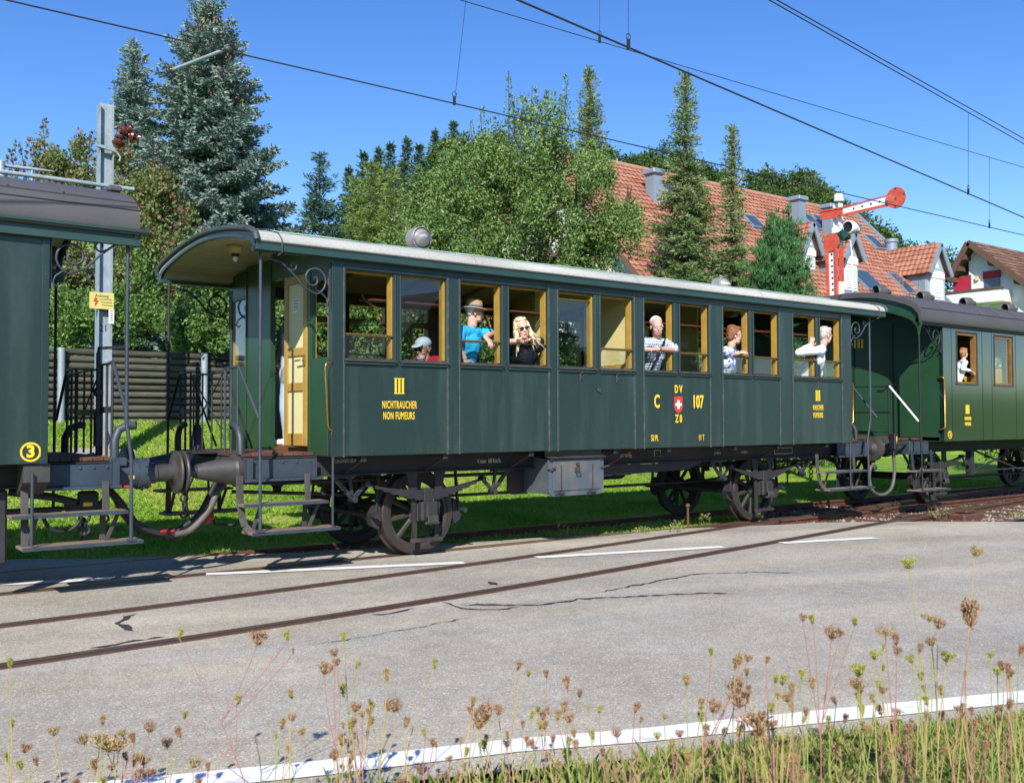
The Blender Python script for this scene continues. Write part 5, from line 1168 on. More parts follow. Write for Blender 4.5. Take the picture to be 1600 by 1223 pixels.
    # hair
    if hairstyle != 'none':
        b = MB()
        def he(c, r): b.ell(hp(*c), r[0]*sc, r[1]*sc, r[2]*sc, 16, 12, mtx=rot)
        if hairstyle == 'short': he((-.028, 0, .050), (.086, .082, .080)); he((-.056, 0, .004), (.042, .070, .058))
        elif hairstyle == 'long': he((-.022, 0, .052), (.095, .084, .082)); he((-.055, 0, .0), (.062, .080, .085))
        else: he((-.035, 0, .055), (.098, .090, .085)); he((-.065, 0, .0), (.058, .084, .085))
        if hairstyle == 'full': he((-.06, 0, -.05), (.055, .085, .055)); he((.03, 0, .108), (.055, .07, .032)); he((-.03, .07, .03), (.045, .03, .06)); he((-.03, -.07, .03), (.045, .03, .06)); he((-.05, 0, .10), (.08, .08, .05))
        if hairstyle == 'crop': he((.03, 0, .105), (.055, .065, .03)); he((-.06, 0, -.02), (.05, .075, .07))
        if hairstyle == 'long':
            he((.0, .075, -.02), (.04, .026, .10)); he((.0, -.075, -.02), (.04, .026, .10)); he((.02, 0, .10), (.06, .07, .03))
        child('hair', remesh(b, .007, 1, .011 if hairstyle == 'full' else .007 if hairstyle == 'crop' else .004, 60), HR[hair])
    for fn in extras: fn(hp, rot, child, sc, arms, S, dict(neck=neck, chest=chest, Pv=Pv, fw=fw, sd=sd))
    return root
def shades(thin=False, clear=False):
    def f(hp, rot, child, sc, *a):
        b = MB()
        for sg in (-1, 1):
            b.ell(hp(.098, sg*.034, -.002), .006*sc, .028*sc, .018*sc, 12, 8, mtx=rot)
            b.tube([hp(.095, sg*.06, .006), hp(.05, sg*.083, .006), hp(-.01, sg*.088, .0)], .0035*sc, 6)
        b.tube([hp(.104, -.01, .004), hp(.106, .01, .004)], .004*sc, 6)
        if clear:
            b = MB()
            for sg in (-1, 1):
                b.tube([hp(.1, sg*.034+.027*math.cos(t*.7), -.002+.018*math.sin(t*.7)) for t in range(9)], .003*sc, 5, closed=True); b.tube([hp(.097, sg*.06, .004), hp(.05, sg*.083, .004), hp(-.01, sg*.088, .0)], .0035*sc, 6)
        child('sunglasses' if not clear else 'glasses', b, M['lens'])
    return f
def straw_hat(hp, rot, child, sc, *a):
    b = MB(); up = rot @ Vector((0, 0, 1))
    b.lathe([(.165, .0), (.16, .008), (.125, .0), (.105, .006), (.102, .06), (.094, .10), (.07, .115), (.0, .105)], hp(-.008, 0, .036), rot @ Vector((.10, 0, 1)), 28); child('straw_hat', b, M['straw'])
    b = MB(); b.lathe([(.108, .01), (.106, .042)], hp(-.008, 0, .036), rot @ Vector((.10, 0, 1)), 28); child('hat_band', b, mat('hat_band', hx('4c5578'), .8))
def cap_hat(hp, rot, child, sc, *a):
    b = MB(); b.ell(hp(-.012, 0, .060), .108, .090, .078, 20, 12, mtx=rot); child('cap', b, cloth('pale_cap', 'b9c1c9'))
    b = MB(); b.ell(hp(.105, 0, .045), .065, .07, .010, 16, 6, mtx=rot @ Matrix.Rotation(R(16), 3, 'Y')); child('cap_peak', b, cloth('pale_cap_peak', 'c3cad1'))
def moustache(hp, rot, child, sc, *a):
    b = MB(); b.ell(hp(.098, 0, -.055), .010, .030, .010, 10, 6, mtx=rot); child('moustache', b, HR['white'])
def beard(hp, rot, child, sc, *a):
    b = MB(); b.ell(hp(.058, 0, -.095), .042, .055, .045, 12, 8, mtx=rot); child('beard', b, HR['grey'])
def strap(hp, rot, child, sc, arms, S, q):
    b = MB(); p0 = S['L']+Vector((0, 0, .075)); n = q['fw']
    pts = [p0, q['neck']+n*.08-Vector((0, 0, .07))+q['sd']*.05, q['chest']+n*.175-q['sd']*.03, q['Pv']+n*.16-q['sd']*.14]
    for a, c in zip(pts[:-1], pts[1:]): b.bar(a, c, .035, .008, up=n)
    child('shoulder_strap', b, M['black'])
def long_strands(dirv):
    def f(hp, rot, child, sc, arms, S, q):
        rr = random.Random(3); b = MB()
        for k in range(34):
            sg = rr.choice((1, 1, 1, -1)); o = hp(rr.uniform(-.06, .03), sg*rr.uniform(.06, .088), rr.uniform(-.03, .06)); L = rr.uniform(.18, .34)
            w = Vector(dirv) if sg > 0 else Vector((0, -.1, 0)); p1 = o+Vector((0, -.02, -L*.4))+w*L*.15; p2 = o+Vector((rr.uniform(-.03, .03), -.03, -L*rr.uniform(.75, .95)))+w*L*rr.uniform(.25, .75)
            b.tube([o, p1, p1.lerp(p2, .6)+Vector((rr.uniform(-.01, .01), 0, .01)), p2], [.011, .012, .008, .002], 6)
        child('long_hair', b, HR['blonde'])
    return f
def pony(hp, rot, child, sc, *a):
    b = MB(); b.ell(hp(-.12, 0, .03), .05*sc, .04*sc, .06*sc, 10, 8, mtx=rot); child('hair_bun', b, HR['brown'])
def watch(k, m):
    def f(hp, rot, child, sc, arms, S, q):
        el, w = arms[k][0], arms[k][1]; d = (w-el).normalized(); b = MB(); b.lathe([(.031, -.012), (.034, 0), (.031, .012)], w-d*.02, d, 14); child('wrist_watch', b, m)
    return f
DN = (0, 0, -1)
person('man in red shirt and pale cap seated behind the closed carriage window', at(661, 545, y=-1.02), 200, (.30, -.95, 2.0), 185, {'L': ((.14, -1.08, 2.02), (-.15, -1.06, 1.9), (-1, 0, 0), DN), 'R': ((.1, -.72, 1.95), (-.15, -.75, 1.9), (-1, 0, 0), DN)}, 'tan', 'red', 'dark', 'grey', extras=(shades(), cap_hat, beard), hairstyle='short', sit=True, nod=8, shoulder_drop=.03)
h = at(741, 488, y=-1.12); w = at(760, 543, y=-1.34)
person('man in straw hat, sunglasses and turquoise shirt at the open window', h, -22, (.46, -1.02, 2.08), -72, {'R': ((.28, -1.22, 2.42), (.34, -1.27, 2.24), (.3, -.3, -1), (0, -1, 0)), 'L': ((.80, -1.16, 2.56), (w.x-.01, -1.33, 2.50), (.15, -.75, -.65), (0, .3, -1))}, 'pink', 'cyan', 'dark', 'white', extras=(shades(), straw_hat, moustache), hairstyle='short', wr=.008)
h = at(815, 512, y=-1.34); l = at(826, 537, y=-1.36); r_ = at(806, 539, y=-1.36)
person('blonde woman in sunglasses and black top leaning out of the window', h, -108, (1.32, -1.06, 2.04), -95, {'L': ((1.42, -1.30, 2.50), (l.x+.07, -1.38, 2.49), (-1, -.25, .1), (0, -.3, -1)), 'R': ((.95, -1.26, 2.46), (r_.x-.03, -1.38, 2.47), (.6, -.4, .3), (0, -.2, -1))}, 'pale', 'black', 'dark', 'blonde', extras=(shades(), long_strands((.9, -.05, 0))), hairstyle='long', tilt=14, nod=6)
h = at(1026, 509, y=-1.38); hd = at(1022, 546, y=-1.40)
person('white-haired old man in checked shirt resting folded arms on the window bar', h, -122, (3.42, -1.07, 2.06), -92, {'L': ((3.72, -1.36, 2.48), (hd.x+.06, -1.42, 2.475), (-1, -.12, .05), DN), 'R': ((3.10, -1.30, 2.46), (hd.x-.10, -1.42, 2.46), (1, -.15, .02), DN)}, 'pink', 'plaid', 'dark', 'white', extras=(strap, watch('L', M['cast'])), hairstyle='short', nod=14, tilt=8, wr=.007)
h = at(1148, 524, y=-1.36); hd = at(1158, 553, y=-1.40)
person('auburn-haired woman with glasses in a blue patterned blouse looking right', h, -34, (4.88, -1.06, 2.0), -65, {'R': ((4.86, -1.36, 2.47), (hd.x-.07, -1.42, 2.48), (1, -.1, .1), DN), 'L': ((5.22, -1.2, 2.46), (hd.x+.06, -1.36, 2.5), (-.5, -.6, .1), DN)}, 'pink', 'floral', 'dark', 'red', extras=(shades(clear=True),), hairstyle='full', nod=10, sc=.97)
h = at(1290, 524, y=-1.38); hd = at(1268, 541, y=-1.40)
person('grey-haired woman in white sweater leaning out and holding the window post', h, -14, (6.84, -1.10, 2.10), -50, {'R': ((6.42, -1.33, 2.55), (hd.x-.02, -1.40, 2.66), (.35, -.1, 1), (.5, .8, 0)), 'L': ((7.2, -1.15, 2.42), (7.12, -1.22, 2.22), (0, 0, -1), (0, 1, 0))}, 'pink', 'white', 'white', 'grey', sleeve='long', extras=(shades(clear=True),), hairstyle='crop', nod=10, wr=.008)
h = at(1506.5, 552, y=-1.26)
person('small child in white top with tied hair at the window of the right carriage', h, -10, (h.x-.06, -1.12, 2.2), -40, {'R': ((h.x-.14, -1.30, 2.45), (h.x+.0, -1.36, 2.42), (.8, -.2, -.4), DN), 'L': ((h.x+.12, -1.2, 2.45), (h.x+.08, -1.32, 2.42), (.2, -.7, -.3), DN)}, 'pale', 'whitekid', 'greyblue', 'brown', sleeve='long', extras=(pony,), hairstyle='full', sc=.68, feet=1.66)
person('man in pale shirt and light jeans standing behind the open door', (-1.12, .13, 2.88), 180, (-1.13, .12, 2.12), 185, {'L': ((-1.12, -.16, 2.38), (-1.2, -.14, 2.15), (-.2, 0, -1), (0, 1, 0)), 'R': ((-1.16, .40, 2.42), (-1.28, .32, 2.17), (-.25, 0, -1), (0, -1, 0))}, 'tan', 'greyblue', 'jeans', 'brown', hairstyle='short', shoe='white')
q = at(1078, 552, y=.75)
person('passenger in blue shirt sitting on the far side of the carriage', (q.x, .75, 2.38), 200, (q.x+.08, .8, 1.8), 190, {'L': ((q.x-.05, .55, 2.0), (q.x-.25, .6, 1.95), (-1, 0, 0), DN), 'R': ((q.x-.05, 1.05, 2.0), (q.x-.25, 1.0, 1.95), (-1, 0, 0), DN)}, 'tan', 'blue', 'dark', 'brown', sit=True)
# ================================================================== trees and grass
def nrm(a): return a/np.maximum(1e-9, np.linalg.norm(a, axis=-1, keepdims=True))
def leaves(p, d, L, Wd, rg, flat=.0):
    """diamond leaves: base points p, directions d, lengths L, widths Wd"""
    n = len(p); d = nrm(d); r = nrm(rg.normal(size=(n, 3))+np.array([0, 0, flat]))
    s = nrm(np.cross(d, r)); L = np.broadcast_to(np.asarray(L), (n,))[:, None]; Wd = np.broadcast_to(np.asarray(Wd), (n,))[:, None]
    up = np.cross(s, d)
    V = np.stack([p, p+d*L*.5+s*Wd*.5+up*L*.06, p+d*L, p+d*L*.5-s*Wd*.5+up*L*.06], 1).reshape(-1, 3)
    F = np.arange(4*n).reshape(-1, 4)
    return V, F
def crown_mesh(name, parts, tints):
    V = np.concatenate([a for a, _ in parts]); F = []; o = 0
    for a, f in parts: F.append(f+o); o += len(a)
    return np_mesh(name, V, np.concatenate(F), np.concatenate(tints))
def trunk_mb(h, r, limbs, lean=(0, 0), seed=0):
    rr = random.Random(seed); b = MB(); n = 7
    path = [(lean[0]*t*h+rr.uniform(-.03, .03)*(t > 0)*h*.1, lean[1]*t*h+rr.uniform(-.03, .03)*(t > 0)*h*.1, t*h) for t in [i/n for i in range(n+1)]]
    b.tube(path, [r*(1.25 if i == 0 else 1-.8*i/n) for i in range(n+1)], 9)
    for a, c, r0 in limbs:
        a, c = Vector(a), Vector(c); m = (a+c)/2+Vector((0, 0, -(c-a).length*.06))
        b.tube([a, m, c], [r0, r0*.65, r0*.25], 6, caps=False)
    return b
TREES = []
def broadleaf(name, label, loc, blobs, n, leaf, lm, seed, trunk_h, trunk_r, clump=.35, per=9, group=None, cat='tree', shoots=None, up=.5, bark=None, parts=('trunk', 'crown'), sub=None, lw=(.45, .65)):
    """blobs: (x,y,z,rx,ry,rz) crown lobes relative to loc; shoots: upright twigs (x,y,z0,z1)"""
    rg = np.random.default_rng(seed); root = empty(name, loc); tag(root, label, cat, group)
    B = np.array(blobs, float); vol = B[:, 3]*B[:, 4]*B[:, 5]; pr = vol**.8/np.sum(vol**.8)
    nc = n//per; idx = rg.choice(len(B), nc, p=pr)
    u = nrm(rg.normal(size=(nc, 3))); rad = (rg.random(nc)**.42)[:, None]
    ruff = 1+.22*np.sin(u[:, :1]*5+B[idx, 0:1]*3)+.15*np.sin(u[:, 2:3]*7+B[idx, 1:2]*2)
    c = B[idx, :3]+u*rad*ruff*B[idx, 3:6]
    if sub:      # leaves gather on separate boughs with gaps between them
        ns, sr, sz_ = sub; si = rg.choice(len(B), ns, p=pr); su = nrm(rg.normal(size=(ns, 3)))
        sc_ = B[si, :3]+su*(rg.random(ns)**.35)[:, None]*B[si, 3:6]; k_ = rg.integers(0, ns, nc); rr__ = rg.uniform(.6, 1.35, ns)[k_][:, None]*sr
        v_ = nrm(rg.normal(size=(nc, 3)))*(rg.random(nc)**.45)[:, None]
        c = sc_[k_]+v_*rr__*np.array([1, 1, sz_])
    ctint = rg.random(nc)
    csz = rg.uniform(.55, 1.25, nc)[:, None]
    out = nrm(c-np.array([0, 0, np.mean(B[:, 2])-.2*np.max(B[:, 5])]))
    p = np.repeat(c, per, 0)+rg.normal(0, clump*.45, (nc*per, 3))*np.repeat(csz, per, 0)*np.array([1, 1, .75])
    d = np.repeat(out, per, 0)*.5+rg.normal(0, .7, (nc*per, 3))+np.array([0, 0, up*.3])
    L = leaf*rg.uniform(.65, 1.3, nc*per)
    parts_ = [leaves(p, d, L, L*rg.uniform(*lw, nc*per), rg, .7)]
    T = [np.clip(np.repeat(ctint, per)*.6+rg.random(nc*per)*.4, 0, 1)]
    for (x, y, z0, z1, w) in (shoots or []):
        k = int((z1-z0)/.011); t = rg.random(k)
        ang = rg.uniform(0, 6.28, k); q = np.stack([x+np.cos(ang)*w*(1-t)*.8+t*w*.4*math.sin(x*7), y+np.sin(ang)*w*(1-t)*.8, z0+(z1-z0)*t], 1)
        dd = np.stack([np.cos(ang), np.sin(ang), rg.uniform(.2, 1.2, k)], 1); LL = leaf*rg.uniform(.7, 1.2, k)
        parts_.append(leaves(q, dd, LL, LL*.55, rg, .4)); T.append(rg.random(k))
    me = crown_mesh(name, parts_, T); cr = link(parts[1], me, lm, None); cr.parent = root
    rr = random.Random(seed); limbs = []
    for b_ in blobs:
        z0 = trunk_h*rr.uniform(.35, .95); limbs.append(((0, 0, z0), (b_[0], b_[1], b_[2]), trunk_r*.5))
        for k in range(5):
            a = (b_[0], b_[1], b_[2]); v = nrm(rg.normal(size=3)); limbs.append((a, (b_[0]+v[0]*b_[3]*.85, b_[1]+v[1]*b_[4]*.85, b_[2]+abs(v[2])*b_[5]*.85), trunk_r*.22))
    for (x, y, z0, z1, w) in (shoots or []): limbs.append(((x*.6, y*.6, z0*.6), (x, y, z1), .03))
    tk = trunk_mb(trunk_h, trunk_r, limbs, seed=seed).build(parts[0], bark or M['bark'], None); tk.parent = root
    TREES.append(root); return root
def conifer(name, label, loc, h, r, lm, seed, whorl=.3, nb=9, droop=-.15, lift=.35, tuft=.2, node=.11, shape=.85, base=.04, trunk_r=.16, group=None, gaps=.15, wid=.24, cones=None, narrow=None, tuftn=3):
    """whorled branches with side twigs carrying needle tufts; droop<0 hangs"""
    rg = np.random.default_rng(seed); root = empty(name, loc); tag(root, label, 'tree', group)
    Ps, Ds, Ls, Ts = [], [], [], []; limbs = []
    z = base*h; side = rg.normal(0, .09, 12)
    while z < h*.985:
        t = 1-z/h
        rad = r*(t**shape) if narrow is None else r*interp(narrow, z/h)
        k = max(4, int(nb*(.55+.45*t))); a0 = rg.uniform(0, 6.28)
        for i in range(k):
            if rg.random() < gaps: continue
            a = a0+6.283*i/k+rg.normal(0, .16); L = rad*rg.uniform(.66, 1.14)*(1+side[int(a/6.283*12) % 12]); L = max(.10, L)
            dr = droop*(.5+.8*t)+rg.normal(0, .05)+(.75 if t < .10 else .0)+(.3 if .1 <= t < .2 else 0)
            nn = max(2, int(L/node)); s = np.linspace(.12, 1, nn)
            bx = np.stack([np.cos(a)*L*s, np.sin(a)*L*s, z+rg.normal(0, .05)+L*(dr*s+lift*s*s*.5)], 1)
            if L > .5: limbs.append(((0, 0, z), tuple(bx[-1]), .012+.022*t))
            bd = nrm(np.gradient(bx, axis=0)) if nn > 1 else np.array([[np.cos(a), np.sin(a), dr]])
            sd = nrm(np.cross(bd, np.array([0, 0, 1.0])))
            ct = rg.random()
            for sg in (-1, 1, 0):
                tl = (L*.42*(1.05-s)+tuft*.7) if sg else np.full(nn, tuft*1.1)
                m_ = max(1, int(np.max(tl)/(tuft*.62))) if sg else 1
                for q in range(m_):
                    f = q/max(1, m_); ok = tl > f*np.max(tl)*.98 if m_ > 1 else np.ones(nn, bool)
                    if not ok.any(): continue
                    td = nrm(bd*.62+sd*sg*.8+np.array([0, 0, -.12 if droop < 0 else .1]))
                    p = bx+td*(tl*f)[:, None]*1.0
                    for rep in range(tuftn if sg else 2):
                        dd = td+rg.normal(0, .38, (nn, 3))+np.array([0, 0, .12])
                        Ps.append((p+rg.normal(0, tuft*.18, (nn, 3)))[ok]); Ds.append(dd[ok]); Ls.append((tuft*rg.uniform(.7, 1.3, nn))[ok]); Ts.append(np.clip(ct*.55+rg.random(nn)*.45, 0, .9)[ok])
        z += whorl*rg.uniform(.75, 1.25)*(.55+.45*t)
    p = np.concatenate(Ps); d = np.concatenate(Ds); L = np.concatenate(Ls); T = np.concatenate(Ts)
    pa = [leaves(p, d, L, L*wid, rg)]; ta = [T]
    tp = np.stack([np.zeros(14), np.zeros(14), np.linspace(h*.94, h*1.0, 14)], 1); pa.append(leaves(tp, rg.normal(0, .5, (14, 3))+[0, 0, .9], tuft*.9, tuft*.3, rg)); ta.append(rg.random(14))
    if cones:
        k = cones; t = rg.uniform(.0, .32, k); a = rg.uniform(0, 6.28, k); rd = r*(t**shape)*rg.uniform(.45, 1.0, k)
        cp = np.stack([np.cos(a)*rd, np.sin(a)*rd, h*(1-t)], 1)
        for rep in range(3): pa.append(leaves(cp, rg.normal(0, .25, (k, 3))+[0, 0, -1], .13, .05, rg)); ta.append(np.full(k, 1.0))
    cr = link('crown', crown_mesh(name, pa, ta), lm); cr.parent = root
    b = trunk_mb(h*.97, trunk_r, limbs, seed=seed); tk = b.build('trunk', M['bark']); tk.parent = root
    TREES.append(root); return root
def gz(x, y): return ground_h(x, y)
def base_at(px, d=None, y=None):
    p = at(px, 640, d=d, y=y); return Vector((p.x, p.y, gz(p.x, p.y)))
def top_h(px, py, b):
    """height above base b of a point above b that projects to row py"""
    r = CF+CR*((px-800)/FPX)-CU*((py-611.5)/FPX)
    t = math.hypot(b.x-CAM[0], b.y-CAM[1])/math.hypot(r.x, r.y)
    return CAM[2]+r.z*t-b.z
LM = {}
LM['blue'] = leafmat('blue_spruce_needles', [hx('4c6056'), hx('647a6e'), hx('7f968c'), hx('93a89f'), hx('7d6248')], .6, .10)
LM['spruce'] = leafmat('spruce_needles', [hx('44592f'), hx('5b733d'), hx('788f55'), hx('96a876'), hx('7a6448')], .6, .12)
LM['darkspruce'] = leafmat('dark_spruce_needles', [hx('22352a'), hx('304a36'), hx('436048'), hx('54735a'), hx('5a5040')], .6, .10)
LM['thuja'] = leafmat('thuja_sprays', [hx('2c4c2a'), hx('3c6537'), hx('4e7b46'), hx('608c54')], .6, .15)
LM['larch'] = leafmat('larch_needles', [hx('596c33'), hx('70833e'), hx('889850'), hx('98a564')], .6, .25)
LM['apple'] = leafmat('apple_leaves', [hx('3f5a2a'), hx('567636'), hx('6e8a46'), hx('879c5c'), hx('a2ab7c')], .5, .22)
LM['dogwood'] = leafmat('turning_leaves', [hx('3f5a2a'), hx('5b7838'), hx('74884a'), hx('8b8f5a'), hx('8a6a50'), hx('8a4a44')], .5, .28)
LM['shrub'] = leafmat('shrub_leaves', [hx('40602a'), hx('5a7c38'), hx('769450'), hx('93a76a')], .5, .28)
LM['wood'] = leafmat('beech_leaves', [hx('263a1e'), hx('364f27'), hx('486132'), hx('5c7440')], .6, .2)
LM['wood2'] = leafmat('oak_leaves', [hx('2f4420'), hx('415a29'), hx('566d34'), hx('687c40')], .6, .2)

# -- conifers
b = base_at(322, d=29); conifer('blue_spruce', 'tall blue spruce towering behind the leafy shrub at upper left', b, top_h(315, -4, b), 3.9, LM['blue'], 5, whorl=.29, nb=12, droop=-.20, lift=.42, tuft=.165, node=.125, shape=.74, gaps=.06, cones=420, trunk_r=.22, wid=.34, tuftn=3)
b = base_at(205, d=31); conifer('blue_spruce', 'slimmer blue spruce left of the tall one, behind the catenary mast', b, top_h(207, 62, b), 2.2, LM['blue'], 6, whorl=.28, nb=11, droop=-.2, lift=.45, tuft=.17, node=.13, shape=.8, gaps=.08, cones=40, trunk_r=.16, wid=.3)
b = base_at(499, d=62); conifer('spruce_tree', 'dark narrow spruce standing against the sky right of the blue spruce', b, top_h(499, 240, b), 3.3, LM['darkspruce'], 7, whorl=.45, nb=8, droop=-.2, lift=.5, tuft=.36, node=.24, shape=.75, gaps=.2)
b = base_at(923, d=38); conifer('columnar_spruce', 'slim columnar spruce rising behind the apple tree', b, top_h(923, 103, b), 1.15, LM['spruce'], 8, whorl=.20, nb=10, droop=-.35, lift=.5, tuft=.16, node=.11, gaps=.05, cones=160, narrow=[(0, 1), (.35, .9), (.6, .7), (.85, .38), (1, .05)], tuftn=2)
b = base_at(1075, d=33); conifer('columnar_spruce', 'tallest columnar spruce in front of the red tiled roof', b, top_h(1080, 112, b), 1.22, LM['spruce'], 9, whorl=.20, nb=11, droop=-.3, lift=.5, tuft=.15, node=.105, gaps=.16, cones=60, narrow=[(0, 1.15), (.3, 1.1), (.55, .85), (.75, .45), (.9, .25), (1, .06)], tuftn=2)
b = base_at(1148, d=33); conifer('columnar_spruce', 'thin columnar spruce between the tall spruce and the dense thuja', b, top_h(1152, 196, b), .95, LM['spruce'], 10, whorl=.19, nb=10, droop=-.35, lift=.5, tuft=.15, node=.105, gaps=.16, cones=60, narrow=[(0, 1.2), (.3, 1.0), (.5, .62), (.65, .42), (.8, .34), (1, .12)], tuftn=2)
b = base_at(1222, d=31); H_ = top_h(1218, 316, b)
broadleaf('thuja_tree', 'dense bright green conical thuja before the red roof', b, [(0, 0, H_*.30, 1.2, 1.2, H_*.26), (.1, -.2, H_*.5, 1.1, 1.1, H_*.24), (-.1, .1, H_*.68, .92, .92, H_*.22), (.05, 0, H_*.82, .68, .68, H_*.15), (.3, -.3, H_*.12, 1.25, 1.1, H_*.16), (-.35, .1, H_*.9, .2, .2, H_*.07), (.42, .1, H_*.86, .25, .25, H_*.1)], 110000, .15, LM['thuja'], 11, 3, .14, clump=.12, per=22, up=6.0, lw=(.14, .24))
for i, (px, py, d, rr_) in enumerate([(583, 250, 70, 2.6), (612, 265, 68, 2.4), (555, 275, 72, 2.2)]):
    b = base_at(px, d=d); conifer('larch_tree', ['pale green larch behind the left end of the carriage roof', 'pale green larch close beside the apple tree', 'small pale larch right of the narrow dark spruce'][i], b, top_h(px, py, b), rr_, LM['larch'], 20+i, whorl=.5, nb=9, droop=-.25, lift=.35, tuft=.36, node=.26, gaps=.1, wid=.2, group='larches below the wooded hill', shape=.6)
# -- apple tree, shrubs
b = base_at(800, d=25)
def rel(px, py, d, b): p = at(px, py, d=d); return (p.x-b.x, p.y-b.y, p.z-b.z)
bl = []
for px, py, d, r_, rz_ in [(700, 345, 25, 1.4, 1.1), (640, 362, 25.5, 1.0, .8), (765, 300, 25, 1.3, 1.4), (830, 270, 24.5, 1.5, 1.6), (866, 275, 25, 1.1, 1.4), (900, 330, 24, 1.4, 1.4), (820, 360, 23.5, 1.5, 1.2), (950, 350, 24.5, .95, 1.1), (740, 390, 23.5, 1.4, .9), (870, 400, 23.5, 1.3, .8), (980, 320, 25, .45, .6), (680, 395, 24, 1.2, .8)]:
    bl.append((*rel(px, py, d, b), r_, r_, rz_))
sh = []
for px, py0, py1, d in [(795, 250, 112, 24.5), (832, 240, 133, 24.8), (858, 240, 140, 25), (888, 230, 118, 24.6), (872, 240, 170, 24.2), (815, 240, 170, 24), (750, 270, 165, 25), (735, 280, 188, 25.2), (775, 260, 195, 24.6), (804, 250, 150, 24.7), (845, 250, 155, 24.7), (880, 240, 145, 25.1), (760, 290, 215, 24.8), (715, 310, 235, 25), (690, 330, 255, 25.2), (660, 340, 275, 25.3), (960, 330, 270, 24.7)]:
    p0 = rel(px, py0, d, b); p1 = rel(px, py1, d, b); sh.append((p0[0], p0[1], p0[2], p1[2], .26))
broadleaf('apple_tree', 'big spreading apple tree with upright shoots behind the carriage roof', b, bl, 92000, .08, LM['apple'], 31, 4.0, .22, clump=.17, per=7, shoots=sh, up=.8, sub=(150, .38, 1.6))
b = base_at(120, d=24.6)
bl = [(*rel(px, py, d, b), r_, r_, rz_) for px, py, d, r_, rz_ in [(45, 300, 24.6, .95, 1.3), (95, 330, 24.6, 1.1, 1.45), (130, 290, 24.6, .6, 1.0), (200, 310, 24, .85, 1.45), (235, 360, 23.5, .95, 1.2), (270, 420, 23, .85, 1.1), (60, 420, 23.5, 1.2, 1.3), (200, 430, 23, 1.05, 1.2), (290, 480, 22.4, .7, .8), (235, 300, 24, .45, .7), (30, 380, 24.6, 1.0, 1.1)]]
sh = []
for px, py0, py1, d in [(65, 270, 185, 24.6), (140, 270, 205, 24.6), (30, 280, 222, 24.6), (95, 280, 235, 24.4), (205, 280, 228, 24), (180, 290, 240, 24), (260, 330, 262, 23.5), (50, 280, 215, 24.5), (80, 280, 225, 24.6), (120, 280, 228, 24.4), (15, 280, 232, 24.6), (225, 300, 250, 24), (290, 380, 320, 23.2), (310, 420, 345, 23)]:
    p0 = rel(px, py0, d, b); p1 = rel(px, py1, d, b); sh.append((p0[0], p0[1], p0[2], p1[2], .22))
broadleaf('dogwood_shrub', 'tall leafy shrub with reddening leaves behind the catenary mast', b, bl, 46000, .105, LM['dogwood'], 32, 2.5, .09, clump=.16, per=6, shoots=sh, up=.4, sub=(120, .30, 1.6), cat='shrub', parts=('stem', 'foliage'))
b = base_at(170, d=21.7)
bl = [(*rel(px, py, d, b), r_, r_, rz_) for px, py, d, r_, rz_ in [(110, 500, 21.6, .9, .75), (180, 490, 21.4, .8, .8), (250, 500, 21.2, .8, .75), (310, 500, 21, .65, .7), (60, 500, 21.7, .8, .7), (20, 480, 21.7, .8, .8), (230, 450, 21.5, .55, .6), (340, 440, 21.2, .6, .9), (370, 500, 21.2, .7, .8)]]
broadleaf('hedge_shrub', 'bright green rounded shrub hanging over the log wall', b, bl, 34000, .09, LM['shrub'], 33, 1.2, .06, clump=.16, per=7, up=.5, sub=(110, .26, 1.1), cat='shrub', parts=('stem', 'foliage'))
# greenery glimpsed through the carriage windows
for i, (px, d, hh) in enumerate([(470, 11.0, 2.2), (560, 11, 2.2), (660, 11, 2.4), (760, 9.8, 3.5), (880, 9.6, 3.6), (1000, 9.4, 3.3), (1090, 9.4, 3.0)]):
    b = base_at(px, y=d)
    broadleaf('garden_shrub', ['leafy green garden shrub seen past the open platform door', 'sunlit green shrub seen through the first carriage window', 'green shrub seen behind the man in the cap', 'dark green shrub behind the man in the straw hat', 'green shrub behind the closed carriage windows', 'green shrub seen behind the old man at the window', 'green shrub behind the right half of the carriage'][i], b, [(0, 0, hh*.5, 1.3, 1.0, hh*.55), (.8, .2, hh*.4, .9, .8, hh*.4), (-.8, .1, hh*.42, .9, .8, hh*.42)], 20000, .10, LM['shrub'], 40+i, 1.0, .05, clump=.25, per=8, cat='shrub', group='garden shrubs behind the carriage', parts=('stem', 'foliage'))
b = base_at(1182, d=27.5); broadleaf('garden_shrub', 'yellowish green bush at the foot of the thuja above the roof edge', b, [(0, 0, 2.9, .85, .8, .75), (.7, .0, 2.6, .6, .6, .7), (-.4, 0, 1.6, .9, .9, 1.2), (.3, 0, 1.0, 1.0, 1.0, .9)], 12000, .11, LM['shrub'], 50, 2, .06, per=8, cat='shrub', parts=('stem', 'foliage'))
b = base_at(1592, d=30); broadleaf('garden_shrub', 'green bush below the white balcony at the right edge', b, [(0, 0, 3.2, .75, .8, .9), (.6, 0, 2.6, .8, .8, 1.0), (-.2, 0, 1.6, 1.0, .9, 1.3)], 9000, .12, LM['shrub'], 51, 2, .06, per=8, cat='shrub', parts=('stem', 'foliage'))
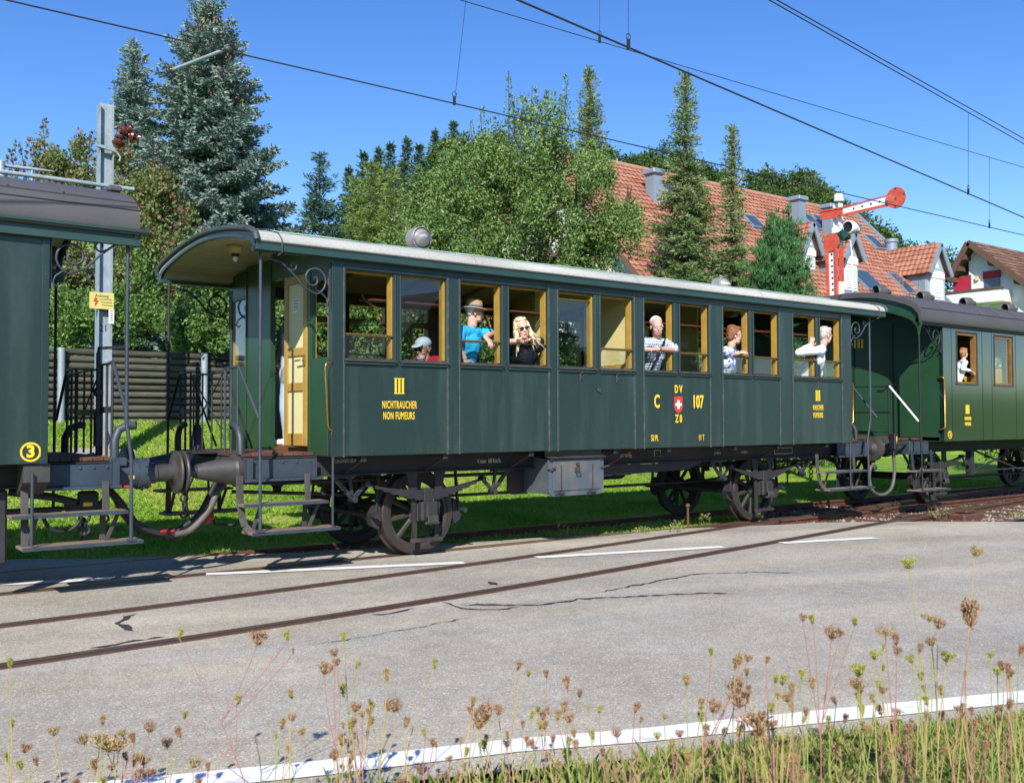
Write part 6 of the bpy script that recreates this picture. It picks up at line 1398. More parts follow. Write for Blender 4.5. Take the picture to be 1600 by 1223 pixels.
# -- wooded hill: a few tree shapes, placed one by one along the skyline
def proto_mesh_tree(kind, seed):
    if kind == 'c':
        t = conifer('hill_conifer', 'x', (0, 0, 0), 18, 3.4, LM['darkspruce'], seed, whorl=.9, nb=7, droop=-.22, lift=.5, tuft=.9, node=.6, shape=.8, gaps=.12, trunk_r=.25, wid=.36, tuftn=2)
    else:
        rr = random.Random(seed); bl = []
        for k in range(9): a = rr.uniform(0, 6.28); q = rr.uniform(0, 3.0); bl.append((q*math.cos(a), q*math.sin(a), rr.uniform(7, 15.5), rr.uniform(1.8, 3.0), rr.uniform(1.8, 3.0), rr.uniform(1.7, 2.8)))
        bl.append((0, 0, 16, 1.8, 1.8, 2))
        t = broadleaf('hill_tree', 'x', (0, 0, 0), bl, 5200, .62, LM['wood'] if seed % 2 else LM['wood2'], seed, 10, .3, clump=1.2, per=8, up=.5)
    TREES.pop(); return t
protos = {('c', k): proto_mesh_tree('c', 60+k) for k in range(2)}; protos.update({('b', k): proto_mesh_tree('b', 70+k) for k in range(4)})
used = set()
def hill_tree(kind, k, px, py, d, width=1.0, label=None, group=None):
    p = at(px, py, d=d); t = protos[(kind, k)]
    if (kind, k) in used: t = copy_tree(t)
    used.add((kind, k))
    g = gz(p.x, p.y); H0 = 18.0; hh = p.z-g
    s = 17.5/H0; sz = max(.6, min(1.5, hh/H0)) if hh > 0 else 1
    t.location = (p.x, p.y, p.z-18*s*1.0); t.scale = (s*width, s*width, s); t.rotation_euler = (0, 0, rnd.uniform(0, 6.28))
    tag(t, label, 'tree', group); return t
GC = 'conifers of the wooded hill behind the apple tree'; GB = 'broadleaf trees of the wooded hill'
LCn = 'dark conifer in the wood on the hill left of the apple tree'; LBl = 'leafy tree in the wood on the hill behind the apple tree'; LBr = 'leafy tree in the wood on the hill behind the red-roofed house'
sk = [('c', 0, 568, 240, 190), ('c', 1, 592, 232, 200), ('c', 0, 610, 226, 200), ('c', 1, 636, 216, 205), ('c', 0, 655, 228, 200), ('c', 1, 680, 204, 210), ('c', 0, 709, 192, 215), ('c', 1, 660, 250, 180), ('c', 0, 695, 240, 185), ('c', 1, 545, 262, 185), ('c', 0, 630, 255, 178)]
for kind, k, px, py, d in sk: hill_tree(kind, k, px, py, d, 1.0, LCn, GC)
for i, (px, py, d) in enumerate([(700, 213, 190), (728, 208, 195), (755, 206, 195), (780, 214, 195), (720, 245, 175), (757, 248, 175), (690, 262, 170), (655, 278, 165)]): hill_tree('b', i % 4, px, py, d, 1.05, LBl, GB+' left')
for i, (px, py, d) in enumerate([(950, 228, 200), (985, 240, 200), (1012, 232, 205), (1035, 222, 210), (1062, 236, 200), (1100, 255, 190), (1125, 262, 190), (1172, 266, 195), (1195, 264, 200), (1215, 275, 195), (1245, 264, 205), (1262, 276, 195), (1285, 285, 190), (1140, 285, 180), (1200, 290, 180), (1235, 295, 180), (1300, 302, 175), (1330, 318, 175), (960, 262, 180), (1000, 262, 180), (1355, 345, 165), (1382, 358, 165), (1400, 372, 165), (1425, 380, 165), (1450, 388, 165), (1362, 372, 155), (1405, 392, 155)]): hill_tree('b', (i*3) % 4, px, py, d, 1.05, *((('leafy tree of the hill wood just left of the tallest columnar spruce', GB+' left of the spruce') if px < 1070 else ('leafy tree of the hill wood between the two slim spruces', GB+' between the spruces') if px < 1160 else ('leafy tree of the hill wood above the red roof ridge, left of the signal', GB+' above the ridge') if px < 1310 else ('leafy tree of the hill wood showing right below the raised signal arm', GB+' right of the signal'))))
# trees across the road behind the camera, mirrored in the carriage windows
rr_ = random.Random(5)
for i in range(26):
    k_ = ('c', i % 2) if i % 3 == 0 else ('b', i % 4); t = copy_tree(protos[k_]); x_ = 4+i*4.6; y_ = -88-rr_.uniform(0, 14)-i*.6
    t.location = (x_, y_, 4); s_ = rr_.uniform(.75, 1.05); t.scale = (s_*1.1, s_*1.1, s_*.62); tag(t, 'tree of the wood across the road, mirrored in the carriage windows', 'tree', 'trees mirrored in the windows')
# -- grass
def blades(name, label, pts, h, w, lm, seed, seg=2, cat='grass', parent=None, lean=.5, patch=.4):
    rg = np.random.default_rng(seed); n = len(pts); pts = np.asarray(pts)
    a = rg.uniform(0, 6.283, n); H = h*rg.uniform(.45, 1.25, n); ln = rg.uniform(.1, lean, n)*H
    dirv = np.stack([np.cos(a), np.sin(a), np.zeros(n)], 1); sd = np.stack([-np.sin(a), np.cos(a), np.zeros(n)], 1)
    ww = (w*rg.uniform(.6, 1.3, n))[:, None]
    mid = pts+dirv*(ln*.3)[:, None]+np.array([0, 0, 1])*(H*.6)[:, None]; tip = pts+dirv*ln[:, None]+np.array([0, 0, 1])*H[:, None]
    V = np.stack([pts-sd*ww*.5, pts+sd*ww*.5, mid+sd*ww*.4, mid-sd*ww*.4, tip], 1).reshape(-1, 3)
    b = np.arange(n)*5; F = np.concatenate([np.stack([b, b+1, b+2, b+3], 1)], 0); F2 = np.stack([b+3, b+2, b+4, b+4], 1)
    me = bpy.data.meshes.new(name)
    T = np.clip(rg.random(n)*(1-patch)+patch*np.array([.5+1.1*mnoise.noise((q[0]*.9, q[1]*.9, 5)) for q in pts]), 0, 1)
    # quads and tips as one polygon of five corners
    F5 = np.stack([b, b+1, b+2, b+4, b+3], 1)
    me = np_mesh(name, V, F5, T)
    o = link(name, me, lm); tag(o, label, cat, kind='stuff'); return o
LM['grass'] = leafmat('bank_grass', [hx('659634'), hx('80ae3e'), hx('a2c44e'), hx('b6ca62'), hx('c0bd70')], .55, .45)
LM['verge'] = leafmat('verge_grass', [hx('55782f'), hx('6f8f3a'), hx('8c9f4e'), hx('a9a468'), hx('bba878'), hx('b8a27c')], .55, .35)
rg = np.random.default_rng(90)
def scatter(n, xr, yr, test, zf):
    x = rg.uniform(*xr, n); y = rg.uniform(*yr, n); out = [(a, c, zf(a, c)) for a, c in zip(x, y) if test(a, c)]
    return out
def seen_bank(x, y):
    d = Vector((x, y, 0))-Vector(CAM); t = d.dot(CF); u = 800+FPX*d.dot(CR)/t
    return -40 < u < 1640
bank = scatter(330000, (-5.5, 20), (1.3, 9.9), lambda x, y: y > 1.5+.15*math.sin(x*3) and seen_bank(x, y) and mnoise.noise((x*1.3, y*1.3, 0)) > -.5, lambda x, y: ground_h(x, y)-.01)
bank += scatter(26000, (-3.4, 7), (-.6, 1.6), lambda x, y: y > interp(FAR_EDGE, x)+.12 and abs(abs(y)-.752) > .09, lambda x, y: -.16)
blades('grass_bank', 'bright green grass on the bank between track and log wall', bank, .10, .014, LM['grass'], 91, lean=1.1)
# ================================================================== wall, mast, wires, signal, houses
# log retaining wall
wall = empty('log_wall', (-1, 10.05, 1.5)); tag(wall, 'low retaining wall of stacked weathered logs on the grass bank', 'wall')
WY = 10.05; _xa = at(94, 600, y=9.9).x; _xb = at(318, 600, y=9.9).x; wx = [_xa-2*(_xb-_xa)+.3, _xa-(_xb-_xa), _xa, _xb, 2*_xb-_xa, 3*_xb-2*_xa, 4*_xb-3*_xa]
rr = random.Random(21)
for i in range(6):
    for k in range(11):
        r_ = .064+rr.uniform(-.005, .005); z = 1.53+k*.138
        x0, x1 = wx[i]+rr.uniform(-.05, .05), wx[i+1]+rr.uniform(-.05, .05)
        P(wall, 'log', M['log'], lambda b: b.tube([(x0, WY+rr.uniform(-.012, .012), z+rr.uniform(-.006, .006)), ((x0+x1)/2, WY+rr.uniform(-.012, .012), z), (x1, WY+rr.uniform(-.012, .012), z+rr.uniform(-.006, .006))], [r_, r_*rr.uniform(.94, 1.04), r_*rr.uniform(.9, 1.0)], 10))
for x in wx[1:]:
    P(wall, 'wall_post', M['galv'], lambda b: b.lathe([(.07, 0), (.07, 1.62), (0, 1.63)], (x+.02, WY-.15, 1.35), (0, 0, 1), 12))
# catenary mast
mp = at(160, 690, y=7.6); mx, my = mp.x, 7.6; mz = ground_h(mx, my)
mast = empty('catenary_mast', (mx, my, mz)); tag(mast, 'grey steel H-beam catenary mast number 21 on a concrete foot', 'mast')
ztop = at(158, 161, y=7.6).z
def hb(b):
    w, d = .235, .22
    b.box(mx-w/2, mx-w/2+.014, my-d/2, my+d/2, mz+.2, ztop-.03); b.box(mx+w/2-.014, mx+w/2, my-d/2, my+d/2, mz+.2, ztop); b.box(mx-w/2+.014, mx+w/2-.014, my-.006, my+.006, mz+.2, ztop)
P(mast, 'beam', M['galv'], hb)
P(mast, 'concrete_foot', M['concrete'], lambda b: b.prism([(mx-.5, mz-.35), (mx+.5, mz-.35), (mx+.46, mz+.28), (mx-.42, mz+.32)], 1, my-.35, my+.35))
P(mast, 'earth_strap', M['iron_dark'], lambda b: b.tube([(mx+.05, my-.11, mz+.6), (mx+.08, my-.14, mz+.45), (mx+.02, my-.13, mz+.3)], .02, 6))
IZ = at(178, 215, y=my-.18).z-5.6
P(mast, 'insulator_bracket', M['galv'], lambda b: (b.tube([(mx-.2, my-.14, 5.42+IZ), (mx+.15, my-.16, 5.36+IZ), (mx+.22, my-.16, 5.27+IZ), (mx+.2, my-.16, 5.2+IZ)], .018, 6), b.box(mx-.14, mx+.14, my-.135, my-.111, 5.38+IZ, 5.45+IZ)))
for ox, oz, ax in ((.28, 5.72, (1, -.2, .35)), (.42, 5.68, (1, -.2, -.2)), (.26, 5.42, (.2, -.1, 1))):
    P(mast, 'insulator', M['insul'], lambda b: b.lathe([(0, 0), (.05, 0), (.06, .03), (.105, .06), (.12, .10), (.10, .125), (.055, .13), (.055, .17), (.09, .18), (.10, .215), (.05, .23), (0, .23)], (mx+ox-.1, my-.18, oz+IZ), ax, 16))
sg = empty('warning_plate', (0, 0, 0), parent=mast); sg.matrix_parent_inverse = Matrix.Translation((-mx, -my, -mz))
c = at(159, 470, y=my-.13)
P(sg, 'plate', M['signyellow'], lambda b: b.box(c.x-.205, c.x+.205, my-.135, my-.128, c.z-.145, c.z+.145, .002))
P(sg, 'red_bolt', M['red'], lambda b: b.prism([(c.x-.09+u, c.z-.02+w) for u, w in ((-.02, .08), (.02, .06), (-.005, .02), (.04, .02), (-.02, -.08), (-.03, -.04), (-.005, -.0), (-.05, .0))], 1, my-.139, my-.1355))
text('Achtung', .075, M['black'], sg, (c.x, my-.137, c.z+.085), sx=.9); 
P(sg, 'fine_print', M['black'], lambda b: [b.box(c.x-.04+.02*k, c.x+.17, my-.1375, my-.136, c.z+.02-k*.05, c.z+.03-k*.05) for k in range(3)], kind='stuff')
c2_ = at(174, 494, y=my-.13)
P(mast, 'white_plate', M['white'], lambda b: b.box(c2_.x-.045, c2_.x+.045, my-.132, my-.126, c2_.z-.13, c2_.z+.13))
P(mast, 'plate_marks', M['black'], lambda b: [b.box(c2_.x-.02, c2_.x+.025, my-.134, my-.1325, c2_.z-.08+k*.04, c2_.z-.065+k*.04) for k in range(5)], kind='stuff')
c3 = at(159, 513, y=my-.01); text('21', .17, M['black'], mast, (mx, my-.0085, c3.z), sx=.85)
# wires
WG = 'overhead wires'
def wire(name, label, pts, r=.008, cat='wire'):
    b = MB(); P_ = [Vector(p) for p in pts]; out = []
    for a, c in zip(P_[:-1], P_[1:]):
        for k in range(8):
            t = k/8; p = a.lerp(c, t); out.append(p)
    out.append(P_[-1]); b.tube(out, r, 6); o = b.build(name, M['wire']); tag(o, label, cat, WG); return o
def ext(a, b, y0, y1): # extend the line a-b beyond the picture
    a, b = Vector(a), Vector(b); d = b-a; return [a-d*y0, a, b, b+d*y1]
w1a, w1b = at(35, 5, y=0), at(1600, 367, y=0)
wire('contact_wire', 'contact wire running the whole picture width above the train', ext((w1a.x, 0, 5.65), (w1b.x, 0, 5.67), .3, 1), .0085)
w3a, w3b = at(820, 5, y=-2.98), at(1600, 340, y=-.98)
wire('contact_wire', 'thick contact wire over the siding, from top centre to the right edge', ext(w3a, w3b, .6, .6), .011)
w2a, w2b = at(735, 5, y=-.3), at(1600, 262, y=-.3)
wire('carrier_wire', 'thin carrier wire sloping from top centre to the right edge', ext(w2a, w2b, .5, .5), .006)
w4a, w4b = at(1210, 5, y=-3.07), at(1600, 225, y=-1.96)
wire('carrier_wire', 'lower of the paired wires in the upper right corner', ext(w4a, w4b, .8, .6), .008)
w5a, w5b = at(1222, 5, y=-3.0), at(1600, 217, y=-1.9)
wire('carrier_wire', 'upper of the paired wires in the upper right corner', ext(w5a, w5b, .8, .6), .008)
def onw(a, b, px):  # point of wire a-b above image column px
    lo, hi = -.5, 1.5
    for _ in range(40):
        m_ = (lo+hi)/2; p = a.lerp(b, m_); d = p-Vector(CAM); x = 800+FPX*d.dot(CR)/d.dot(CF)
        if x < px: lo = m_
        else: hi = m_
    return a.lerp(b, lo)
A1, B1 = Vector((w1a.x, 0, 5.65)), Vector((w1b.x, 0, 5.67))
def dropper(label, lo, hi):
    o = empty('dropper', lo); tag(o, label, 'wire', 'droppers between the overhead wires')
    b = MB(); b.tube([(0, 0, 0), tuple(Vector(hi)-Vector(lo))], .0035, 5); b.build('dropper_wire', M['wire']).parent = o
    b = MB(); b.box(-.015, .015, -.015, .015, -.02, .09); torus(b, (0, 0, .12), (0, 1, 0), .035, .005, 10, 5); b.build('clamp', M['wire']).parent = o
p = onw(A1, B1, 710); q = onw(w2a, w2b, 703); dropper('vertical dropper wire above the apple tree left of centre', p, (p.x-.01, -.3, 7.0))
p = onw(A1, B1, 1546); q = onw(w2a, w2b, 1546); dropper('vertical dropper wire nearest the right photo edge', p, q)
p = onw(w3a, w3b, 982); dropper('short dropper wire at the top of the photo over the siding wire', p, (p.x, p.y, p.z+1.2))
p = onw(w3a, w3b, 1513); q = onw(w4a, w4b, 1513); dropper('vertical dropper wire right of the semaphore arm', p, q)
p = onw(w2a, w2b, 937); dropper('short dropper wire at the top centre over the thin wire', p, (p.x, p.y, p.z+1.0))
# registration arm over the train
ra = onw(A1, B1, 356); re_ = at(268, 110, y=.95)
arm = empty('registration_arm', ra); tag(arm, 'grey tubular registration arm holding the contact wire before the blue spruce', 'wire arm')
def rl(p): return tuple(Vector(p)-ra)
b = MB(); b.tube([rl(ra+Vector((0, 0, .03))), rl(re_)], .02, 8); b.build('arm_tube', M['galv']).parent = arm
b = MB(); b.ell(rl(ra+Vector((0, 0, .02))), .05, .05, .04); b.build('wire_clamp', M['cast']).parent = arm
b = MB(); b.ell(rl(re_), .04, .04, .04); b.build('insulator_knob', M['insul']).parent = arm
b = MB(); b.tube([rl(re_), (mx+.1-ra.x, my-.15-ra.y, 5.7+IZ-ra.z)], .0015, 4); b.build('span_wire', M['wire']).parent = arm

# semaphore signal
sb = at(1311, 460, y=3.0); SX, SY = sb.x, 3.0; SZ = -.1
sem = empty('semaphore_signal', (SX, SY, SZ)); tag(sem, 'red and white two-armed semaphore signal, upper arm raised to the right', 'signal')
Mr = mat('signal_red', hx('bf4e3a'), .6, amt=.12, scale=3, fine=.2, fscale=12, col2=hx('cf7560'), thr=(.55, .8)); Mw = mat('signal_white', hx('e2e2e0'), .5, amt=.05)
def zrow(px, py): return at(px, py, x=SX).z
def yrow(px, py): return at(px, py, x=SX-.12).y
zt = zrow(1312, 318)
P(sem, 'mast', Mw, lambda b: (b.box(SX-.08, SX+.08, SY-.08, SY-.065, SZ, zt), b.box(SX-.08, SX+.08, SY+.065, SY+.08, SZ, zt), [b.bar((SX, SY-.06, SZ+k*.4), (SX, SY+.06, SZ+k*.4+.2), .02, .06) for k in range(int((zt-SZ)/.4))]))
P(sem, 'mast_cap', Mw, lambda b: b.lathe([(.11, 0), (.11, .12), (.09, .17), (0, .19)], (SX, SY-.02, zt+.05), (0, 0, 1), 14))
xa = SX-.16
def on(px, py): p = at(px, py, x=xa); return p.y, p.z
def polyarm(name, m, pix, x0, x1, parent=sem): return P(parent, name, m, lambda b: b.prism([on(*q) for q in pix], 0, x0, x1))
up = empty('upper_arm', (0, 0, 0), parent=sem); up.matrix_parent_inverse = Matrix.Translation((-SX, -SY, -SZ))
polyarm('arm_root', Mr, [(1281, 331), (1317, 325), (1317, 338), (1282, 344)], xa, xa+.03, up)
polyarm('arm_blade', Mw, [(1317, 326), (1386, 308), (1386, 320), (1317, 335)], xa, xa+.03, up)
polyarm('arm_edge', Mr, [(1283, 329), (1317, 323), (1395, 302.5), (1395, 304.5), (1317, 325.5), (1283, 332)], xa-.015, xa-.001, up)
polyarm('arm_edge', Mr, [(1310, 336), (1386, 318.5), (1397, 319), (1397, 320.5), (1317, 338.5)], xa-.015, xa-.001, up)
dc = on(1401, 309.5); rdisc = (on(1401, 293)[1]-on(1401, 326)[1])/2
P(up, 'arm_disc', Mr, lambda b: b.lathe([(0, -.02), (rdisc, -.02), (rdisc, .01), (0, .01)], (xa-.03, dc[0], dc[1]), (1, 0, 0), 32))
P(up, 'arm_holes', M['skyglass'], lambda b: [b.disc((xa-.053, dc[0]+u, dc[1]+w), (1, 0, 0), .03, 8) for u, w in ((0, .2), (-.2, .05), (.0, -.02), (.2, -.05), (0, -.2))]+[b.disc((xa-.004, *on(1334+k*13.5, 326-k*3.6)), (1, 0, 0), .028, 8) for k in range(4)], kind='stuff')
dn = empty('lower_arm', (0, 0, 0), parent=sem); dn.matrix_parent_inverse = Matrix.Translation((-SX, -SY, -SZ))
polyarm('arm_blade', Mw, [(1297, 392), (1307, 392), (1309, 470), (1299, 470)], xa-.05, xa-.02, dn)
polyarm('arm_edge', Mr, [(1293, 382), (1297, 382), (1299, 476), (1296, 476)], xa-.10, xa-.02, dn); polyarm('arm_edge', Mr, [(1307, 382), (1310, 382), (1311.5, 476), (1309, 476)], xa-.10, xa-.02, dn)
polyarm('arm_root', Mr, [(1295, 470), (1312, 470), (1312, 520), (1296, 520)], xa-.05, xa-.02, dn)
dc2 = on(1302, 379); P(dn, 'arm_disc', Mr, lambda b: b.lathe([(0, -.02), (rdisc*.9, -.02), (rdisc*.9, .01), (0, .01)], (xa-.07, dc2[0], dc2[1]), (1, 0, 0), 32))
P(dn, 'arm_holes', M['black'], lambda b: [b.disc((xa-.054, *on(1301.6+k*.3, 398+k*9.2)), (1, 0, 0), .028, 8) for k in range(7)], kind='stuff')
polyarm('mast_board', Mr, [(1311, 385), (1317, 385), (1319, 470), (1312, 470)], xa+.0, xa+.02); polyarm('mast_board', Mw, [(1311, 440), (1319, 440), (1320, 475), (1311, 475)], xa-.012, xa-.003)
lc_ = on(1326, 355)
lmp = P(sem, 'signal_lamp', Mw, lambda b: (b.lathe([(.13, -.1), (.155, -.08), (.155, .02), (.12, .16), (.12, .28), (0, .3)], (SX-.1, lc_[0], lc_[1]), (1, 0, .0), 18), b.box(SX-.1, SX+.3, lc_[0], SY+.1, lc_[1]-.06, lc_[1]+.06)))
P(lmp, 'lamp_lens', M['black'], lambda b: b.lathe([(0, -.05), (.13, -.06)], (SX-.1, lc_[0], lc_[1]), (1, 0, 0), 18))
P(lmp, 'lamp_lens', mat('green_lens', hx('1d3a34'), .1, spec=.8), lambda b: b.lathe([(0, -.12), (.12, -.1), (.13, .05), (0, .06)], (SX-.12, on(1318, 368)[0], on(1318, 368)[1]), (1, 0, 0), 16))
P(lmp, 'lamp_bracket', Mw, lambda b: (b.bar((SX-.05, *on(1308, 348)), (SX-.05, *on(1322, 372)), .12, .05), b.tube([(SX, *on(1322, 372)), (SX, on(1325, 400)[0], on(1325, 400)[1]), (SX, on(1326, 455)[0], on(1326, 455)[1])], .012, 6)))

# ------------------------------------------------------------------ houses
def tiles(parent, o, u, v, nu, nv, mat_, cell=(.36, .36), holes=(), name='roof_tiles', seed=1):
    """lay rows of single roof tiles over the slope o + a*u + c*v (u along the eaves, v up the slope)"""
    o, u, v = Vector(o), Vector(u), Vector(v); Lu, Lv = u.length, v.length; uh, vh = u/Lu, v/Lv; n = uh.cross(vh).normalized()
    if n.z < 0: n = -n
    ku, kv = max(1, int(Lu/cell[0])), max(1, int(Lv/cell[1])); du, dv = Lu/ku, Lv/kv; rr = np.random.default_rng(seed)
    V, F, T = [], [], []; c = 0
    for j in range(kv):
        for i in range(ku):
            a0, a1 = (i+.03)*du, (i+.97)*du; b0, b1 = (j-.12)*dv, (j+1)*dv
            if any(h0 < (a0+a1)/2 < h1 and g0 < (b0+b1)/2 < g1 for h0, h1, g0, g1 in holes): continue
            lift = .05+rr.uniform(-.008, .01); e = rr.uniform(-.01, .01)
            q = [o+uh*a0+vh*(b0+e)+n*lift, o+uh*a1+vh*(b0+e)+n*lift, o+uh*a1+vh*b1+n*.012, o+uh*a0+vh*b1+n*.012, o+uh*a0+vh*(b0+e)+n*(lift-.04), o+uh*a1+vh*(b0+e)+n*(lift-.04), o+uh*(a0+a1)/2+vh*(b0+e)+n*(lift+.03), o+uh*(a0+a1)/2+vh*b1+n*.035]
            V += q; F += [(c, c+6, c+7, c+3), (c+6, c+1, c+2, c+7), (c+4, c+5, c+6, c), (c+5, c+1, c+6, c+6)]; T += [rr.random()]*4; c += 8
    F = [f for f in F if len(set(f)) == 4]; T = T[:len(F)]
    return link(name, np_mesh(name, [tuple(x) for x in V], F, np.resize(np.array(T), len(F))), mat_, parent, 'stuff')
M['tile'] = leafmat('red_roof_tiles', [hx('8f5d49'), hx('9f6c57'), hx('aa7963'), hx('a16f5a'), hx('956553')], .8, 0)
M['tileb'] = leafmat('brown_roof_tiles', [hx('5e463b'), hx('715547'), hx('7d6050')], .8, 0)
def slab(b, o, u, v, th, mi=0):
    o, u, v = Vector(o), Vector(u), Vector(v); n = u.cross(v).normalized()
    if n.z < 0: n = -n
    q = [o, o+u, o+u+v, o+v]; q2 = [p-n*th for p in q]
    b.add(q+q2, [(0, 1, 2, 3), (7, 6, 5, 4), (0, 4, 5, 1), (1, 5, 6, 2), (2, 6, 7, 3), (3, 7, 4, 0)], mi)
HY = 18.7                                            # ridge line
rp = at(1336, 337, y=HY); RZ = rp.z; RXR = rp.x; RXL = at(930, 262, y=HY).x-3.0
ep = at(1490, 474, x=RXR+.6)                          # where the right verge meets the eaves
slope = (RZ-3.2)/(HY-6.5)
EZ = 4.4; EY = HY-(RZ-EZ)/1.02
house = empty('red_roofed_house', ((RXL+RXR)/2, HY, 3)); tag(house, 'large house with steep red tiled roof, grey dormers and metal chimneys behind the spruces', 'house')
o_ = (RXL, EY, EZ); u_ = (RXR-RXL, 0, 0); v_ = (0, HY-EY, RZ-EZ)
P(house, 'roof', M['tile_brown'], lambda b: (slab(b, o_, u_, v_, .15), slab(b, (RXR, 2*HY-EY, EZ), (-(RXR-RXL), 0, 0), (0, -(HY-EY), RZ-EZ), .15)))
def on_slope(px, py, off=0):
    """point on the front slope under photo pixel"""
    r = CF+CR*((px-800)/FPX)-CU*((py-611.5)/FPX); n = Vector(u_).cross(Vector(v_)).normalized()
    t = (Vector(o_)-Vector(CAM)).dot(n)/r.dot(n); return Vector(CAM)+r*t
tl = tiles(house, o_, u_, v_, 0, 0, M['tile'], (.26, .31))
P(house, 'ridge_tiles', mat('ridge_tile', hx('a87d68'), .8), lambda b: b.tube([(RXL, HY, RZ+.04), (RXR, HY, RZ+.04)], .13, 8))
P(house, 'verge_board', M['zinc'], lambda b: b.bar((RXR+.02, EY, EZ+.05), (RXR+.02, HY, RZ+.1), .12, .22))
P(house, 'wall', M['plaster'], lambda b: (b.prism([(EY+.8, 0), (EY+.8, EZ+.5), (HY, RZ-.35), (2*HY-EY-.8, EZ+.5), (2*HY-EY-.8, 0)], 0, RXL+.5, RXR-.5)))
def chimney(px, pt, pb, w, name='chimney'):
    q = on_slope(px, pb); zt_ = at(px, pt, y=q.y).z
    ch = P(house, name, M['zinc'], lambda b: b.box(q.x-w/2, q.x+w/2, q.y-w/2, q.y+w/2, q.z-.6, zt_-.12))
    P(ch, 'chimney_cap', M['zinc'], lambda b: b.box(q.x-w/2-.1, q.x+w/2+.1, q.y-w/2-.1, q.y+w/2+.1, zt_-.2, zt_, .03))
chimney(1022, 266, 311, .48); chimney(1247, 308, 356, .5); chimney(1296, 320, 372, .45)
q = on_slope(1393, 398); P(house, 'vent_pipe', M['zinc'], lambda b: b.lathe([(.28, -.5), (.28, .55), (.33, .6), (.33, .75), (0, .8)], q, (0, 0, 1), 14))
NV = Vector(u_).cross(Vector(v_)).normalized(); VH = Vector(v_).normalized()
for px, py, w, h in [(1268, 350, .6, 1.1), (1284, 351, .6, 1.1), (1365, 381, .7, 1.0), (1347, 440, .65, 1.3), (1359, 441, .65, 1.3), (1408, 446, .7, 1.4), (1050, 302, .8, .6), (1176, 349, .7, .8)]:
    q = on_slope(px, py)
    def sl_(b, e, n0, n1):
        a = q-Vector((w/2+e, 0, 0))-VH*(h/2+e)+NV*n1; slab(b, a, (w+2*e, 0, 0), VH*(h+2*e), n1-n0)
    s_ = P(house, 'skylight', M['zinc'], lambda b: sl_(b, .07, -.05, .14)); P(s_, 'skylight_pane', M['skyglass'], lambda b: sl_(b, 0, .1, .15))
def dormer(pxl, pxr, py_sill, py_eave, py_apex, depth_y, shutter=True, ridge_px=None):
    """gabled dormer whose front stands at depth y; columns and rows from the photo"""
    a = at(pxl, py_eave, y=depth_y); c = at(pxr, py_eave, y=depth_y); x0, x1 = a.x, c.x; ze = a.z; zs = at(pxl, py_sill, y=depth_y).z; xm = (x0+x1)/2; za = at((pxl+pxr)/2, py_apex, y=depth_y).z
    back = HY-.5
    d = P(house, 'dormer', M['plaster_grey'], lambda b: b.prism([(x0, zs-1.2), (x1, zs-1.2), (x1, ze), (xm, za), (x0, ze)], 1, depth_y, depth_y+.12))
    P(d, 'dormer_cheek', M['zinc'], lambda b: (b.box(x0, x0+.08, depth_y+.12, back, zs-1.2, ze), b.box(x1-.08, x1, depth_y+.12, back, zs-1.2, ze)))
    for k in range(8): P(d, 'zinc_seam', M['zinc'], lambda b: b.box(x0-.02, x0, depth_y+.4+k*.5, depth_y+.43+k*.5, zs-1.2, ze))
    ov = .25
    for sgn, xe in ((-1, x0-.18), (1, x1+.18)):
        zz = ze-(.18*(za-ze)/((x1-x0)/2)); L = Vector((xm-xe, 0, za+.12-zz))
        oo = (xe, depth_y-ov, zz+.06) if sgn < 0 else (xe, back, zz+.06)
        uu = (0, back-depth_y+ov, 0) if sgn < 0 else (0, -(back-depth_y+ov), 0)
        P(d, 'dormer_roof', M['brownwood'], lambda b: slab(b, oo, uu, L, .1))
        tt = tiles(d, oo, uu, L, 0, 0, M['tile'], (.24, .27), seed=int(xe*10)+5)
        P(d, 'barge_board', M['zinc'], lambda b: b.bar((xe, depth_y-ov-.03, zz), (xm, depth_y-ov-.03, za+.1), .06, .22))
    w = (x1-x0)*.64
    if shutter:
        f = P(d, 'dormer_window', M['white'], lambda b: b.box(xm-w/2-.06, xm+w/2+.06, depth_y-.04, depth_y, zs, ze-.05))
        n_ = 12
        for k in range(n_): P(f, 'shutter_slat', M['white'], lambda b: b.box(xm-w/2, xm+w/2, depth_y-.075, depth_y-.045, zs+.1+k*(ze-zs-.5)/n_, zs+.1+(k+.6)*(ze-zs-.5)/n_))
        P(f, 'shutter_case', M['white'], lambda b: b.box(xm-w/2-.08, xm+w/2+.08, depth_y-.1, depth_y-.041, ze-.38, ze-.12))
        P(f, 'gable_window', M['white'], lambda b: b.prism([(xm-.25, ze+.1), (xm+.25, ze+.1), (xm, za-.45)], 1, depth_y-.02, depth_y-.001))
    P(d, 'sill', M['zinc'], lambda b: b.box(x0-.05, x1+.05, depth_y-.15, depth_y, zs-.18, zs-.06))
dormer(1449, 1476, 466, 420, 386, on_slope(1462, 468).y-.1); dormer(1316, 1340, 452, 397, 370, on_slope(1328, 455).y-.1); dormer(1252, 1274, 418, 384, 354, on_slope(1263, 418).y-.1)
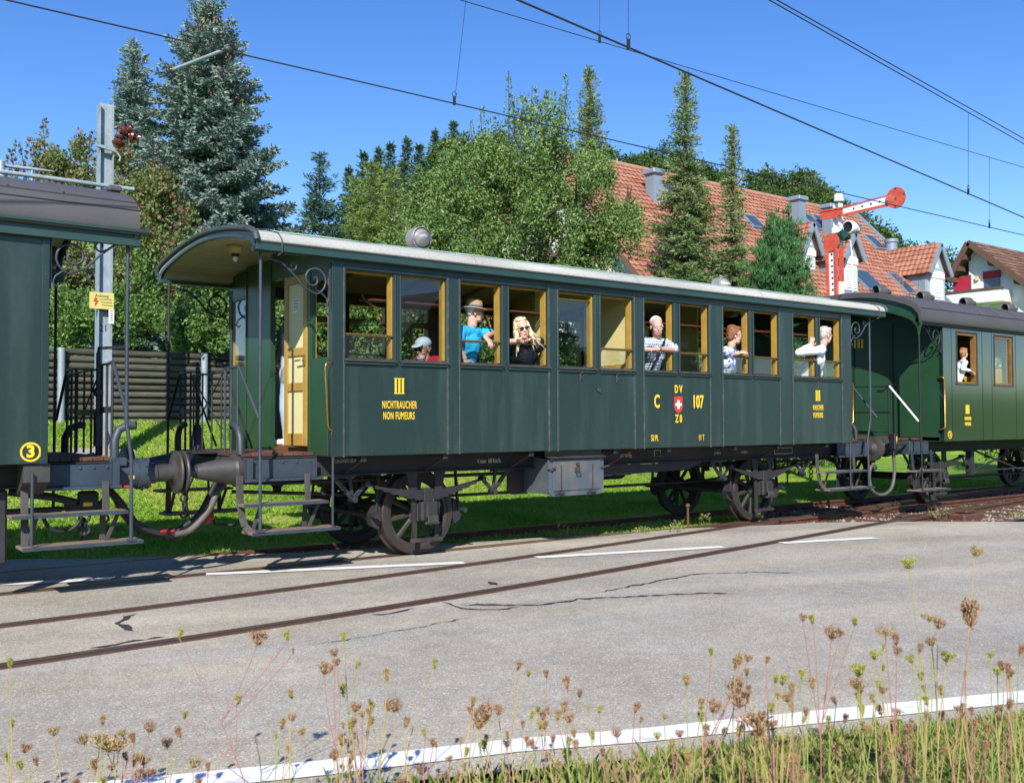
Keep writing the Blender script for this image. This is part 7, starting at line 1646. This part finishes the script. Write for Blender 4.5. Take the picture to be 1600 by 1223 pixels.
# white cross gable glimpsed behind the apple tree
gy = EY+4.5; ga = at(985, 352, y=gy); gl = at(940, 400, y=gy); gr = at(1022, 408, y=gy)
P(house, 'gable_wall', M['plaster'], lambda b: b.prism([(gl.x, 3), (gr.x, 3), (gr.x, gr.z), (ga.x, ga.z), (gl.x, gr.z)], 1, gy, gy+.15))
for xe, ze_ in ((gl.x-.3, gr.z-.3), (gr.x+.3, gr.z-.3)):
    P(house, 'gable_roof', M['tile_brown'], lambda b: slab(b, (xe, gy-.4, ze_), (0, 6, 0), (ga.x-xe, 0, ga.z+.15-ze_), .1))
    tiles(house, (xe, gy-.4, ze_+.02), (0, 6, 0), (ga.x-xe, 0, ga.z+.15-ze_), 0, 0, M['tile'], (.24, .27), seed=9)
# white chalet house at the right edge: gable faces -x, ridge runs to +x
cxg = 50.0
def gx(px, py, x=cxg): return at(px, py, x=x)
ap = gx(1512, 376); el_ = gx(1481, 432); zr = ap.z; yr = ap.y
hw = el_.y-yr; ze2 = el_.z-.1; _r = gx(1650, 474); yR = _r.y; zR = _r.z
ch = empty('chalet_house', (cxg+5, yr, 3)); tag(ch, 'white chalet with brown gable roof, red blind and white balcony at right', 'house')
P(ch, 'wall', M['plaster'], lambda b: b.prism([(yr+hw-.9, 0), (yr+hw-.9, ze2+.9*(zr-ze2)/hw-.4), (yr, zr-.45), (yR+1.0, zR+.9*(zr-zR)/(yr-yR)-.35), (yR+1.0, 0)], 0, cxg+.75, cxg+11))
for sgn, ye, zz in ((1, yr+hw, ze2), (-1, yR, zR)):
    oo = (cxg, ye, zz) if sgn < 0 else (cxg+13, ye, zz); uu = (13, 0, 0) if sgn < 0 else (-13, 0, 0)
    P(ch, 'roof', M['brownwood'], lambda b: slab(b, oo, uu, (0, yr-ye, zr-zz), .16))
    tiles(ch, oo, uu, (0, yr-ye, zr-zz), 0, 0, M['tileb'], (.34, .38), seed=3+sgn)
    P(ch, 'barge_board', M['brownwood'], lambda b: b.bar((cxg-.02, ye, zz-.12), (cxg-.02, yr, zr-.12), .06, .34))
for t in (.25, .55, .85):
    P(ch, 'purlin', M['brownwood'], lambda b: b.box(cxg+.05, cxg+1.6, yr+hw*t-.1, yr+hw*t+.1, zr-(zr-ze2)*t-.55, zr-(zr-ze2)*t-.27))
    P(ch, 'purlin', M['brownwood'], lambda b: b.box(cxg+.05, cxg+1.6, yr-(yr-yR)*t-.1, yr-(yr-yR)*t+.1, zr-(zr-zR)*t-.55, zr-(zr-zR)*t-.27))
xw = cxg+.75
def wq(px, py): p = at(px, py, x=xw); return p.y, p.z
def wrect(name, m, pl, pt, pr, pb, x0, x1, parent=ch): 
    a = wq(pl, pt); c = wq(pr, pb); return P(parent, name, m, lambda b: b.box(xw+x0, xw+x1, min(a[0], c[0]), max(a[0], c[0]), min(a[1], c[1]), max(a[1], c[1])))
f = wrect('window', M['brownwood'], 1490, 433, 1518, 455, -.06, .02); wrect('red_blind', M['shutter_red'], 1491, 435, 1517, 455, -.10, -.061, f)
f = wrect('window', M['shutter_red'], 1537, 425, 1564, 433, -.12, .02); wrect('pane', M['skyglass'], 1538, 432, 1563, 452, -.05, .0, f)
wrect('wall_lamp', M['cream'], 1525, 432, 1530, 438, -.15, 0)
bal = empty('balcony', (0, 0, 0), parent=ch); bal.matrix_parent_inverse = Matrix.Translation((-(cxg+5), -yr, -3))
y0, y1 = at(1480, 455, x=xw-1.1).y, at(1566, 455, x=xw-1.1).y; zt_ = at(1520, 455, x=xw-1.1).z; zb_ = at(1520, 474, x=xw-1.1).z
P(bal, 'balcony_front', M['white'], lambda b: b.box(xw-1.2, xw-1.1, y1, y0, zb_, zt_-.05)); P(bal, 'balcony_floor', M['white'], lambda b: b.box(xw-1.1, xw, y1, y0, zb_, zb_+.15))
P(bal, 'hand_rail', M['brownwood'], lambda b: b.box(xw-1.26, xw-1.06, y1-.1, y0+.1, zt_-.03, zt_+.10))
P(bal, 'balcony_side', M['white'], lambda b: b.box(xw-1.1, xw, y1, y1+.1, zb_+.15, zt_-.05))
for k in range(4): P(ch, 'lower_blind_slat', M['white'], lambda b: b.box(xw-.7, xw-.6, y1+1, y0, zb_-.2-k*.22, zb_-.1-k*.22))
P(ch, 'roof_vent', M['brownwood'], lambda b: b.box(cxg+3, cxg+3.3, yr-2.5, yr-2.2, zr-(zr-zR)/(yr-yR)*2.4, zr-(zr-zR)/(yr-yR)*2.4+.5))

# house across the road behind the camera, mirrored in the second carriage window
mh = empty('brown_barn', (20, -34, 0)); tag(mh, 'dark brown barn across the road, mirrored in the second carriage window', 'house')
P(mh, 'wall', M['brownwood'], lambda b: b.prism([(15.5, 0), (15.5, 4.2), (19.5, 7.6), (23.5, 4.2), (23.5, 0)], 1, -38, -31))
for sgn in (-1, 1): P(mh, 'roof', M['roof_dark'], lambda b: slab(b, (19.5+sgn*4.8, -38.6 if sgn > 0 else -30.4, 3.6), (0, 8.2*sgn, 0), (-4.8*sgn, 0, 4.15), .2))
for k in range(3): P(mh, 'window', M['skyglass'], lambda b: b.box(17+k*2, 17.9+k*2, -31, -30.95, 1.5, 2.7))
# ================================================================== roadside verge in front of the camera
def seen(x, y, z=0, m=60):
    d = Vector((x, y, z))-Vector(CAM); t = d.dot(CF)
    if t < .9: return False
    u = 800+FPX*d.dot(CR)/t; w = 611.5-FPX*d.dot(CU)/t
    return -m < u < 1600+m and w < 1500
rg = np.random.default_rng(95)
def vdens(x, y):
    e = interp(NEAR_EDGE, x)-y      # distance into the verge
    if e < .1: return 0
    k = min(1, .07+max(0, (x+3.5))*.6)*min(1, .25+e*1.6)
    return k*(.55+.9*max(0, mnoise.noise((x*2.2, y*2.2, 3))+.35))
pts = [(x, y, -.01) for x, y in zip(rg.uniform(-5.3, 1.6, 520000), rg.uniform(-9.0, -6.2, 520000)) if seen(x, y) and math.hypot(x-CAM[0], y-CAM[1]) > 2.7 and rg.random() < vdens(x, y)*1.0]
blades('verge_grass', 'green and dry grass of the roadside verge in the foreground', pts, .10, .0019, LM['verge'], 96, lean=.7, patch=.15)
pts2 = pts[::60]
def weeds():
    n = len(pts2); p = np.repeat(np.array(pts2), 5, 0)+rg.normal(0, .018, (n*5, 3))*np.array([1, 1, 0])+np.stack([np.zeros(n*5), np.zeros(n*5), rg.uniform(.01, .15, n*5)], 1)
    d = rg.normal(0, 1, (n*5, 3))+[0, 0, .6]; L = rg.uniform(.005, .011, n*5); V, F = leaves(p, d, L, L*.55, rg, .8)
    o = link('verge_weeds', np_mesh('verge_weeds', V, F, rg.random(n*5)), LM['shrub']); tag(o, 'small leafy weeds growing through the verge grass', 'weeds', kind='stuff')
weeds()
MH = {'brown': leafmat('dry_brown_umbel', [hx('7d5c44'), hx('9c7858'), hx('b59473'), hx('8d684f')], .8, .1), 'tan': leafmat('tan_umbel', [hx('a08a5e'), hx('b8a070'), hx('9a7d50')], .8, .15), 'green': leafmat('yellow_green_umbel', [hx('8a8f3c'), hx('a8a64e'), hx('bdb468'), hx('9a8f44')], .7, .2)}
MS = [mat('pink_stem', hx('a06e64'), .7, amt=.15, scale=30), mat('tan_stem', hx('a8925a'), .7, amt=.15, scale=30), mat('green_stem', hx('8a944e'), .7, amt=.15, scale=30)]
def head_mesh(kind, seed):
    """umbel of unit width: curved rays closing to a nest, or open and flat, with seed clusters"""
    r = np.random.default_rng(seed); P_, D_, L_, W_ = [], [], [], []; n = 26
    op = {'nest': .42, 'cup': .62, 'flat': .9}[kind]
    for i in range(n):
        a = 6.283*i/n+r.normal(0, .12); rr_ = op*r.uniform(.55, 1.1); hh = {'nest': .95, 'cup': .75, 'flat': .42}[kind]*r.uniform(.85, 1.1)
        u = np.array([math.cos(a), math.sin(a), 0]); k0 = np.zeros(3); k1 = u*rr_*.9+[0, 0, hh*.45]; k2 = u*rr_*(.62 if kind == 'nest' else 1.0)+[0, 0, hh]
        for p, q, w in ((k0, k1, .09), (k1, k2, .09)):
            P_.append(p); D_.append(q-p); L_.append(np.linalg.norm(q-p)*1.05); W_.append(w)
        for j in range(7):
            P_.append(k2+r.normal(0, .10, 3)); D_.append(r.normal(0, .6, 3)+[0, 0, .5]); L_.append(r.uniform(.12, .26)); W_.append(r.uniform(.07, .13))
    for i in range(30):   # inner rays
        a = r.uniform(0, 6.283); q = r.uniform(.05, .5)*op; P_.append(np.array([0, 0, .05])); e = np.array([math.cos(a)*q, math.sin(a)*q, .8*({'nest': 1, 'cup': .85, 'flat': .5}[kind])]); D_.append(e); L_.append(np.linalg.norm(e)); W_.append(.07)
        P_.append(e+r.normal(0, .05, 3)); D_.append(r.normal(0, .6, 3)+[0, 0, .4]); L_.append(.2); W_.append(.1)
    for i in range(8):   # bracts
        a = 6.283*i/8; P_.append(np.zeros(3)); D_.append(np.array([math.cos(a), math.sin(a), -.35])); L_.append(.38); W_.append(.05)
    V, F = leaves(np.array(P_), np.array(D_), np.array(L_), np.array(W_), r)
    return np_mesh('seed_head', V, F, r.random(len(F)))
HM = {}
for kind in ('nest', 'cup', 'flat'):
    for col in MH:
        for v in range(2):
            me = head_mesh(kind, len(HM)*7+3); me.materials.append(MH[col]); HM[(kind, col, v)] = me
GP = 'wild carrots along the road edge'
def carrot(heads, base, label, stem=0, group=None):
    """heads: list of (point, size, kind, colour); branches leave one main stem"""
    base = Vector(base); b = MB(); rr = random.Random(int(base.x*1000) % 9999)
    tops = sorted(heads, key=lambda h: -h[0].z); top = tops[0][0]
    mid = base.lerp(top, .5)+Vector((rr.uniform(-.03, .03), rr.uniform(-.03, .03), 0))
    def onstem(t): return base.lerp(mid, t*2) if t < .5 else mid.lerp(top, t*2-1)
    def curve(a, c, r0, r1):
        m_ = a.lerp(c, .5)+Vector((rr.uniform(-.02, .02), rr.uniform(-.02, .02), -.02)); b.tube([a, a.lerp(m_, .6), m_.lerp(c, .3), c], [r0, r0*.9, r1*1.1, r1], 5)
    b.tube([base, base.lerp(mid, .55)+Vector((rr.uniform(-.006, .006), 0, 0)), mid, mid.lerp(top, .5)+Vector((rr.uniform(-.006, .006), 0, 0)), top], [.0026, .0023, .002, .0018, .0015], 5)
    for h in tops[1:]:
        f = max(.12, min(.8, (h[0].z-base.z)/max(.05, top.z-base.z)*.55)); curve(onstem(f), h[0], .002, .0015)
    o = b.build('wild_carrot', MS[stem]); tag(o, label, 'plant', group)
    for hpt, sz, kind, col in heads:
        hd = bpy.data.objects.new('seed_head', HM[(kind, col, rr.randrange(2))]); COL.objects.link(hd); hd.parent = o
        hd.location = hpt; hd.scale = (sz, sz, sz*1.05); hd.rotation_euler = (rr.uniform(-.35, .35), rr.uniform(-.35, .35), rr.uniform(0, 6.28))
    for k in range(rr.randrange(1, 4)):
        pass
    return o
def hd_(px, py, d, w, kind='nest', col='brown'): return (at(px, py, d=d), w*d/FPX*1.05, kind, col)
def bs(px, d): p = at(px, 1000, d=d); return (p.x, p.y, 0)
named = [
 ('red-stemmed wild carrot with five spread heads left of centre', 0, 403, 3.9, [(280, 997, 11, 'nest', 'green'), (402, 1008, 20, 'cup', 'brown'), (450, 1001, 12, 'nest', 'green'), (370, 1101, 12, 'nest', 'green'), (288, 1123, 11, 'nest', 'green'), (458, 1021, 7, 'nest', 'tan')]),
 ('wild carrot with a wide flat tan umbel at lower left', 1, 172, 3.9, [(169, 1172, 30, 'flat', 'tan'), (156, 1160, 11, 'cup', 'brown')]),
 ('lone yellowish wild carrot near the left photo edge', 1, 12, 3.8, [(16, 1042, 11, 'nest', 'green'), (20, 1136, 10, 'nest', 'green'), (12, 1190, 11, 'nest', 'green')]),
 ('wild carrot with tall yellow head over the dark road left of centre', 2, 565, 3.9, [(538, 1002, 11, 'nest', 'green'), (556, 1045, 10, 'nest', 'green'), (537, 1086, 14, 'nest', 'green')]),
 ('wild carrot with round tan nest on a pale stem', 1, 592, 3.8, [(605, 1064, 15, 'nest', 'tan'), (618, 1110, 17, 'cup', 'brown')]),
 ('wild carrot leaning right with a small yellow head', 1, 618, 4.0, [(678, 1045, 12, 'nest', 'green')]),
 ('wild carrot with dark brown nest rising before the white line', 1, 808, 3.9, [(808, 1047, 11, 'nest', 'brown'), (826, 1057, 9, 'nest', 'green')]),
 ('wild carrot with slim brown head and pink stem in the middle', 0, 828, 3.95, [(854, 1059, 10, 'nest', 'brown'), (840, 1112, 9, 'nest', 'green')]),
 ('wild carrot with brown nest and yellow bud right of the middle', 0, 892, 3.85, [(887, 1077, 15, 'nest', 'brown'), (905, 1089, 10, 'nest', 'brown'), (870, 1125, 13, 'nest', 'tan')]),
 ('wild carrot with several clustered brown cups before the white line', 1, 755, 3.7, [(762, 1124, 22, 'cup', 'brown'), (778, 1117, 12, 'cup', 'brown'), (750, 1138, 16, 'cup', 'brown')]),
 ('tall wild carrot with big brown nest at the far right', 0, 1470, 3.2, [(1517, 980, 31, 'nest', 'brown')]),
 ('very tall wild carrot with pale green head at the upper right', 1, 1478, 3.4, [(1523, 869, 15, 'cup', 'tan')]),
 ('tall thin wild carrot with flat green top left of the big brown nest', 2, 1468, 3.5, [(1420, 889, 16, 'cup', 'green'), (1452, 970, 14, 'flat', 'tan')]),
 ('wild carrot with large brown cup leaning over the white line', 0, 1283, 3.5, [(1299, 998, 18, 'cup', 'brown'), (1312, 994, 9, 'cup', 'brown'), (1270, 975, 12, 'nest', 'green'), (1254, 970, 10, 'cup', 'brown'), (1336, 977, 11, 'nest', 'green')]),
 ('wild carrot with wide brown umbel in front of the white line', 1, 1182, 3.2, [(1187, 1150, 34, 'cup', 'brown')]),
 ('wild carrot with brown cup and tan head on a pink stem', 0, 1110, 3.5, [(1156, 1038, 14, 'nest', 'tan'), (1168, 1034, 10, 'cup', 'brown'), (1155, 1082, 20, 'cup', 'brown'), (1112, 1024, 10, 'nest', 'green')]),
 ('wild carrot with dense brown cup on an orange stem', 1, 1120, 3.3, [(1155, 1106, 24, 'cup', 'brown'), (1113, 1112, 17, 'cup', 'brown')]),
 ('wild carrot with brown cup on a straight pale stem at right', 1, 1460, 3.5, [(1465, 982, 14, 'cup', 'brown'), (1456, 1008, 12, 'cup', 'brown'), (1478, 1035, 17, 'cup', 'green')]),
 ('wild carrot with two stacked brown heads before the road', 0, 1400, 3.6, [(1401, 1008, 13, 'nest', 'brown'), (1401, 1022, 11, 'cup', 'brown'), (1383, 991, 16, 'flat', 'tan')]),
 ('wild carrot with yellow-green umbels in the right half', 2, 1330, 3.5, [(1342, 1056, 18, 'cup', 'green'), (1365, 1030, 13, 'cup', 'green'), (1380, 1016, 8, 'nest', 'green'), (1340, 1076, 15, 'cup', 'brown')]),
 ('wild carrot with slender brown head above the middle weeds', 0, 545, 3.7, [(524, 1024, 10, 'cup', 'brown'), (527, 1040, 10, 'cup', 'brown'), (506, 1053, 16, 'cup', 'brown')]),
]
for lab, st, bx_, d, hs in named: carrot([hd_(x, y, d, w, k, c) for x, y, w, k, c in hs], bs(bx_, d*.98), lab, st)
rr = random.Random(77); regions = {}
def small(n, x0, x1, y0, y1, d0, d1, w0, w1, where):
    for i in range(n):
        px = rr.uniform(x0, x1); d = rr.uniform(d0, d1); k = rr.choice((1, 1, 2, 2, 3)); hs = []; py = y0+(y1-y0)*rr.random()**.8
        for j in range(k):
            hs.append(hd_(px+rr.uniform(-16, 16), py+j*rr.uniform(8, 30), d, rr.uniform(w0, w1), rr.choice(('nest', 'nest', 'nest', 'cup')), rr.choice(('brown', 'brown', 'green', 'tan'))))
        carrot(hs, bs(px+rr.uniform(-25, 25), d*.98), where, rr.randrange(3), GP)
small(16, 20, 330, 1130, 1215, 3.7, 4.1, 8, 14, 'small dried wild carrot in the weeds at the lower left')
small(24, 420, 760, 1080, 1210, 3.5, 4.1, 7, 13, 'small dried wild carrot in the weeds left of the middle')
small(20, 760, 1060, 1100, 1200, 3.4, 4.1, 7, 13, 'small dried wild carrot in the weeds at the middle')
small(42, 1060, 1430, 1020, 1200, 3.0, 3.9, 8, 15, 'small dried wild carrot in the dense weeds right of the middle')
small(20, 1430, 1595, 1010, 1200, 3.0, 3.8, 8, 14, 'small dried wild carrot in the dense weeds at the lower right')
# little plants along the rail by the switch
for i, (px, py) in enumerate([(1062, 828), (1055, 832), (1102, 822), (1180, 815), (1458, 806), (1472, 808), (1003, 834), (1590, 808), (880, 838)]):
    p = at(px, py, z=-.02); r = np.random.default_rng(i+300); n = 70
    t = r.random(n); a = r.uniform(0, 6.283, n); hh = r.uniform(.08, .2)
    V, F = leaves(np.stack([p.x+np.cos(a)*.10*(1-t*.4)*r.random(n), p.y+np.sin(a)*.10*r.random(n), -.05+t*hh], 1), np.stack([np.cos(a), np.sin(a), r.uniform(.3, 1.2, n)], 1), r.uniform(.03, .07, n), r.uniform(.008, .02, n), r, .5)
    o = link('track_weed', np_mesh('track_weed', V, F, r.random(n)), LM['verge']); tag(o, ['weed tuft beside the marker peg at the rail', 'weed tuft left of the marker peg', 'weed tuft between the rear wheels', 'weed tuft right below the rear wheel', 'green weed by the switch rails', 'second green weed by the switch rails', 'weed at the road edge below the shield emblem', 'weed by the rails at the right photo edge', 'weed at the rail under the tool box'][i], 'plant', 'weeds along the rails')
